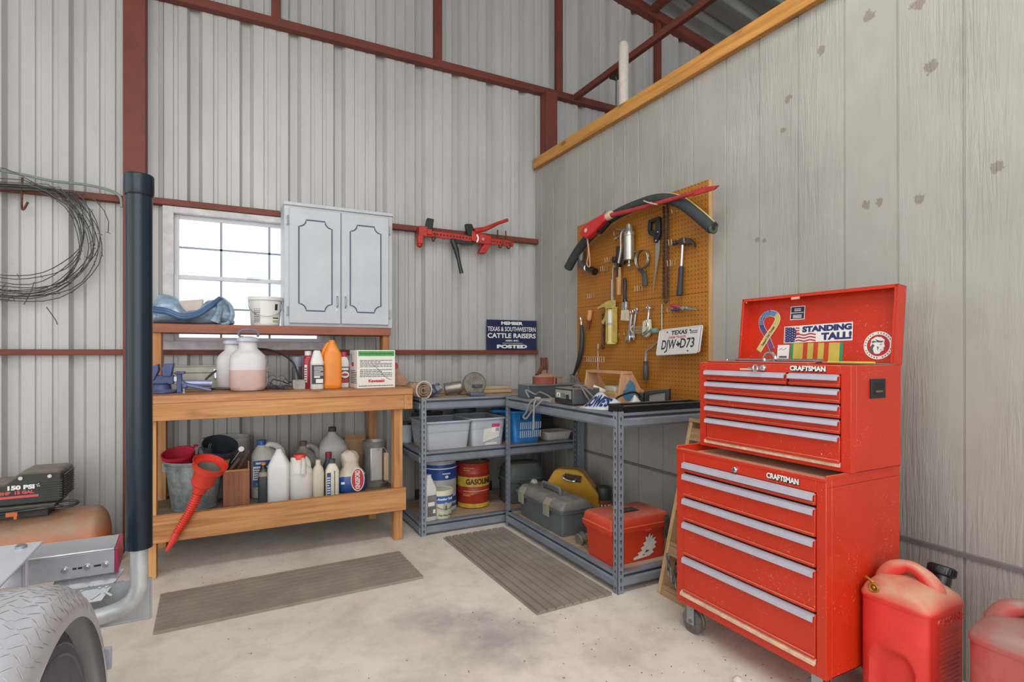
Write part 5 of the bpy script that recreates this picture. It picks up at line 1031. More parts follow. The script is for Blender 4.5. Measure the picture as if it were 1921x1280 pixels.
b = MB(); b.cyl((-.075, -.03, .002), (-.05, -.03, .004), .015); b.cyl((-.05, -.03, .004), (-.02, -.03, .008), .010); b.prism([(-.02, -.012), (.02, -.015), (.075, -.015), (.098, -.035), (.088, -.008), (.05, .02), (.0, .026), (-.02, .02)], 'y', -.042, -.018); b.build('head', M('hammer_head', '57504a', .4, .7, .3, 30), t, bev=.002)
b = MB(); b.cyl((.0, -.03, -.012), (.0, -.03, -.14), .0085); b.build('shank', chrome, t)
b = MB(); b.lathe([(.012, -.135), (.016, -.15), (.015, -.22), (.019, -.30), (.014, -.304)], 12, Matrix.Translation((0, -.03, 0))); b.build('grip', M('grip_black', '2b2e33', .6), t)
t = pt_('roofing_hatchet', 'dark iron hatchet hammer with tan wooden handle', 'hammer', 2.91, 1.82)
b = MB(); b.box(-.016, .012, -.045, -.02, -.06, .085); b.cyl((-.05, -.033, .005), (-.02, -.033, .005), .020); b.cyl((-.05, -.033, .005), (-.056, -.033, .005), .022); b.prism([(.01, -.03), (.055, -.045), (.07, .0), (.045, .02), (.01, .02)], 'y', -.043, -.024); b.build('head', iron, t, bev=.003)
b = MB(); b.prism([(-.014, -.05), (.012, -.05), (.016, -.12), (.014, -.24), (-.01, -.245), (-.012, -.12)], 'y', -.046, -.022); b.build('handle', WOOD('tan_handle', 'c79b6a', '99683c', 'Z', knots=0), t, bev=.004)
b = MB(); b.box(-.012, .012, -.047, -.02, -.12, -.045); b.build('strap', M('strap_iron', '4b403a', .5, .5), t)
t = pt_('tie_rod', 'thin steel rod with a bent ring end hanging left of the hatchet', 'rod', 2.99, 1.66)
b = MB(); b.tube([(0, -.02, -.15), (0, -.02, .10), (.006, -.02, .125), (.022, -.02, .135)], .0065, 8); b.torus((.024, -.02, .13), .013, .005, 'y', 16, 6); b.build('rod', M('rod_grey', 'a29a88', .4, .6), t)
t = pt_('paint_brush', 'paint brush with black handle and pale worn bristles', 'brush', 2.86, 1.56)
b = MB(); b.lathe([(.006, .13), (.011, .12), (.012, .06), (.009, .02), (.014, -.02), (.018, -.03)], 12, Matrix.Translation((.004, -.025, 0))); b.build('handle', blackgloss, t)
b = MB(); b.box(-.018, .026, -.035, -.014, -.085, -.028); b.build('ferrule', chrome, t, bev=.003)
b = MB(); b.prism([(-.019, -.083), (.027, -.083), (.038, -.155), (-.028, -.148)], 'y', -.036, -.012); b.build('bristles', M('bristle', 'cdc3a8', .9, 0, .2, 40, .4, 80, (1, 1, .1)), t)
t = pt_('stub_chisel', 'short chisel with orange-tan wooden handle at the left of the pegboard', 'chisel', 3.26, 1.45, 0, math.radians(14))
b = MB(); b.lathe([(.012, -.02), (.017, -.01), (.018, .045), (.015, .055), (0, .058)], 14, Matrix.Translation((0, -.022, 0))); b.build('handle', M('tan_red_wood', 'c48a5c', .5, 0, .15), t)
b = MB(); b.cyl((0, -.022, -.03), (0, -.022, -.02), .019); b.cyl((0, -.022, -.085), (0, -.022, -.03), .011, .012); b.build('shaft', M('rust_red', '7d3f22', .7, .2), t)
t = pt_('caulk_gun', 'yellowed caulking gun hanging on its rod from the pegboard', 'caulk gun', 2.975, 1.42)
cy = M('caulk_yellow', 'bda85c', .5, .1, .2, 16)
b = MB(); b.cyl((0, -.04, .10), (0, -.04, .27), .004); b.build('plunger_rod', steel, t)
b = MB(); b.box(-.045, .035, -.065, -.015, .075, .085); b.prism([(-.045, .08), (.03, .08), (.03, .13), (-.03, .13), (-.15, .095), (-.15, .08), (-.08, .09)], 'y', -.05, -.03); b.prism([(-.05, .09), (-.075, .02), (-.11, -.01), (-.09, -.03), (-.05, .01), (-.02, .085)], 'y', -.048, -.032); b.box(-.04, -.034, -.062, -.018, -.155, .08); b.box(.026, .032, -.062, -.018, -.155, .08); b.build('frame', cy, t, bev=.002)
b = MB(); b.lathe([(.028, -.15), (.028, .07)], 20, Matrix.Translation((-.004, -.04, 0))); b.m(1); b.lathe([(.0285, -.03), (.0285, .055)], 20, Matrix.Translation((-.004, -.04, 0))); b.m(2); b.lathe([(.0288, -.035), (.0288, -.022)], 20, Matrix.Translation((-.004, -.04, 0))); b.m(0); b.lathe([(.032, -.165), (.034, -.158), (.034, -.15), (.029, -.148)], 20, Matrix.Translation((-.004, -.04, 0))); b.build('cartridge', [M('cartridge_yellow', 'd0be78', .5, 0, .1), M('cartridge_white', 'cfcabf', .5), M('lilac_print', 'a491b5', .5)], t)
t = pt_('box_wrench', 'brown rusty ring wrench beside the caulking gun', 'wrench', 3.097, 1.35)
b = MB(); b.tube([(-.006, -.02, -.10), (.0, -.02, .0), (.004, -.02, .085)], .0105, 8); b.torus((.006, -.02, .10), .017, .007, 'y', 16, 6); b.torus((-.008, -.02, -.112), .013, .006, 'y', 16, 6); b.build('body', M('brown_steel', '67493c', .5, .5, .3, 30), t)
t = pt_('trowel', 'narrow dull green-grey trowel hanging just left of the caulk cartridge', 'trowel', 3.03, 1.34)
b = MB(); b.prism([(-.014, .06), (.014, .06), (.018, .0), (.006, -.07), (-.004, -.07), (-.018, .0)], 'y', -.019, -.015); b.cyl((0, -.017, .06), (0, -.017, .09), .006); b.build('blade', M('green_grey', '7d7a55', .5, .3), t)
for i, (y, z, L) in enumerate(((2.80, 1.375, .155), (2.775, 1.39, .15))):
    t = pt_('spanner', ['bright open-end spanner in front of its pair', 'bright spanner hung behind the first, slightly higher'][i], 'spanner', y, z, .0, math.radians(10))
    dd = -.03 + i * .016; b = MB(); b.prism([(-.008, L / 2), (.008, L / 2), (.009, -L / 2), (-.009, -L / 2)], 'y', dd - .004, dd + .004); b.torus((0, dd, L / 2 + .01), .012, .006, 'y', 16, 6)
    b.prism([(-.01, -L / 2 + .012), (.01, -L / 2 + .012), (.022, -L / 2 - .015), (.017, -L / 2 - .042), (.010, -L / 2 - .022), (-.010, -L / 2 - .022), (-.017, -L / 2 - .042), (-.022, -L / 2 - .015)], 'y', dd - .007, dd + .007); b.build('body', chrome, t, bev=.0015)
t = pt_('rope_pulley', 'cream steel pulley block with hook and cord on pegboard hooks', 'pulley', 2.635, 1.36)
b = MB(); pp = [(-.028, .035), (.03, .045), (.036, -.02), (.028, -.05), (.005, -.068), (-.02, -.062), (-.036, -.035)]; b.prism(pp, 'y', -.045, -.02); b.build('cheek', M('pulley_cream', 'c8c3a8', .45, .1, .1), t, bev=.006)
b = MB(); b.tube([(.01, -.048, .0), (.012, -.035, .05), (.015, -.03, .09), (.022, -.03, .115), (.008, -.03, .13), (-.004, -.03, .118), (.004, -.03, .105)], .0055, 8, sub=3); b.tube([(.02, -.05, .04), (.03, -.05, .0), (.01, -.05, -.03), (-.02, -.05, -.045), (.0, -.05, -.052), (.05, -.045, -.02)], .0055, 8, sub=3); b.build('hook', chrome, t)
b = MB()
for z in (-.012, -.024, -.036, .0): b.tube([(-.15, -.018, z), (-.03, -.03, z - .002)], .003, 6)
b.tube([(-.15, -.018, .012), (-.16, -.03, -.01), (-.15, -.02, -.04)], .006, 6); b.build('cord', M('cord_pale', 'a9a58c', .7), t)
b = MB(); b.lathe([(.014, -.02), (.018, -.012), (.018, .012), (.012, .02)], 14, Matrix.Translation((.075, -.035, -.03)) @ Matrix.Rotation(PI / 2, 4, 'Y')); b.build('green_knob', M('teal_knob', '5f8f86', .5), t)
t = pt_('hook_rod', 'straight thin steel rod hanging left of the licence plate', 'rod', 2.522, 1.38)
b = MB(); b.cyl((0, -.015, -.10), (0, -.015, .11), .005); b.cyl((-.018, -.015, .06), (.018, -.015, .06), .004); b.build('rod', M('rod_grey', ''), t)
t = pt_('needle_pliers', 'pliers with red and blue grips lying across two hooks', 'pliers', 2.33, 1.452)
b = MB(); b.tube([(-.10, -.03, .022), (-.06, -.03, .015), (-.02, -.03, .006)], [.009, .011, .009], 8); b.m(1); b.tube([(-.095, -.03, -.004), (-.06, -.03, -.006), (-.02, -.03, -.002)], [.006, .008, .008], 8); b.build('grips', [M('plier_red', 'a83a48', .5), M('plier_blue', '3a4468', .5)], t)
b = MB(); b.cyl((.0, -.04, .0), (.0, -.02, 0), .012); b.cyl((-.02, -.03, .003), (.03, -.03, -.001), .011, .009); b.prism([(.02, .009), (.10, -.012), (.10, -.018), (.02, -.010)], 'y', -.036, -.024); b.build('jaws', steel, t, bev=.002)
t = pt_('ratchet_handle', 'cranked steel speed handle with a dark grip low on the pegboard', 'speed handle', 2.645, 1.16)
b = MB(); b.tube([(.16, -.025, .15), (.105, -.03, .10), (.05, -.03, .065), (.0, -.03, .045), (-.005, -.03, -.02)], .0075, 8); b.build('shaft', steel, t)
b = MB(); b.lathe([(.013, -.015), (.017, -.02), (.012, -.03), (.016, -.05), (.018, -.085), (.015, -.13), (.013, -.135)], 14, Matrix.Translation((-.004, -.03, 0))); b.build('grip', M('grip_grey', '434346', .5), t)
# licence plates (two stacked)
plate_w = M('plate_white', 'd3d0ca', .4, .2, .06, 20)
for i, (y, z, d, rl) in enumerate(((2.344, 1.262, .062, -.045), (2.336, 1.267, .052, -.045))):
    t = pt_('licence_plate', ['white licence plate with dark lettering, front of the pair on the pegboard', 'second white licence plate showing only its edge behind the first'][i], 'licence plate', y, z, d, rl)
    t.rotation_euler = (Matrix.Rotation(-PI / 2, 3, 'Z') @ Matrix.Rotation(rl, 3, 'Y') @ Matrix.Rotation(-.22, 3, 'X')).to_euler()
    b = MB(); b.loft([[(p[0], -.0015, p[1]) for p in rr(.325, .155, .012, 0)], [(p[0], 0, p[1]) for p in rr(.325, .155, .012, 0)]]); b.build('plate', plate_w, t)
    b = MB(); b.tube([(p[0], -.0015, p[1]) for p in rr(.317, .147, .010, 0)], .0018, 6, True); b.build('rim', plate_w, t)
    if i == 0:
        b = MB(); Z = FR(0, -.0018, 0); b.text('TEXAS', Z @ Matrix.Translation((.005, .052, 0)), .034, .125, .0012); b.m(1); b.text('FARM TRAILER', Z @ Matrix.Translation((-.005, .025, 0)), .019, .135, .0004); b.m(0)
        b.text('DJW', Z @ Matrix.Translation((-.066, -.018, 0)), .078, .115, .0012); b.text('D73', Z @ Matrix.Translation((.078, -.016, 0)), .078, .105, .0012)
        b.poly(Z @ Matrix.Translation((.008, -.016, .0004)), [(-.006, .017), (.002, .017), (.002, .008), (.012, .006), (.017, .004), (.018, -.003), (.009, -.010), (.006, -.018), (.001, -.014), (-.004, -.007), (-.009, -.008), (-.016, .0), (-.006, .001)])
        for x, z2 in ((-.09, .06), (.09, .06), (-.09, -.06), (.09, -.06)): b.poly(Z @ Matrix.Translation((x, z2, .0004)), [(.007 * math.cos(a * PI / 5), .004 * math.sin(a * PI / 5)) for a in range(10)])
        b.m(2); lines(b, Z, .09, .145, .04, .06, 2, .5, 2); b.build('lettering', [ink, M('plate_red', 'b8473f', .6), M('grey_print', '')], t)
t = pt_('wire_test_rack', 'small pink-white wire basket rack low at the left of the pegboard', 'rack', 3.17, 1.15)
b = MB()
for z in (.018, -.018): b.tube([(-.13, -.05, z), (.12, -.05, z)], .0022, 6); b.tube([(-.13, -.05, z), (-.13, -.005, z)], .0022, 6)
for i in range(9): b.tube([(-.08 + i * .025, -.05, .018), (-.08 + i * .025, -.05, -.018)], .0018, 6)
b.tube([(-.0, -.012, .11), (-.0, -.012, -.12)], .0035, 6); b.tube([(.02, -.012, .11), (.0, -.015, .05)], .002, 6); b.build('wires', M('pinkish_wire', 'bba79b', .4, .5), t)
t = pt_('bow_saw_strap', 'black rubber strap curving down the left edge of the pegboard to a grey block', 'strap', 3.37, 1.2)
b = MB(); b.tube(L_(3.37, 1.2, [(3.35, 1.40), (3.34, 1.32), (3.35, 1.22), (3.385, 1.13), (3.42, 1.07), (3.45, 1.03)], -.03), [.012, .018, .019, .017, .012, .010], 10, sub=4); b.build('strap', M('strap_black', '2a2f31', .5), t)
b = MB(); b.tube(L_(3.37, 1.2, [(3.362, 1.455), (3.352, 1.43), (3.35, 1.40)], -.03), .004, 6); b.tube(L_(3.37, 1.2, [(3.335, 1.46), (3.348, 1.43)], -.03), .004, 6); b.build('end_hook', chrome, t)
b = MB(); b.prism([(3.37 - p[0], p[1] - 1.2) for p in [(3.49, 1.035), (3.43, 1.02), (3.35, .935), (3.44, .925), (3.475, .96)]], 'y', -.045, -.008); b.build('block', M('block_grey', '6d6a61', .6, 0, .3, 30), t, bev=.004)
# bare hooks
def peghook(y, z, kind, label):
    b = MB()
    if kind == 0: b.tube([(0, .0, .02), (0, -.008, .02), (0, -.01, .0), (0, -.05, -.012), (0, -.052, .012)], .0025, 6)
    elif kind == 1:
        for x in (-.012, .012): b.tube([(x, 0, .02), (x, -.008, .02), (x, -.01, -.01), (x, -.045, -.012), (x, -.047, .02)], .0025, 6)
    else: b.tube([(-.05, -.004, .0), (.05, -.004, .0)], .0025, 6); b.tube([(.05, -.004, 0), (.05, -.05, -.01), (.05, -.052, .02)], .0025, 6); b.tube([(-.05, -.004, 0), (-.05, -.05, -.03), (-.052, -.055, .005)], .0025, 6)
    o = b.build('peg_hook', M('hook_zinc', 'b3a894', .35, .7)); o.location = (PX, y, z); o.rotation_euler = (0, 0, -PI / 2)
    tag(o, label, 'hook', 'bare hooks on the pegboard')
for y, z, kd, lb in ((2.94, 1.995, 0, 'bare peg hook left of the silver grease pump'), (3.234, 1.60, 1, 'bare double peg hook at the left of the pegboard above the chisel'), (2.72, 1.60, 1, 'bare double peg hook below the round band of the oil filter wrench'), (3.03, 1.83, 1, 'bare double peg hook left of the hatchet hammer'), (2.42, 1.84, 1, 'bare double peg hook between chain and hammer'), (2.225, 1.985, 0, 'bare peg hook at the upper right corner of the pegboard'), (2.40, 2.02, 0, 'bare peg hook under the bend of the foam sleeve'), (2.655, 1.475, 2, 'wide bare peg hook above the pulley block'), (2.885, 1.315, 0, 'bare peg hook right of the caulk cartridge'), (2.44, 1.45, 0, 'bare peg hook left of the red and blue pliers'), (2.43, 1.72, 1, 'bare double peg hook right of the saw chain'), (3.08, 1.775, 1, 'bare double peg hook under the pull cord of the red pruner'), (2.305, 1.835, 0, 'bare peg hook behind the claw of the hammer')): peghook(y, z, kd, lb)
# ================================================================== RED ROLLER CABINET AND TOP CHEST
chest = M('chest_red', 'c62f12', .36, .05, .07, 3, dust=.75, dcol='c3a78a', speck=.9, scol='d6b99c', coat=.15)
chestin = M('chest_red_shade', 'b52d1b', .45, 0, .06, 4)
alu = M('aluminium_pull', 'c4c3d2', .38, .35, .06, 20)
gap = M('drawer_gap', '2c0d09', .8)
# local frame: x to the viewer's right along the front, -y out of the front, z up
def drawer(t, x0, x1, z0, z1, ph=.022):
    b = MB(); b.box(x0, x1, -.004, .02, z0, z1); b.box(x0, x1, -.011, -.004, z0 + .002, z0 + .012); d = b.build('drawer', chest, t, bev=.002)
    b = MB(); b.prism([(-.004, z1 + .004), (-.018, z1 - .001), (-.020, z1 + .002 - ph), (-.016, z1 - ph), (-.013, z1 - .004), (-.004, z1 - .002)], 'x', x0 + .001, x1 - .001); b.build('pull', alu, d, smooth=20)
    return d
def lock(t, x, z, key):
    b = MB(); b.lathe([(.012, 0), (.012, .008), (.009, .012), (0, .012)], 18, Matrix.Translation((x, 0, z)) @ Matrix.Rotation(PI / 2, 4, 'X')); b.m(1); b.box(x - .0015, x + .0015, -.0135, -.011, z - .005, z + .005)
    if key: b.m(2); b.box(x - .001, x + .001, -.045, -.012, z - .009, z + .009); b.m(0); b.torus((x, -.05, z), .012, .003, 'x', 14, 6); b.tube([(x, -.03, z - .005), (x - .02, -.03, z - .004), (x - .045, -.03, z)], .004, 6)
    b.build('lock', [chrome, ink, steel], t)
def badge(t, x, z, w, h):
    X = FR(x, -.0008, z)
    b = MB(); b.text('CRAFTSMAN', X @ Matrix.Translation((.002, -.002, 0)), h * 1.35, w, .0022); b.m(1); b.text('CRAFTSMAN', X @ Matrix.Translation((0, 0, .0012)), h * 1.3, w, .001); b.build('lettering', [ink, whitepaper], t)
# lower cabinet
W2, Dp = .666, .425
t = thing('roller_cabinet', 'big red roller cabinet with five wide drawers, standing on casters', 'tool cabinet', (1.725, 1.439, 0), -PI / 2)
h = W2 / 2
b = MB()
b.box(-h, -h + .042, 0, .03, .13, .785).box(h - .034, h, 0, .03, .13, .785).box(-h + .042, h - .034, 0, .03, .735, .785).box(-h + .042, h - .034, 0, .03, .13, .172)
b.box(-h, -h + .004, .03, Dp, .13, .785).box(h - .004, h, .03, Dp, .13, .785).box(-h, h, Dp - .004, Dp, .13, .785).box(-h, h, .03, Dp, .13, .136).box(-h, h, .004, Dp, .755, .760)
b.build('body', chest, t, bev=.003)
b = MB(); b.box(-h - .002, -h + .004, 0, Dp, .783, .797).box(h - .004, h + .002, 0, Dp, .783, .797).box(-h, h, Dp - .006, Dp, .783, .797).box(-h - .002, h + .002, -.003, .003, .776, .787); b.build('top_rim', chest, t, bev=.001)
b = MB(); b.box(-h + .042, h - .034, .012, .014, .172, .735); b.build('recess', gap, t)
b = MB(); b.box(-h + .004, h - .004, .003, Dp - .006, .760, .7635); lab(b.build('dusty_top', M('thick_dust', 'e2c8a8', .9, 0, .1, 30, .2, 90), t), 'thick tan dust on the top')
zz = [.735, .687, .583, .482, .335, .178]
for i in range(5): drawer(t, -h + .045, h - .036, zz[i + 1] + .006, zz[i] - .004)
b = MB(); b.prism([(-.004, .170), (-.012, .166), (-.012, .176), (0, .186)], 'x', -h + .03, h - .034); lab(b.build('dusty_sill', M('sill_dust', 'd8b59a', .8, 0, .2, 30), t), 'pale dusty ledge')
lock(t, -.024, .752, False); badge(t, .175, .757, .125, .02)
for x, y in ((-h + .05, .05), (h - .05, .05), (-h + .05, Dp - .05), (h - .05, Dp - .05)):
    b = MB(); b.box(x - .03, x + .03, y - .03, y + .03, .124, .131).box(x - .02, x + .02, y - .022, y - .019, .04, .125).box(x - .02, x + .02, y + .019, y + .022, .04, .125); c = b.build('caster', steel, t)
    b = MB(); b.lathe([(.02, -.016), (.05, -.016), (.052, -.009), (.046, -.004), (.046, .004), (.052, .009), (.05, .016), (.02, .016)], 24, Matrix.Translation((x, y, .0525)) @ Matrix.Rotation(PI / 2, 4, 'X')); b.cyl((x, y - .026, .0525), (x, y + .026, .0525), .008); b.build('wheel', M('caster_grey', '6d6a66', .5, .3, .3, 30), c)
# upper chest
W1 = .652; h = W1 / 2
t = thing('tool_chest', 'red six-drawer top chest with its stickered lid raised', 'tool chest', (1.83, 1.415, .7975), -PI / 2)
H0, Dq = .358, .295
b = MB()
b.box(-h, -h + .034, 0, .03, 0, H0).box(h - .034, h, 0, .03, 0, H0).box(-h + .034, h - .034, 0, .03, .327, H0).box(-h + .034, h - .034, 0, .03, 0, .022)
b.box(-h, -h + .003, .03, Dq, 0, H0).box(h - .003, h, .03, Dq, 0, H0).box(-h, h, Dq - .003, Dq, 0, H0).box(-h, h, .03, Dq, 0, .004).box(-h + .003, h - .003, .03, Dq - .003, .30, .303)
b.build('body', chest, t, bev=.0025)
b = MB(); b.box(-h + .034, h - .034, .012, .014, .022, .327); b.build('recess', gap, t)
zz = [.327, .277, .224, .174, .121, .022]; xs = .098
drawer(t, -h + .036, xs - .006, zz[1] + .006, zz[0] - .004, .017); drawer(t, xs + .006, h - .036, zz[1] + .006, zz[0] - .004, .017)
for i in range(1, 5): drawer(t, -h + .040, h - .036, zz[i + 1] + .005, zz[i] - .003, .017)
lock(t, -.005, .3425, True); badge(t, .173, .3435, .135, .018)
b = MB(); b.prism([(-.003, .017), (-.007, .015), (-.007, .024), (0, .03)], 'x', -h + .03, h - .034); lab(b.build('dusty_sill', M('sill_dust', ''), t), 'pale dusty ledge')
b = MB(); b.box(-.115, -.06, -.0012, 0, .332, .338); lab(b.build('paint_chip', M('chip_tan', 'd6c3a5', .8), t), 'scraped patch')
b = MB(); b.box(h - .001, h + .006, .105, .190, .245, .312); b.m(1); b.box(h + .004, h + .0072, .118, .178, .262, .298); b.m(2); b.box(h + .006, h + .0082, .13, .17, .265, .272); b.build('side_handle', [black, M('handle_recess', '15120f', .6), M('recess_tan', '6e5c4c', .6)], t, bev=.003)
# raised lid
LX = Matrix.Translation((0, Dq - .002, H0 - .002)) @ Matrix.Rotation(math.radians(-6), 4, 'X')
b = MB(); b.box(-h - .003, h + .003, .0, .003, 0, .285, LX).box(-h - .003, h + .003, -.052, .003, .282, .285, LX).box(-h - .003, -h, -.052, .003, 0, .285, LX).box(h, h + .003, -.052, .003, 0, .285, LX)
b.box(-h - .003, h + .003, -.052, -.050, .272, .285, LX).box(-h - .003, -h + .008, -.052, -.050, 0, .285, LX).box(h - .008, h + .003, -.052, -.050, 0, .285, LX)
lid = b.build('lid', chest, t, bev=.0015)
b = MB(); b.cyl((-h + .01, Dq, H0), (h - .01, Dq, H0), .005, seg=8); b.build('hinge', steel, lid)
b = MB(); b.box(-.08, -.045, -.056, -.05, .262, .272, LX); b.cyl(tuple(LX @ Vector((-h + .02, -.053, .268))), tuple(LX @ Vector((-h + .02, -.05, .268))), .003, seg=8); b.build('catch', M('catch_pale', 'd39a86', .5), lid)
S0 = LX @ FR(0, -.0006, 0)
# ribbon sticker
b = MB(); n = 30
def rib(fn, w, m, hh=.0006):
    b.m(m); v = []
    for i in range(n + 1):
        u = i / n; x, y = fn(u); x2, y2 = fn(u + .01); x3, y3 = fn(u - .01); x2 += x - x3; y2 += y - y3; tx, ty = x2 - x, y2 - y; L = math.hypot(tx, ty); nx, ny = -ty / L, tx / L
        v += [(x + nx * w / 2, y + ny * w / 2, hh), (x - nx * w / 2, y - ny * w / 2, hh)]
    b.add(v, [(2 * i, 2 * i + 1, 2 * i + 3, 2 * i + 2) for i in range(n)], S0)
cx, cyy = -.222, .145
def crom(P):
    def f(u):
        m = len(P) - 1; u = max(0, min(.9999, u)) * m; i = int(u); q = u - i; g = lambda k2: P[max(0, min(m, k2))]
        return tuple(.5 * (2 * g(i)[c] + (g(i + 1)[c] - g(i - 1)[c]) * q + (2 * g(i - 1)[c] - 5 * g(i)[c] + 4 * g(i + 1)[c] - g(i + 2)[c]) * q * q + (3 * g(i)[c] - g(i - 1)[c] - 3 * g(i + 1)[c] + g(i + 2)[c]) * q ** 3) for c in (0, 1))
    return f
left_strand = crom([(-.219, .222), (-.246, .212), (-.260, .189), (-.253, .158), (-.227, .120), (-.195, .058)])
right_strand = crom([(-.219, .222), (-.190, .214), (-.177, .194), (-.188, .164), (-.225, .112), (-.262, .052)])
rib(left_strand, .026, 0); rib(left_strand, .023, 1, .001); b.m(2)
for i in range(9):
    for j in (-1, 0, 1):
        u = .12 + i * .05; x, y = left_strand(u); b.poly(S0, [(x + j * .006 + .0018 * math.cos(a * PI / 3), y + (j % 2) * .003 + .0018 * math.sin(a * PI / 3)) for a in range(6)], .0016)
for j in range(3):
    b.m(3); rib(lambda u: (left_strand(.66 + .34 * u)[0] - .007 + j * .007, left_strand(.66 + .34 * u)[1]), .0028, 3, .0016)
rib(right_strand, .027, 0, .002); rib(right_strand, .023, 4, .0024); rib(lambda u: left_strand(.24 * (1 - u)) if u < 1 else left_strand(0), .022, 5, .0028); rib(lambda u: right_strand(.22 * u), .022, 5, .0029)
b.m(6); p0, p1 = right_strand(.97), right_strand(.52)
b.text('Support Our Troops', S0 @ frame(((p0[0] + p1[0]) / 2 + .001, (p0[1] + p1[1]) / 2, .003), (p1[0] - p0[0], p1[1] - p0[1], 0), (-(p1[1] - p0[1]), p1[0] - p0[0], 0)), .015, .10, .0003)
b.build('ribbon_sticker', [whitepaper, M('flag_blue', '31497f', .5), M('star_white', 'e2e0da', .6), M('flag_red', 'b03a44', .5), M('ribbon_yellow', 'cdbb6a', .5), M('ribbon_blue', '5f86b8', .5), ink], lid)
# small navy sticker
b = MB(); b.strip(S0, -.118, -.052, .185, .243); b.m(1); b.strip(S0, -.115, -.055, .188, .240, .0008); b.m(0); b.strip(S0, -.114, -.056, .2135, .216, .001); lines(b, S0, -.105, -.065, .192, .208, 3, .6, 2); lines(b, S0, -.10, -.07, .222, .236, 2, .55, 5); b.build('navy_sticker', [whitepaper, navy], lid)
# bumper sticker
BX = S0 @ Matrix.Translation((.005, .125, 0)) @ Matrix.Rotation(math.radians(1.5), 4, 'Z')
b = MB(); b.strip(BX, -.146, .146, -.036, .036); b.m(1); b.poly(BX, [(-.142, -.033), (-.094, -.033), (-.094, -.02), (-.086, .0), (-.092, .02), (-.10, .030), (-.142, .033)], .001); b.m(0)
for i in range(5):
    for j in range(6): b.poly(BX, [(-.137 + i * .010 + .003 * math.cos(PI / 2 + a * 4 * PI / 5), -.028 + j * .0105 + (i % 2) * .004 + .003 * math.sin(PI / 2 + a * 4 * PI / 5)) for a in range(5)], .0014)
b.m(2)
for j in range(4):
    z0 = -.031 + j * .0125; P1 = [(-.092 + i * .0075, z0 + .0025 * math.sin(i * .9)) for i in range(13)]; P2 = [(x, z + .006) for x, z in P1[::-1]]
    if j < 3: b.poly(BX, P1 + P2, .0012)
for j in range(3): b.poly(BX, [(-.092, .0 + j * .012), (-.075, .003 + j * .01), (-.075, .008 + j * .01), (-.094, .006 + j * .012)], .0013)
b.m(1); b.text('STANDING', BX @ Matrix.Translation((.040, .0175, .0012)), .031, .205, .0019); b.text('TALL!', BX @ Matrix.Translation((.082, -.0165, .0012)), .037, .122, .0021)
b.build('bumper_sticker', [whitepaper, M('letter_navy', '2b2f66', .5), M('flag_red', '')], lid)
# stripes sticker
b = MB(); x = -.107; SX = S0
cols = [(.012, 1), (.005, 0), (.034, 0), (.018, 2), (.022, 0), (.018, 2), (.022, 0), (.018, 2), (.034, 0), (.005, 0), (.012, 1)]
tw_ = sum(c[0] for c in cols); k_ = .225 / tw_
for w, m in cols: b.m(m); b.strip(SX, x, x + w * k_, .0, .085); x += w * k_
b.build('striped_sticker', [M('ribbon_straw', 'c7b14f', .5), M('ribbon_green', '2d8a63', .5), M('ribbon_orange_red', 'c2421f', .5)], lid)
b = MB(); b.strip(S0, -.168, -.112, .0, .078); b.m(1); b.tube([tuple(S0 @ Vector(p)) for p in ((-.160, .055, .001), (-.15, .064, .001), (-.14, .056, .001), (-.125, .066, .001))], .0008, 4); b.strip(S0, -.158, -.122, .022, .03, .0008); lines(b, S0, -.158, -.12, .004, .016, 2, .5, 3); b.build('white_sticker', [whitepaper, M('grey_print', '')], lid)
# round sticker with an engraved face in profile
b = MB(); cc = lambda r, nn=36: [(.247 + r * math.cos(a * 2 * PI / nn), .072 + r * math.sin(a * 2 * PI / nn)) for a in range(nn)]
b.poly(S0, cc(.052), .0006); b.m(1); b.poly(S0, cc(.040), .001); b.m(0); FXo = lambda P: [(.247 + x, .072 + y) for x, y in P]
b.poly(S0, FXo([(-.022, -.024), (-.006, -.032), (.006, -.031), (.012, -.022), (.02, -.018), (.019, -.008), (.024, -.004), (.02, .008), (.022, .02), (.01, .03), (-.008, .032), (-.024, .022), (-.028, .0)]), .0014); b.m(2)
for P_ in ([(-.026, -.028), (-.012, -.03), (-.018, -.012), (-.012, .0), (-.02, .006), (-.028, -.008)], [(-.024, .008), (-.008, .012), (.012, .01), (.02, .016), (.004, .017), (-.012, .024), (-.004, .014), (-.02, .018)], [(.006, .002), (.014, .003), (.012, .005), (.006, .005)], [(.008, -.016), (.017, -.014), (.009, -.019)], [(-.004, -.004), (.0, -.02), (.003, -.006)]): b.poly(S0, FXo(P_), .0018)
for i in range(26):
    if i % 7 != 6: a = math.radians(30 + i * 12.5); b.poly(S0, [(.247 + .046 * math.cos(a) + .003 * math.cos(q * PI / 2 + a), .072 + .046 * math.sin(a) + .003 * math.sin(q * PI / 2 + a)) for q in range(4)], .001)
b.build('round_sticker', [whitepaper, M('sticker_red', 'b5262f', .5), M('grey_print', '')], lid)
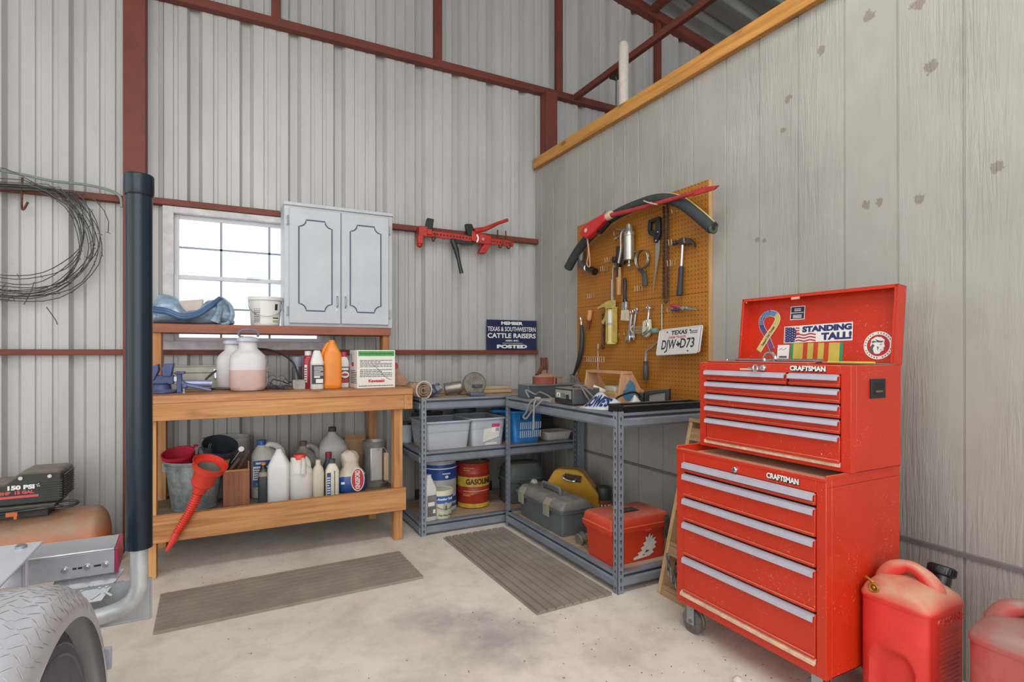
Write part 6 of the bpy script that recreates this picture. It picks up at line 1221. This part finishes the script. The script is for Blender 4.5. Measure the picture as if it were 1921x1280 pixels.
# lift-out tray and tools lying in the open top
t = thing('lift_out_tray', 'shallow red tray resting in the open top of the chest', 'tray', (1.955, 1.46, 1.103), -PI / 2)
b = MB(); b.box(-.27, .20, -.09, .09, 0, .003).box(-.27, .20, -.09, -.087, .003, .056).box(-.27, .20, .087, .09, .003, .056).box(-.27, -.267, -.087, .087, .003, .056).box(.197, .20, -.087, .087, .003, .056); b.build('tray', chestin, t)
b = MB(); b.tube([(p[0] - .035, p[1], .058) for p in rr(.474, .184, .02, 0)], .0035, 6, True); b.build('rolled_rim', M('tray_rim', 'c4604f', .4), t)
b = MB(); b.cyl((-.19, 0, 0), (.19, 0, 0), .0075, seg=10); b.torus((-.02, -.012, .006), .025, .006, 'y', 18, 6)
tag(b.build('chrome_wrench', chrome, loc=(1.90, 1.42, 1.168), rz=-PI / 2), 'long chrome wrench lying across the tray in the open chest', 'wrench')
b = MB(); b.cyl((0, -.07, 0), (0, .09, 0), .004, seg=8)
tag(b.build('yellow_rod', M('yellow_rod', 'c9c04a', .5), loc=(1.98, 1.17, 1.163), rz=math.radians(5)), 'thin yellow rod lying on the right end of the open chest', 'rod')
b = MB(); b.cyl((0, -.09, 0), (0, .09, 0), .006, seg=8); b.ball((0, .09, 0), .01)
tag(b.build('steel_extension', steel, loc=(1.92, 1.60, 1.163), rz=math.radians(-12)), 'short dark steel bar at the left end of the open chest', 'bar')
# ================================================================== WOODEN STEP LADDER BEHIND THE CABINET
lw = WOOD('ladder_wood', 'c5a679', '9d7c50', 'Z', knots=.2)
t = thing('step_ladder', 'old wooden step ladder leaning between the steel shelves and the red cabinet', 'ladder', (1.905, 1.96, 0), -PI / 2)
SL = math.atan2(.225, .86)
TX = Matrix.Rotation(-SL, 4, 'X')
for x in (-.135, .115):
    b = MB(); b.box(x, x + .022, 0, .065, .0, .885, TX); b.build('side_rail', lw, t, bev=.002)
for i, z in enumerate((.03, .24, .46, .66, .82)):
    b = MB(); b.box(-.113, .115, .004, .07, z, z + .02, TX); b.box(-.113, .115, .0, .016, z - .045, z, TX); b.build('tread', WOOD('tread_wood', 'b59470', '8a6b48', 'X', knots=.2), t, bev=.002)
b = MB(); b.box(-.14, .14, -.004, .08, .868, .888, TX); b.build('top_cap', WOOD('tread_wood', '', ''), t, bev=.003)
# chain
t = thing('link_chain', 'short length of heavy grey chain hanging on the wooden ladder', 'chain', (1.905, 1.955, .19))
for i in range(7):
    b = MB(); a = i * 1.15; x = -.03 - .014 * math.sin(i * .9); y = .03 - i * .014; z = .02 - i * .026 if i < 5 else -.09 - (i - 5) * .03
    L = []
    for q in range(16):
        an = 2 * PI * q / 16; L.append((x + .013 * math.cos(an) * (1 if i % 2 else .3), y + .013 * math.cos(an) * (.3 if i % 2 else 1), z + .022 * math.sin(an)))
    b.tube(L, .005, 6, True); b.build('link', M('chain_grey', '8d8f8c', .45, .7, .2), t)
# ================================================================== PLASTIC FUEL CANS
def superring(w, d, z, n=64, e=4.6, ox=0, oy=0, dent=None):
    R = []
    for i in range(n):
        a = 2 * PI * (i + .5) / n; c, s = math.cos(a), math.sin(a)
        x = w / 2 * math.copysign(abs(c) ** (2 / e), c); y = d / 2 * math.copysign(abs(s) ** (2 / e), s)
        if dent: x, y = dent(x, y, z)
        R.append((x + ox, y + oy, z))
    return R
def fuelcan(name, label, loc, rz, matl, w=.235, d=.222, H=1.0, text=True):
    t = thing(name, label, 'fuel can', loc, rz)
    def dent(x, y, z):
        # arched hand recesses in the two wide sides and a framed panel on the ends
        if x < -w * .40:
            top = .262 - 13 * y * y
            f = max(0, min(1, (top - z) / .012)) * max(0, min(1, (.068 - abs(y)) / .012)) * max(0, min(1, (z - .02) / .02))
            x += .020 * f
        if y < -d * .43:
            f = max(0, min(1, (w * .40 - abs(x)) / .006)) * max(0, min(1, (.385 - z) / .006)) * max(0, min(1, (z - .02) / .02)); y += .004 * f
        return x, y
    zs = [0, .006, .012] + [.02 + i * .012 for i in range(32)]
    b = MB(); rings = []
    for z in zs:
        k2 = .93 if z == 0 else (.98 if z < .01 else 1); rings.append(superring(w * k2, d * k2, z * H, dent=lambda x, y, zz: dent(x, y, zz / H)))
    for z, k2, k3 in ((.390, 1.012, 1.015), (.400, 1.02, 1.025), (.410, 1.0, 1.01), (.422, .95, .97), (.434, .86, .91), (.445, .73, .82), (.454, .56, .70), (.460, .36, .50), (.462, .1, .15)): rings.append(superring(w * k2, d * k3, z * H, e=5.0 if z < .405 else (4 if z < .43 else 2.8)))
    b.loft(rings); b.build('body', matl, t, smooth=60)
    b = MB(); b.tube([(-.010, .070, .405 * H), (-.008, .068, .435 * H), (-.005, .050, .472 * H), (.0, .012, .492 * H), (.0, -.022, .488 * H), (.002, -.055, .462 * H), (.004, -.066, .425 * H)], [.036, .036, .028, .020, .020, .027, .036], 14, sub=5); b.build('handle', matl, t, smooth=70)
    CX = Matrix.Translation((.078, -.045, .448 * H)) @ Matrix.Rotation(math.radians(22), 4, 'Y')
    b = MB(); b.lathe([(.03, -.02), (.03, .02), (.036, .022), (.038, .026), (.038, .048), (.034, .052), (0, .052)], 26, CX)
    for i in range(26): a = 2 * PI * i / 26; b.box(.0375, .040, -.002, .002, .027, .047, CX @ Matrix.Rotation(a, 4, 'Z'))
    b.build('cap', blackgloss, t)
    b = MB(); b.tube([tuple(CX @ Vector(p)) for p in ((.03, .0, .02), (.055, .0, .03), (.075, 0, .012), (.06, 0, -.01), (.03, 0, .0))], .0025, 6, sub=4); b.build('strap', blackgloss, t)
    return t
def canmat(name, col, dcol, dust, rough):
    k = NT(name); n = k.noise(6, 5, .6); n2 = k.noise(22, 5, .65)
    c = k.ramp(n, [(.3, lin(col)), (.7, tuple(min(1, x * 1.35 + .01) for x in lin(col)[:3]))])
    if rough > .2: n2 = k.ramp(k.noise(11, 6, .75), [(.42, (.1, .1, .1)), (.58, (.9, .9, .9))])
    f = k.math('MULTIPLY', k.math('ADD', k.ramp(k.up(), [(.1, (0, 0, 0)), (.75, (1, 1, 1))]), rough), k.ramp(n2, [(.3, (.55,) * 3), (.6, (1,) * 3)]), True)
    c = k.mix(k.math('MULTIPLY', f, dust, True), c, lin(dcol)); k.link(c, k.b.inputs['Base Color']); k.b.inputs['Roughness'].default_value = .42
    k.bump(k.noise(120, 3), .05, .002); return k.m
cm = canmat('fuel_can_red', 'c22a22', 'bf9c80', .85, .02)
t = fuelcan('fuel_can', 'tall red plastic fuel can with dusty shoulders beside the red cabinet', (1.992, .990, .001), 0, cm)
b = MB(); Z = FR(0, -.1075, 0); b.text('GASOLINE', Z @ Matrix.Translation((.008, .365, 0)), .032, .15, .0008, ext=.0018)
for i in range(14): b.box(-.06 + (i % 3) * .004, .075 - (i * 7 % 5) * .006, -.1085, -.107, .315 - i * .014, .319 - i * .014)
b.torus((.0, -.1078, .085), .028, .002, 'y', 24, 6); b.torus((.0, -.1078, .085), .014, .002, 'y', 18, 6); b.build('embossing', cm, t)
b = MB(); SX = frame((-.1185, .06, .418), (0, -1, 0), (-.35, 0, 1)); b.torus((-.112, .055, .428), .013, .0045, 'x', 18, 8); b.ball((-.110, .055, .428), .007); b.tube([(-.112, .055, .443), (-.108, .075, .45), (-.105, .085, .452)], .0045, 6); b.build('vent_plug', M('brass', 'b58a3a', .35, .8, .1), t)
cm2 = canmat('fuel_can_dusty', 'ab2a2c', '8f8076', .8, .42)
t = fuelcan('fuel_can', 'heavily dust-coated red plastic fuel can at the right edge of the photo', (1.99, .685, .001), 0, cm2, .26, .22, .98)
b = MB(); b.box(.05, .09, -.03, .03, .455, .475); b.build('spout_holder', M('spout_yellow', 'c4b23a', .5), t)
# ================================================================== BACK WALL: SIGN, FARM JACK, HOOKS, WIRE
t = thing('member_sign', 'navy enamel sign with white capitals leaning on the girt by the corner', 'sign', (2.128, 4.088, 1.219))
b = MB(); b.box(-.235, .235, -.003, .003, 0, .25); b.build('plate', M('sign_navy', '1f2b50', .35, .1, .12, 10), t)
b = MB(); Z = FR(0, -.0034, 0)
b.text('MEMBER', Z @ Matrix.Translation((.0, .222, 0)), .035, .205, .0016); b.text('TEXAS & SOUTHWESTERN', Z @ Matrix.Translation((.0, .172, 0)), .052, .455, .0006); b.text('CATTLE RAISERS', Z @ Matrix.Translation((.0, .117, 0)), .054, .455, .0014)
b.text('ASSN. INC.', Z @ Matrix.Translation((.0, .077, 0)), .019, .13, .0006); b.strip(Z, -.09, .10, .055, .058, .0008); b.text('POSTED', Z @ Matrix.Translation((.0, .027, 0)), .038, .285, .0022); b.build('lettering', whitepaper, t)
jr = M('jack_red', 'b8362c', .45, .1, .15, 12)
t = thing('farm_jack', 'red and black farm jack hung sideways on hooks on the metal wall', 'jack', (1.695, 4.03, 2.105), 0, None, (0, math.radians(1.2), 0))
b = MB(); b.box(-.40, .41, -.012, .012, -.022, .022); b.m(1)
for i in range(28): b.cyl((-.36 + i * .027, -.0128, .0), (-.36 + i * .027, -.012, .0), .007, seg=10)
b.build('rack_bar', [jr, ink], t, bev=.002)
b = MB(); b.box(-.405, -.34, -.03, .03, -.03, .045); b.box(-.41, -.37, -.028, .028, -.09, -.02); b.ball((-.39, 0, -.095), .022); b.box(-.36, -.30, -.026, .026, -.012, .03); b.build('foot', jr, t, bev=.004)
b = MB(); b.prism([(-.355, .0), (-.30, .0), (-.285, .11), (-.335, .115)], 'y', -.025, .02); b.prism([(.0, .02), (.05, .02), (.045, .085), (.03, .115), (-.02, .11)], 'y', -.025, .02); b.build('jaw', M('jack_black', '24302f', .45, .2, .2), t, bev=.004)
b = MB(); b.prism([(.03, -.02), (.14, -.035), (.20, -.03), (.20, .04), (.09, .05), (.03, .06)], 'y', -.032, .028); b.prism([(.14, -.035), (.20, -.03), (.15, -.11), (.095, -.11), (.11, -.07)], 'y', -.036, .02); b.build('runner', jr, t, bev=.005)
b = MB(); b.tube([(.05, -.03, .06), (.14, -.035, .085), (.25, -.035, .145), (.34, -.035, .185)], [.022, .019, .014, .014], 10); b.build('handle', jr, t)
b = MB(); b.tube([(-.13, -.02, -.03), (-.10, -.02, -.10), (-.075, -.02, -.19), (-.05, -.02, -.285)], [.024, .022, .015, .017], 8); b.prism([(-.14, -.02), (.06, -.03), (.05, -.045), (-.02, -.055), (-.12, -.045)], 'y', -.028, .015); b.build('lever', M('jack_black', ''), t)
b = MB(); b.tube([(.07, -.036, .03), (.08, -.04, .0), (.07, -.04, -.03)], .008, 8); b.cyl((.12, -.045, .0), (.12, -.03, .0), .012); b.build('spring', chrome, t)
for i, (x, lb) in enumerate(((1.41, 'rusty J hook at the left end of the red jack'), (2.06, 'rusty J hook at the right end of the red jack'), (1.985, 'second rusty J hook near the right end of the jack'), (-1.038, 'rusty J hook holding the coil of barbed wire'))):
    b = MB(); z = 2.09 if i < 3 else 2.07; k2 = 1 if i < 3 else 1.1
    b.tube([(0, .012, .12 * k2), (0, .005, .06), (0, -.01, -.01), (.0, -.035, -.035), (.0, -.07, -.025), (.005, -.085, .02)] if i < 3 else [(0, .018, .13), (0, .012, .05), (.005, -.01, -.045), (.02, -.035, -.06), (.04, -.045, -.02)], .006, 8, sub=4)
    tag(b.build('wall_hook', rust, loc=(x, 4.06, z)), lb, 'hook')
b = MB(); rnd = random.Random(17)
for i in range(17):
    f = i / 16; rx = .30 + .12 * f + rnd.uniform(-.02, .02); rz_ = .30 + .06 * f; cx, cz = -1.07 + rnd.uniform(-.015, .015), 1.855 + rnd.uniform(-.02, .01) + (.06 if i % 4 == 0 else 0); ph = rnd.uniform(0, 6); pts = []
    top = 2.17 - rnd.uniform(0, .05)
    n = 34 if i < 15 else 24
    for j in range(n):
        a = 2 * PI * j / 34 + ph * .2; wv = 1 + .025 * math.sin(3 * a + ph) + .012 * math.sin(7 * a + 2 * ph)
        pts.append((cx + rx * wv * math.cos(a), 4.035 + .022 * math.sin(2 * a + ph), min(top + .02 * math.cos(a), cz + rz_ * wv * math.sin(a))))
    b.tube(pts, .0026, 5, n == 34)
    for j in range(0, n, 4):
        p = pts[j]; d2 = Vector((rnd.uniform(-1, 1), rnd.uniform(-.5, .5), rnd.uniform(-1, 1))).normalized() * .014
        b.tube([(p[0] - d2.x, p[1] - d2.y, p[2] - d2.z), (p[0] + d2.x, p[1] + d2.y, p[2] + d2.z)], .0018, 4)
for P_ in ([(-1.3, 4.02, 2.21), (-1.1, 4.02, 2.225), (-.95, 4.03, 2.15), (-.80, 4.03, 2.07), (-.75, 4.03, 2.035)], [(-.92, 4.03, 1.46), (-.88, 4.03, 1.39), (-.87, 4.03, 1.36)], [(-1.02, 4.03, 1.47), (-.99, 4.03, 1.54), (-.975, 4.03, 1.60)]): b.tube(P_, .0026, 5, sub=3)
tag(b.build('barbed_wire_coil', M('wire_dull', '5b5c57', .5, .5, .25, 40)), 'loose coil of dull barbed wire hanging on the left of the metal wall', 'wire coil')
b = MB(); b.tube([(-1.35, 4.06, 2.24), (-1.05, 4.06, 2.215), (-.9, 4.055, 2.195), (-.75, 4.055, 2.195), (-.64, 4.05, 2.18), (-.575, 4.04, 2.145), (-.565, 4.04, 2.08)], .008, 8, sub=4)
tag(b.build('green_cable', M('pale_green_cable', '7f8f84', .4, 0, .1)), 'pale green cable running along the girt behind the wire coil to the column', 'cable')
# ================================================================== AIR COMPRESSOR
t = thing('air_compressor', 'dusty orange air compressor with black ribbed motor cover', 'air compressor', (-.98, 3.73, 0))
tank = M('tank_orange', 'bd6a35', .5, .05, .18, 5, dust=1.0, dlo=0, dhi=.45, dcol='a08a76', speck=.5)
b = MB(); prof = [(0, -.44)] + [(.152 * math.sin(a * PI / 16), -.37 - .07 * math.cos(a * PI / 16)) for a in range(1, 9)] + [(.152 * math.sin(a * PI / 16), .37 - .07 * math.cos(a * PI / 16)) for a in range(8, 16)] + [(0, .44)]
b.lathe(prof, 36, Matrix.Translation((-.03, 0, .205)) @ Matrix.Rotation(PI / 2, 4, 'Y')); b.build('tank', tank, t, smooth=60)
for x in (-.36, .30):
    b = MB(); b.prism([(-.11, 0), (.11, 0), (.07, .10), (-.07, .10)], 'x', x, x + .04); b.build('foot', M('foot_black', '2a2c2b', .6), t)
b = MB(); b.lathe([(.04, -.02), (.075, -.02), (.08, -.01), (.08, .01), (.075, .02), (.04, .02)], 26, Matrix.Translation((.385, .10, .08)) @ Matrix.Rotation(PI / 2, 4, 'X')); b.cyl((.385, .07, .08), (.385, .13, .08), .042); b.build('wheel', M('wheel_rubber', '343635', .8, 0, .3, 30), t)
cov = M('cover_black', '282d2b', .45, 0, .15, 10, dust=1.0, dcol='8f8371')
Y0, Y1 = -.14, .09
cp = [(-.40, .425), (.215, .425), (.225, .44), (.228, .575), (.21, .592), (.055, .592), (-.005, .54), (-.40, .535)]
b = MB(); b.prism(cp, 'y', Y0, Y1); cvr = b.build('motor_cover', cov, t, bev=.012)
b = MB()
for i in range(8): b.box(.150 + (i % 8) * -.004 + .0, .226, Y0 - .006, Y0 + .002, .447 + i * .0125, .453 + i * .0125); 
for i in range(10): b.box(.224, .234, Y0 + .02, Y1 - .02, .447 + i * .0125, .453 + i * .0125)
b.build('vent_slats', cov, cvr)
b = MB(); Z = FR(0, Y0 - .0012, 0); b.poly(Z, [(-.04, .445), (.12, .445), (.14, .535), (.02, .528)], .0004); b.m(1); b.text('150 PSI', Z @ Matrix.Translation((.062, .518, .0014)), .028, .105, .0016); b.poly(Z @ Matrix.Translation((.130, .524, 0)), [((.011 if q % 2 == 0 else .005) * math.cos(PI / 2 + q * PI / 5), (.011 if q % 2 == 0 else .005) * math.sin(PI / 2 + q * PI / 5)) for q in range(10)], .0008)
b.m(2); b.text('3HP  15 GAL', Z @ Matrix.Translation((.045, .493, .0014)), .021, .135, .0012); b.strip(Z, -.06, .13, .466, .478, .0008); b.m(1); b.text('C', Z @ Matrix.Translation((0, 0, .001)) @ Matrix.Translation((-.135, .50, 0)), .05, .04, .002); b.build('label', [M('label_charcoal', '23282a', .5), whitepaper, M('label_coral', 'c9514a', .5)], cvr)
for x in (.06, .175): b = MB(); b.cyl((x, Y0 - .008, .565), (x, Y0, .565), .009); b.build('screw', M('screw_pale', 'c7c5bd', .4, .4), cvr)
b = MB(); b.box(-.40, .20, -.16, .10, .405, .425); b.box(-.40, .16, -.10, .10, .355, .405); b.build('base_tray', M('tray_black', '303332', .5, 0, .2, 10, dust=.9, dcol='8f8371'), t, bev=.004)
b = MB(); b.tube([(.20, -.12, .42), (.25, -.12, .425), (.29, -.12, .41), (.25, -.12, .395), (.20, -.12, .40)], .006, 8, sub=3); b.tube([(-.35, -.17, .385), (-.15, -.165, .39), (.0, -.165, .40), (.12, -.16, .405), (.22, -.14, .405)], .008, 8, sub=3); b.build('power_cord', blackgloss, t)
for x, z in ((-.12, .375), (.035, .395)): b = MB(); b.box(x - .022, x + .022, -.182, -.160, z - .01, z + .01); b.box(x + .008, x + .02, -.182, -.165, z - .025, z - .01); b.build('cord_clip', M('clip_orange', 'c2622f', .5), t)
# ================================================================== BOAT TRAILER
alup = M('trailer_aluminium', 'c3c5cb', .32, .55, .08, 10)
alud = M('trailer_plate', 'b3b6b9', .42, .5, .12, 12)
t = thing('boat_trailer', 'aluminium boat trailer corner with tread-plate fender, wheel and upright guide post', 'trailer', (-.2, 1.1, 0))
# local: x right, y away along the trailer
FX0, FX1, RC, ZC = -.31, -.035, .462, .34
sec = [(FX0, RC + .008), (FX1 - .055, RC + .008), (FX1 - .035, RC + .004), (FX1 - .018, RC - .006), (FX1 - .007, RC - .020), (FX1 - .002, RC - .035), (FX1, RC - .052)]
secb = [(x, r - .004) for x, r in sec[::-1]]
rings = []
for i in range(61):
    a = math.radians(-12 + 204 * i / 60); rings.append([(x, r * math.cos(a), ZC + r * math.sin(a)) for x, r in sec + secb])
b = MB(); b.loft(rings)
# raised tread bars over the fender skin
def secpos(s):
    L = [0]
    for p, q in zip(sec, sec[1:]): L.append(L[-1] + math.hypot(q[0] - p[0], q[1] - p[1]))
    s = max(0, min(L[-1], s))
    for k2 in range(len(sec) - 1):
        if s <= L[k2 + 1]:
            f = (s - L[k2]) / (L[k2 + 1] - L[k2]); p, q = sec[k2], sec[k2 + 1]; nx, nr = -(q[1] - p[1]), (q[0] - p[0]); nl = math.hypot(nx, nr)
            return p[0] + (q[0] - p[0]) * f, p[1] + (q[1] - p[1]) * f, nx / nl, nr / nl
def onf(s, a, hgt):
    x, r, nx, nr = secpos(s); x += nx * hgt; r += nr * hgt; return (x, r * math.cos(a), ZC + r * math.sin(a))
LT = .30
for i in range(66):
    for j in range(16):
        a = math.radians(4 + i * 2.6); s = .010 + j * .0200 + (i % 2) * .0100
        if s > LT: continue
        dirn = 1 if (i + j) % 2 else -1
        du, dv = .0075, .0075 * dirn; wv = .0018
        P4 = []
        for e, hh in ((-1, .0), (0, .0009), (1, .0)):
            for w_ in (-1, 1): P4.append(onf(s + e * du - w_ * wv * dirn * .7, a + (e * dv + w_ * wv * .7) / RC, hh if hh else .0004))
        mid = [onf(s + e * du, a + e * dv / RC, .0012 if e == 0 else .0006) for e in (-1, 0, 1)]
        b.add([P4[0], P4[2], P4[4], P4[1], P4[3], P4[5]] + mid, [(0, 1, 7, 6), (1, 2, 8, 7), (6, 7, 4, 3), (7, 8, 5, 4)])
b.build('fender', M('tread_plate', 'cfd0d6', .3, .45, .05, 8), t, smooth=35)
rings = [[(x, r * math.cos(math.radians(-12 + 204 * i / 60)), ZC + r * math.sin(math.radians(-12 + 204 * i / 60))) for x, r in ((FX0 + .002, RC + .003), (FX0 + .004, RC + .003), (FX0 + .004, .06), (FX0 + .002, .06))] for i in range(61)]
b = MB(); b.loft(rings); b.build('inner_guard', M('guard_grey', '8a8d82', .7, .1, .25, 12), t, smooth=0)
b = MB(); b.box(-.048, -.034, .432, .446, .475, .525); b.build('marker_light', M('marker_lilac', 'a09fae', .3), t, bev=.003)
b = MB(); tr_ = [(.205, -.10), (.25, -.102), (.335, -.098), (.362, -.085), (.372, -.06), (.374, 0), (.372, .06), (.362, .085), (.335, .098), (.25, .102), (.205, .10)]
WX = Matrix.Translation((-.155, 0, .375)) @ Matrix.Rotation(PI / 2, 4, 'Y')
b.lathe(tr_, 64, WX)
for s in (-.045, -.015, .015, .045): b.torus((-.155 + s, 0, .375), .3725, .0025, 'x', 64, 5)
for i in range(72):
    a = 2 * PI * i / 72
    for x0, x1 in ((-.235, -.205), (-.105, -.075)):
        R2 = Matrix.Translation((-.155, 0, .375)) @ Matrix.Rotation(a, 4, 'X'); b.box(x0 + .0, x1, -.004, .004, .364, .3735, R2)
for r in (.336, .318, .25): b.torus((-.057 - (.002 if r > .33 else 0), 0, .375), r, .0035, 'x', 64, 5)
b.build('tyre', M('tyre_rubber', '565b66', .6, 0, .15, 20), t, smooth=40)
b = MB(); b.lathe([(.21, .085), (.205, .095), (.19, .09), (.17, .04), (.12, .05), (.08, .075), (.05, .08), (0, .08)], 40, WX); b.build('rim', M('rim_dark', '3d3f42', .4, .6), t)
# rear crossbar, bracket, lamp, step plates
b = MB(); b.prism([(.705, .606), (.715, .606), (.715, .66), (.78, .672), (.78, .676), (.705, .668)], 'x', -.60, -.068); b.prism([(.70, .668), (.78, .684), (.78, .688), (.70, .674)], 'x', -.60, -.068); cb = b.build('lamp_bar', alup, t, bev=.003)
for x in (-.175, -.128, -.088): b = MB(); b.cyl((x, .70, .632), (x, .706, .632), .007, seg=12); b.cyl((x, .695, .632), (x, .70, .632), .0045, seg=8); b.build('bolt', chrome, cb)
b = MB()
for x0, x1 in ((-.158, -.150), (-.147, -.138), (-.113, -.098)): b.box(x0, x1, .704, .7055, .629, .634)
b.build('slot', ink, cb)
b = MB(); b.prism([(.702, .606), (.785, .62), (.785, .688), (.702, .672)], 'x', -.068, -.060); lab(b.build('tail_lamp', M('tail_red', 'a02b52', .25, 0, .15, 30), t, bev=.002), 'red lens at the end of the bar')
b = MB(); b.box(-.30, -.212, .25, .68, .715, .722); b.prism([(-.30, .62), (-.29, .62), (-.29, .715), (-.30, .715)], 'y', .25, .66); b.box(-.225, -.215, .56, .575, .62, .715); b.build('bunk_bracket', M('bracket_plate', 'cfd1da', .4, .3, .05), t, bev=.002)
b = MB(); b.lathe([(.012, 0), (.012, .006), (.006, .010), (0, .010)], 12, Matrix.Translation((-.245, .64, .722))); b.build('bracket_bolt', steel, t)
b = MB(); SR = Matrix.Translation((0, .665, .548)) @ Matrix.Rotation(math.radians(38), 4, 'X'); b.prism([(-.20, 0), (-.09, 0), (-.05, .085), (-.20, .085)], 'z', 0, .006, SR)
for i in range(5):
    for j in range(3):
        b.box(-.011, .011, -.0025, .0025, .006, .0085, SR @ Matrix.Translation((-.185 + i * .027, .015 + j * .027, 0)) @ Matrix.Rotation(.7 if (i + j) % 2 else -.7, 4, 'Z'))
b.build('step_plate', alud, t)
b = MB(); b.box(-.24, .016, .690, .694, .472, .582); b.tube([(-.24, .69, .472), (.016, .69, .472)], .003, 6); b.tube([(.016, .69, .472), (.016, .69, .582)], .0025, 6); b.build('mud_plate', alud, t)
b = MB(); b.box(-.60, -.05, .70, .74, .50, .57); b.box(-.42, -.34, -1.6, .74, .46, .56); b.build('frame_rail', alup, t, bev=.004)
b = MB(); b.tube([(-.0055, .641, .70), (-.0055, .641, .60), (-.008, .641, .575), (-.018, .641, .551), (-.035, .641, .535), (-.06, .641, .525), (-.12, .641, .515), (-.22, .641, .505)], .0205, 16, sub=4); b.build('post_elbow', M('galv_pipe', 'c6cacb', .42, .4, .2, 14, .05, 60), t)
b = MB(); b.lathe([(.0305, .683), (.0305, 1.62), (.025, 1.62), (.025, .683), (.0305, .683)], 32, Matrix.Translation((-.0055, .641, 0))); gp = b.build('guide_post', M('pvc_blue_black', '12222d', .24, 0, .08, 3, spec=.35), t, smooth=40)
b = MB(); b.lathe([(.0325, 1.613), (.0345, 1.618), (.0345, 1.665), (.032, 1.668), (0, 1.668)], 32, Matrix.Translation((-.0055, .641, 0))); b.build('post_cap', M('pvc_blue_black', ''), gp)
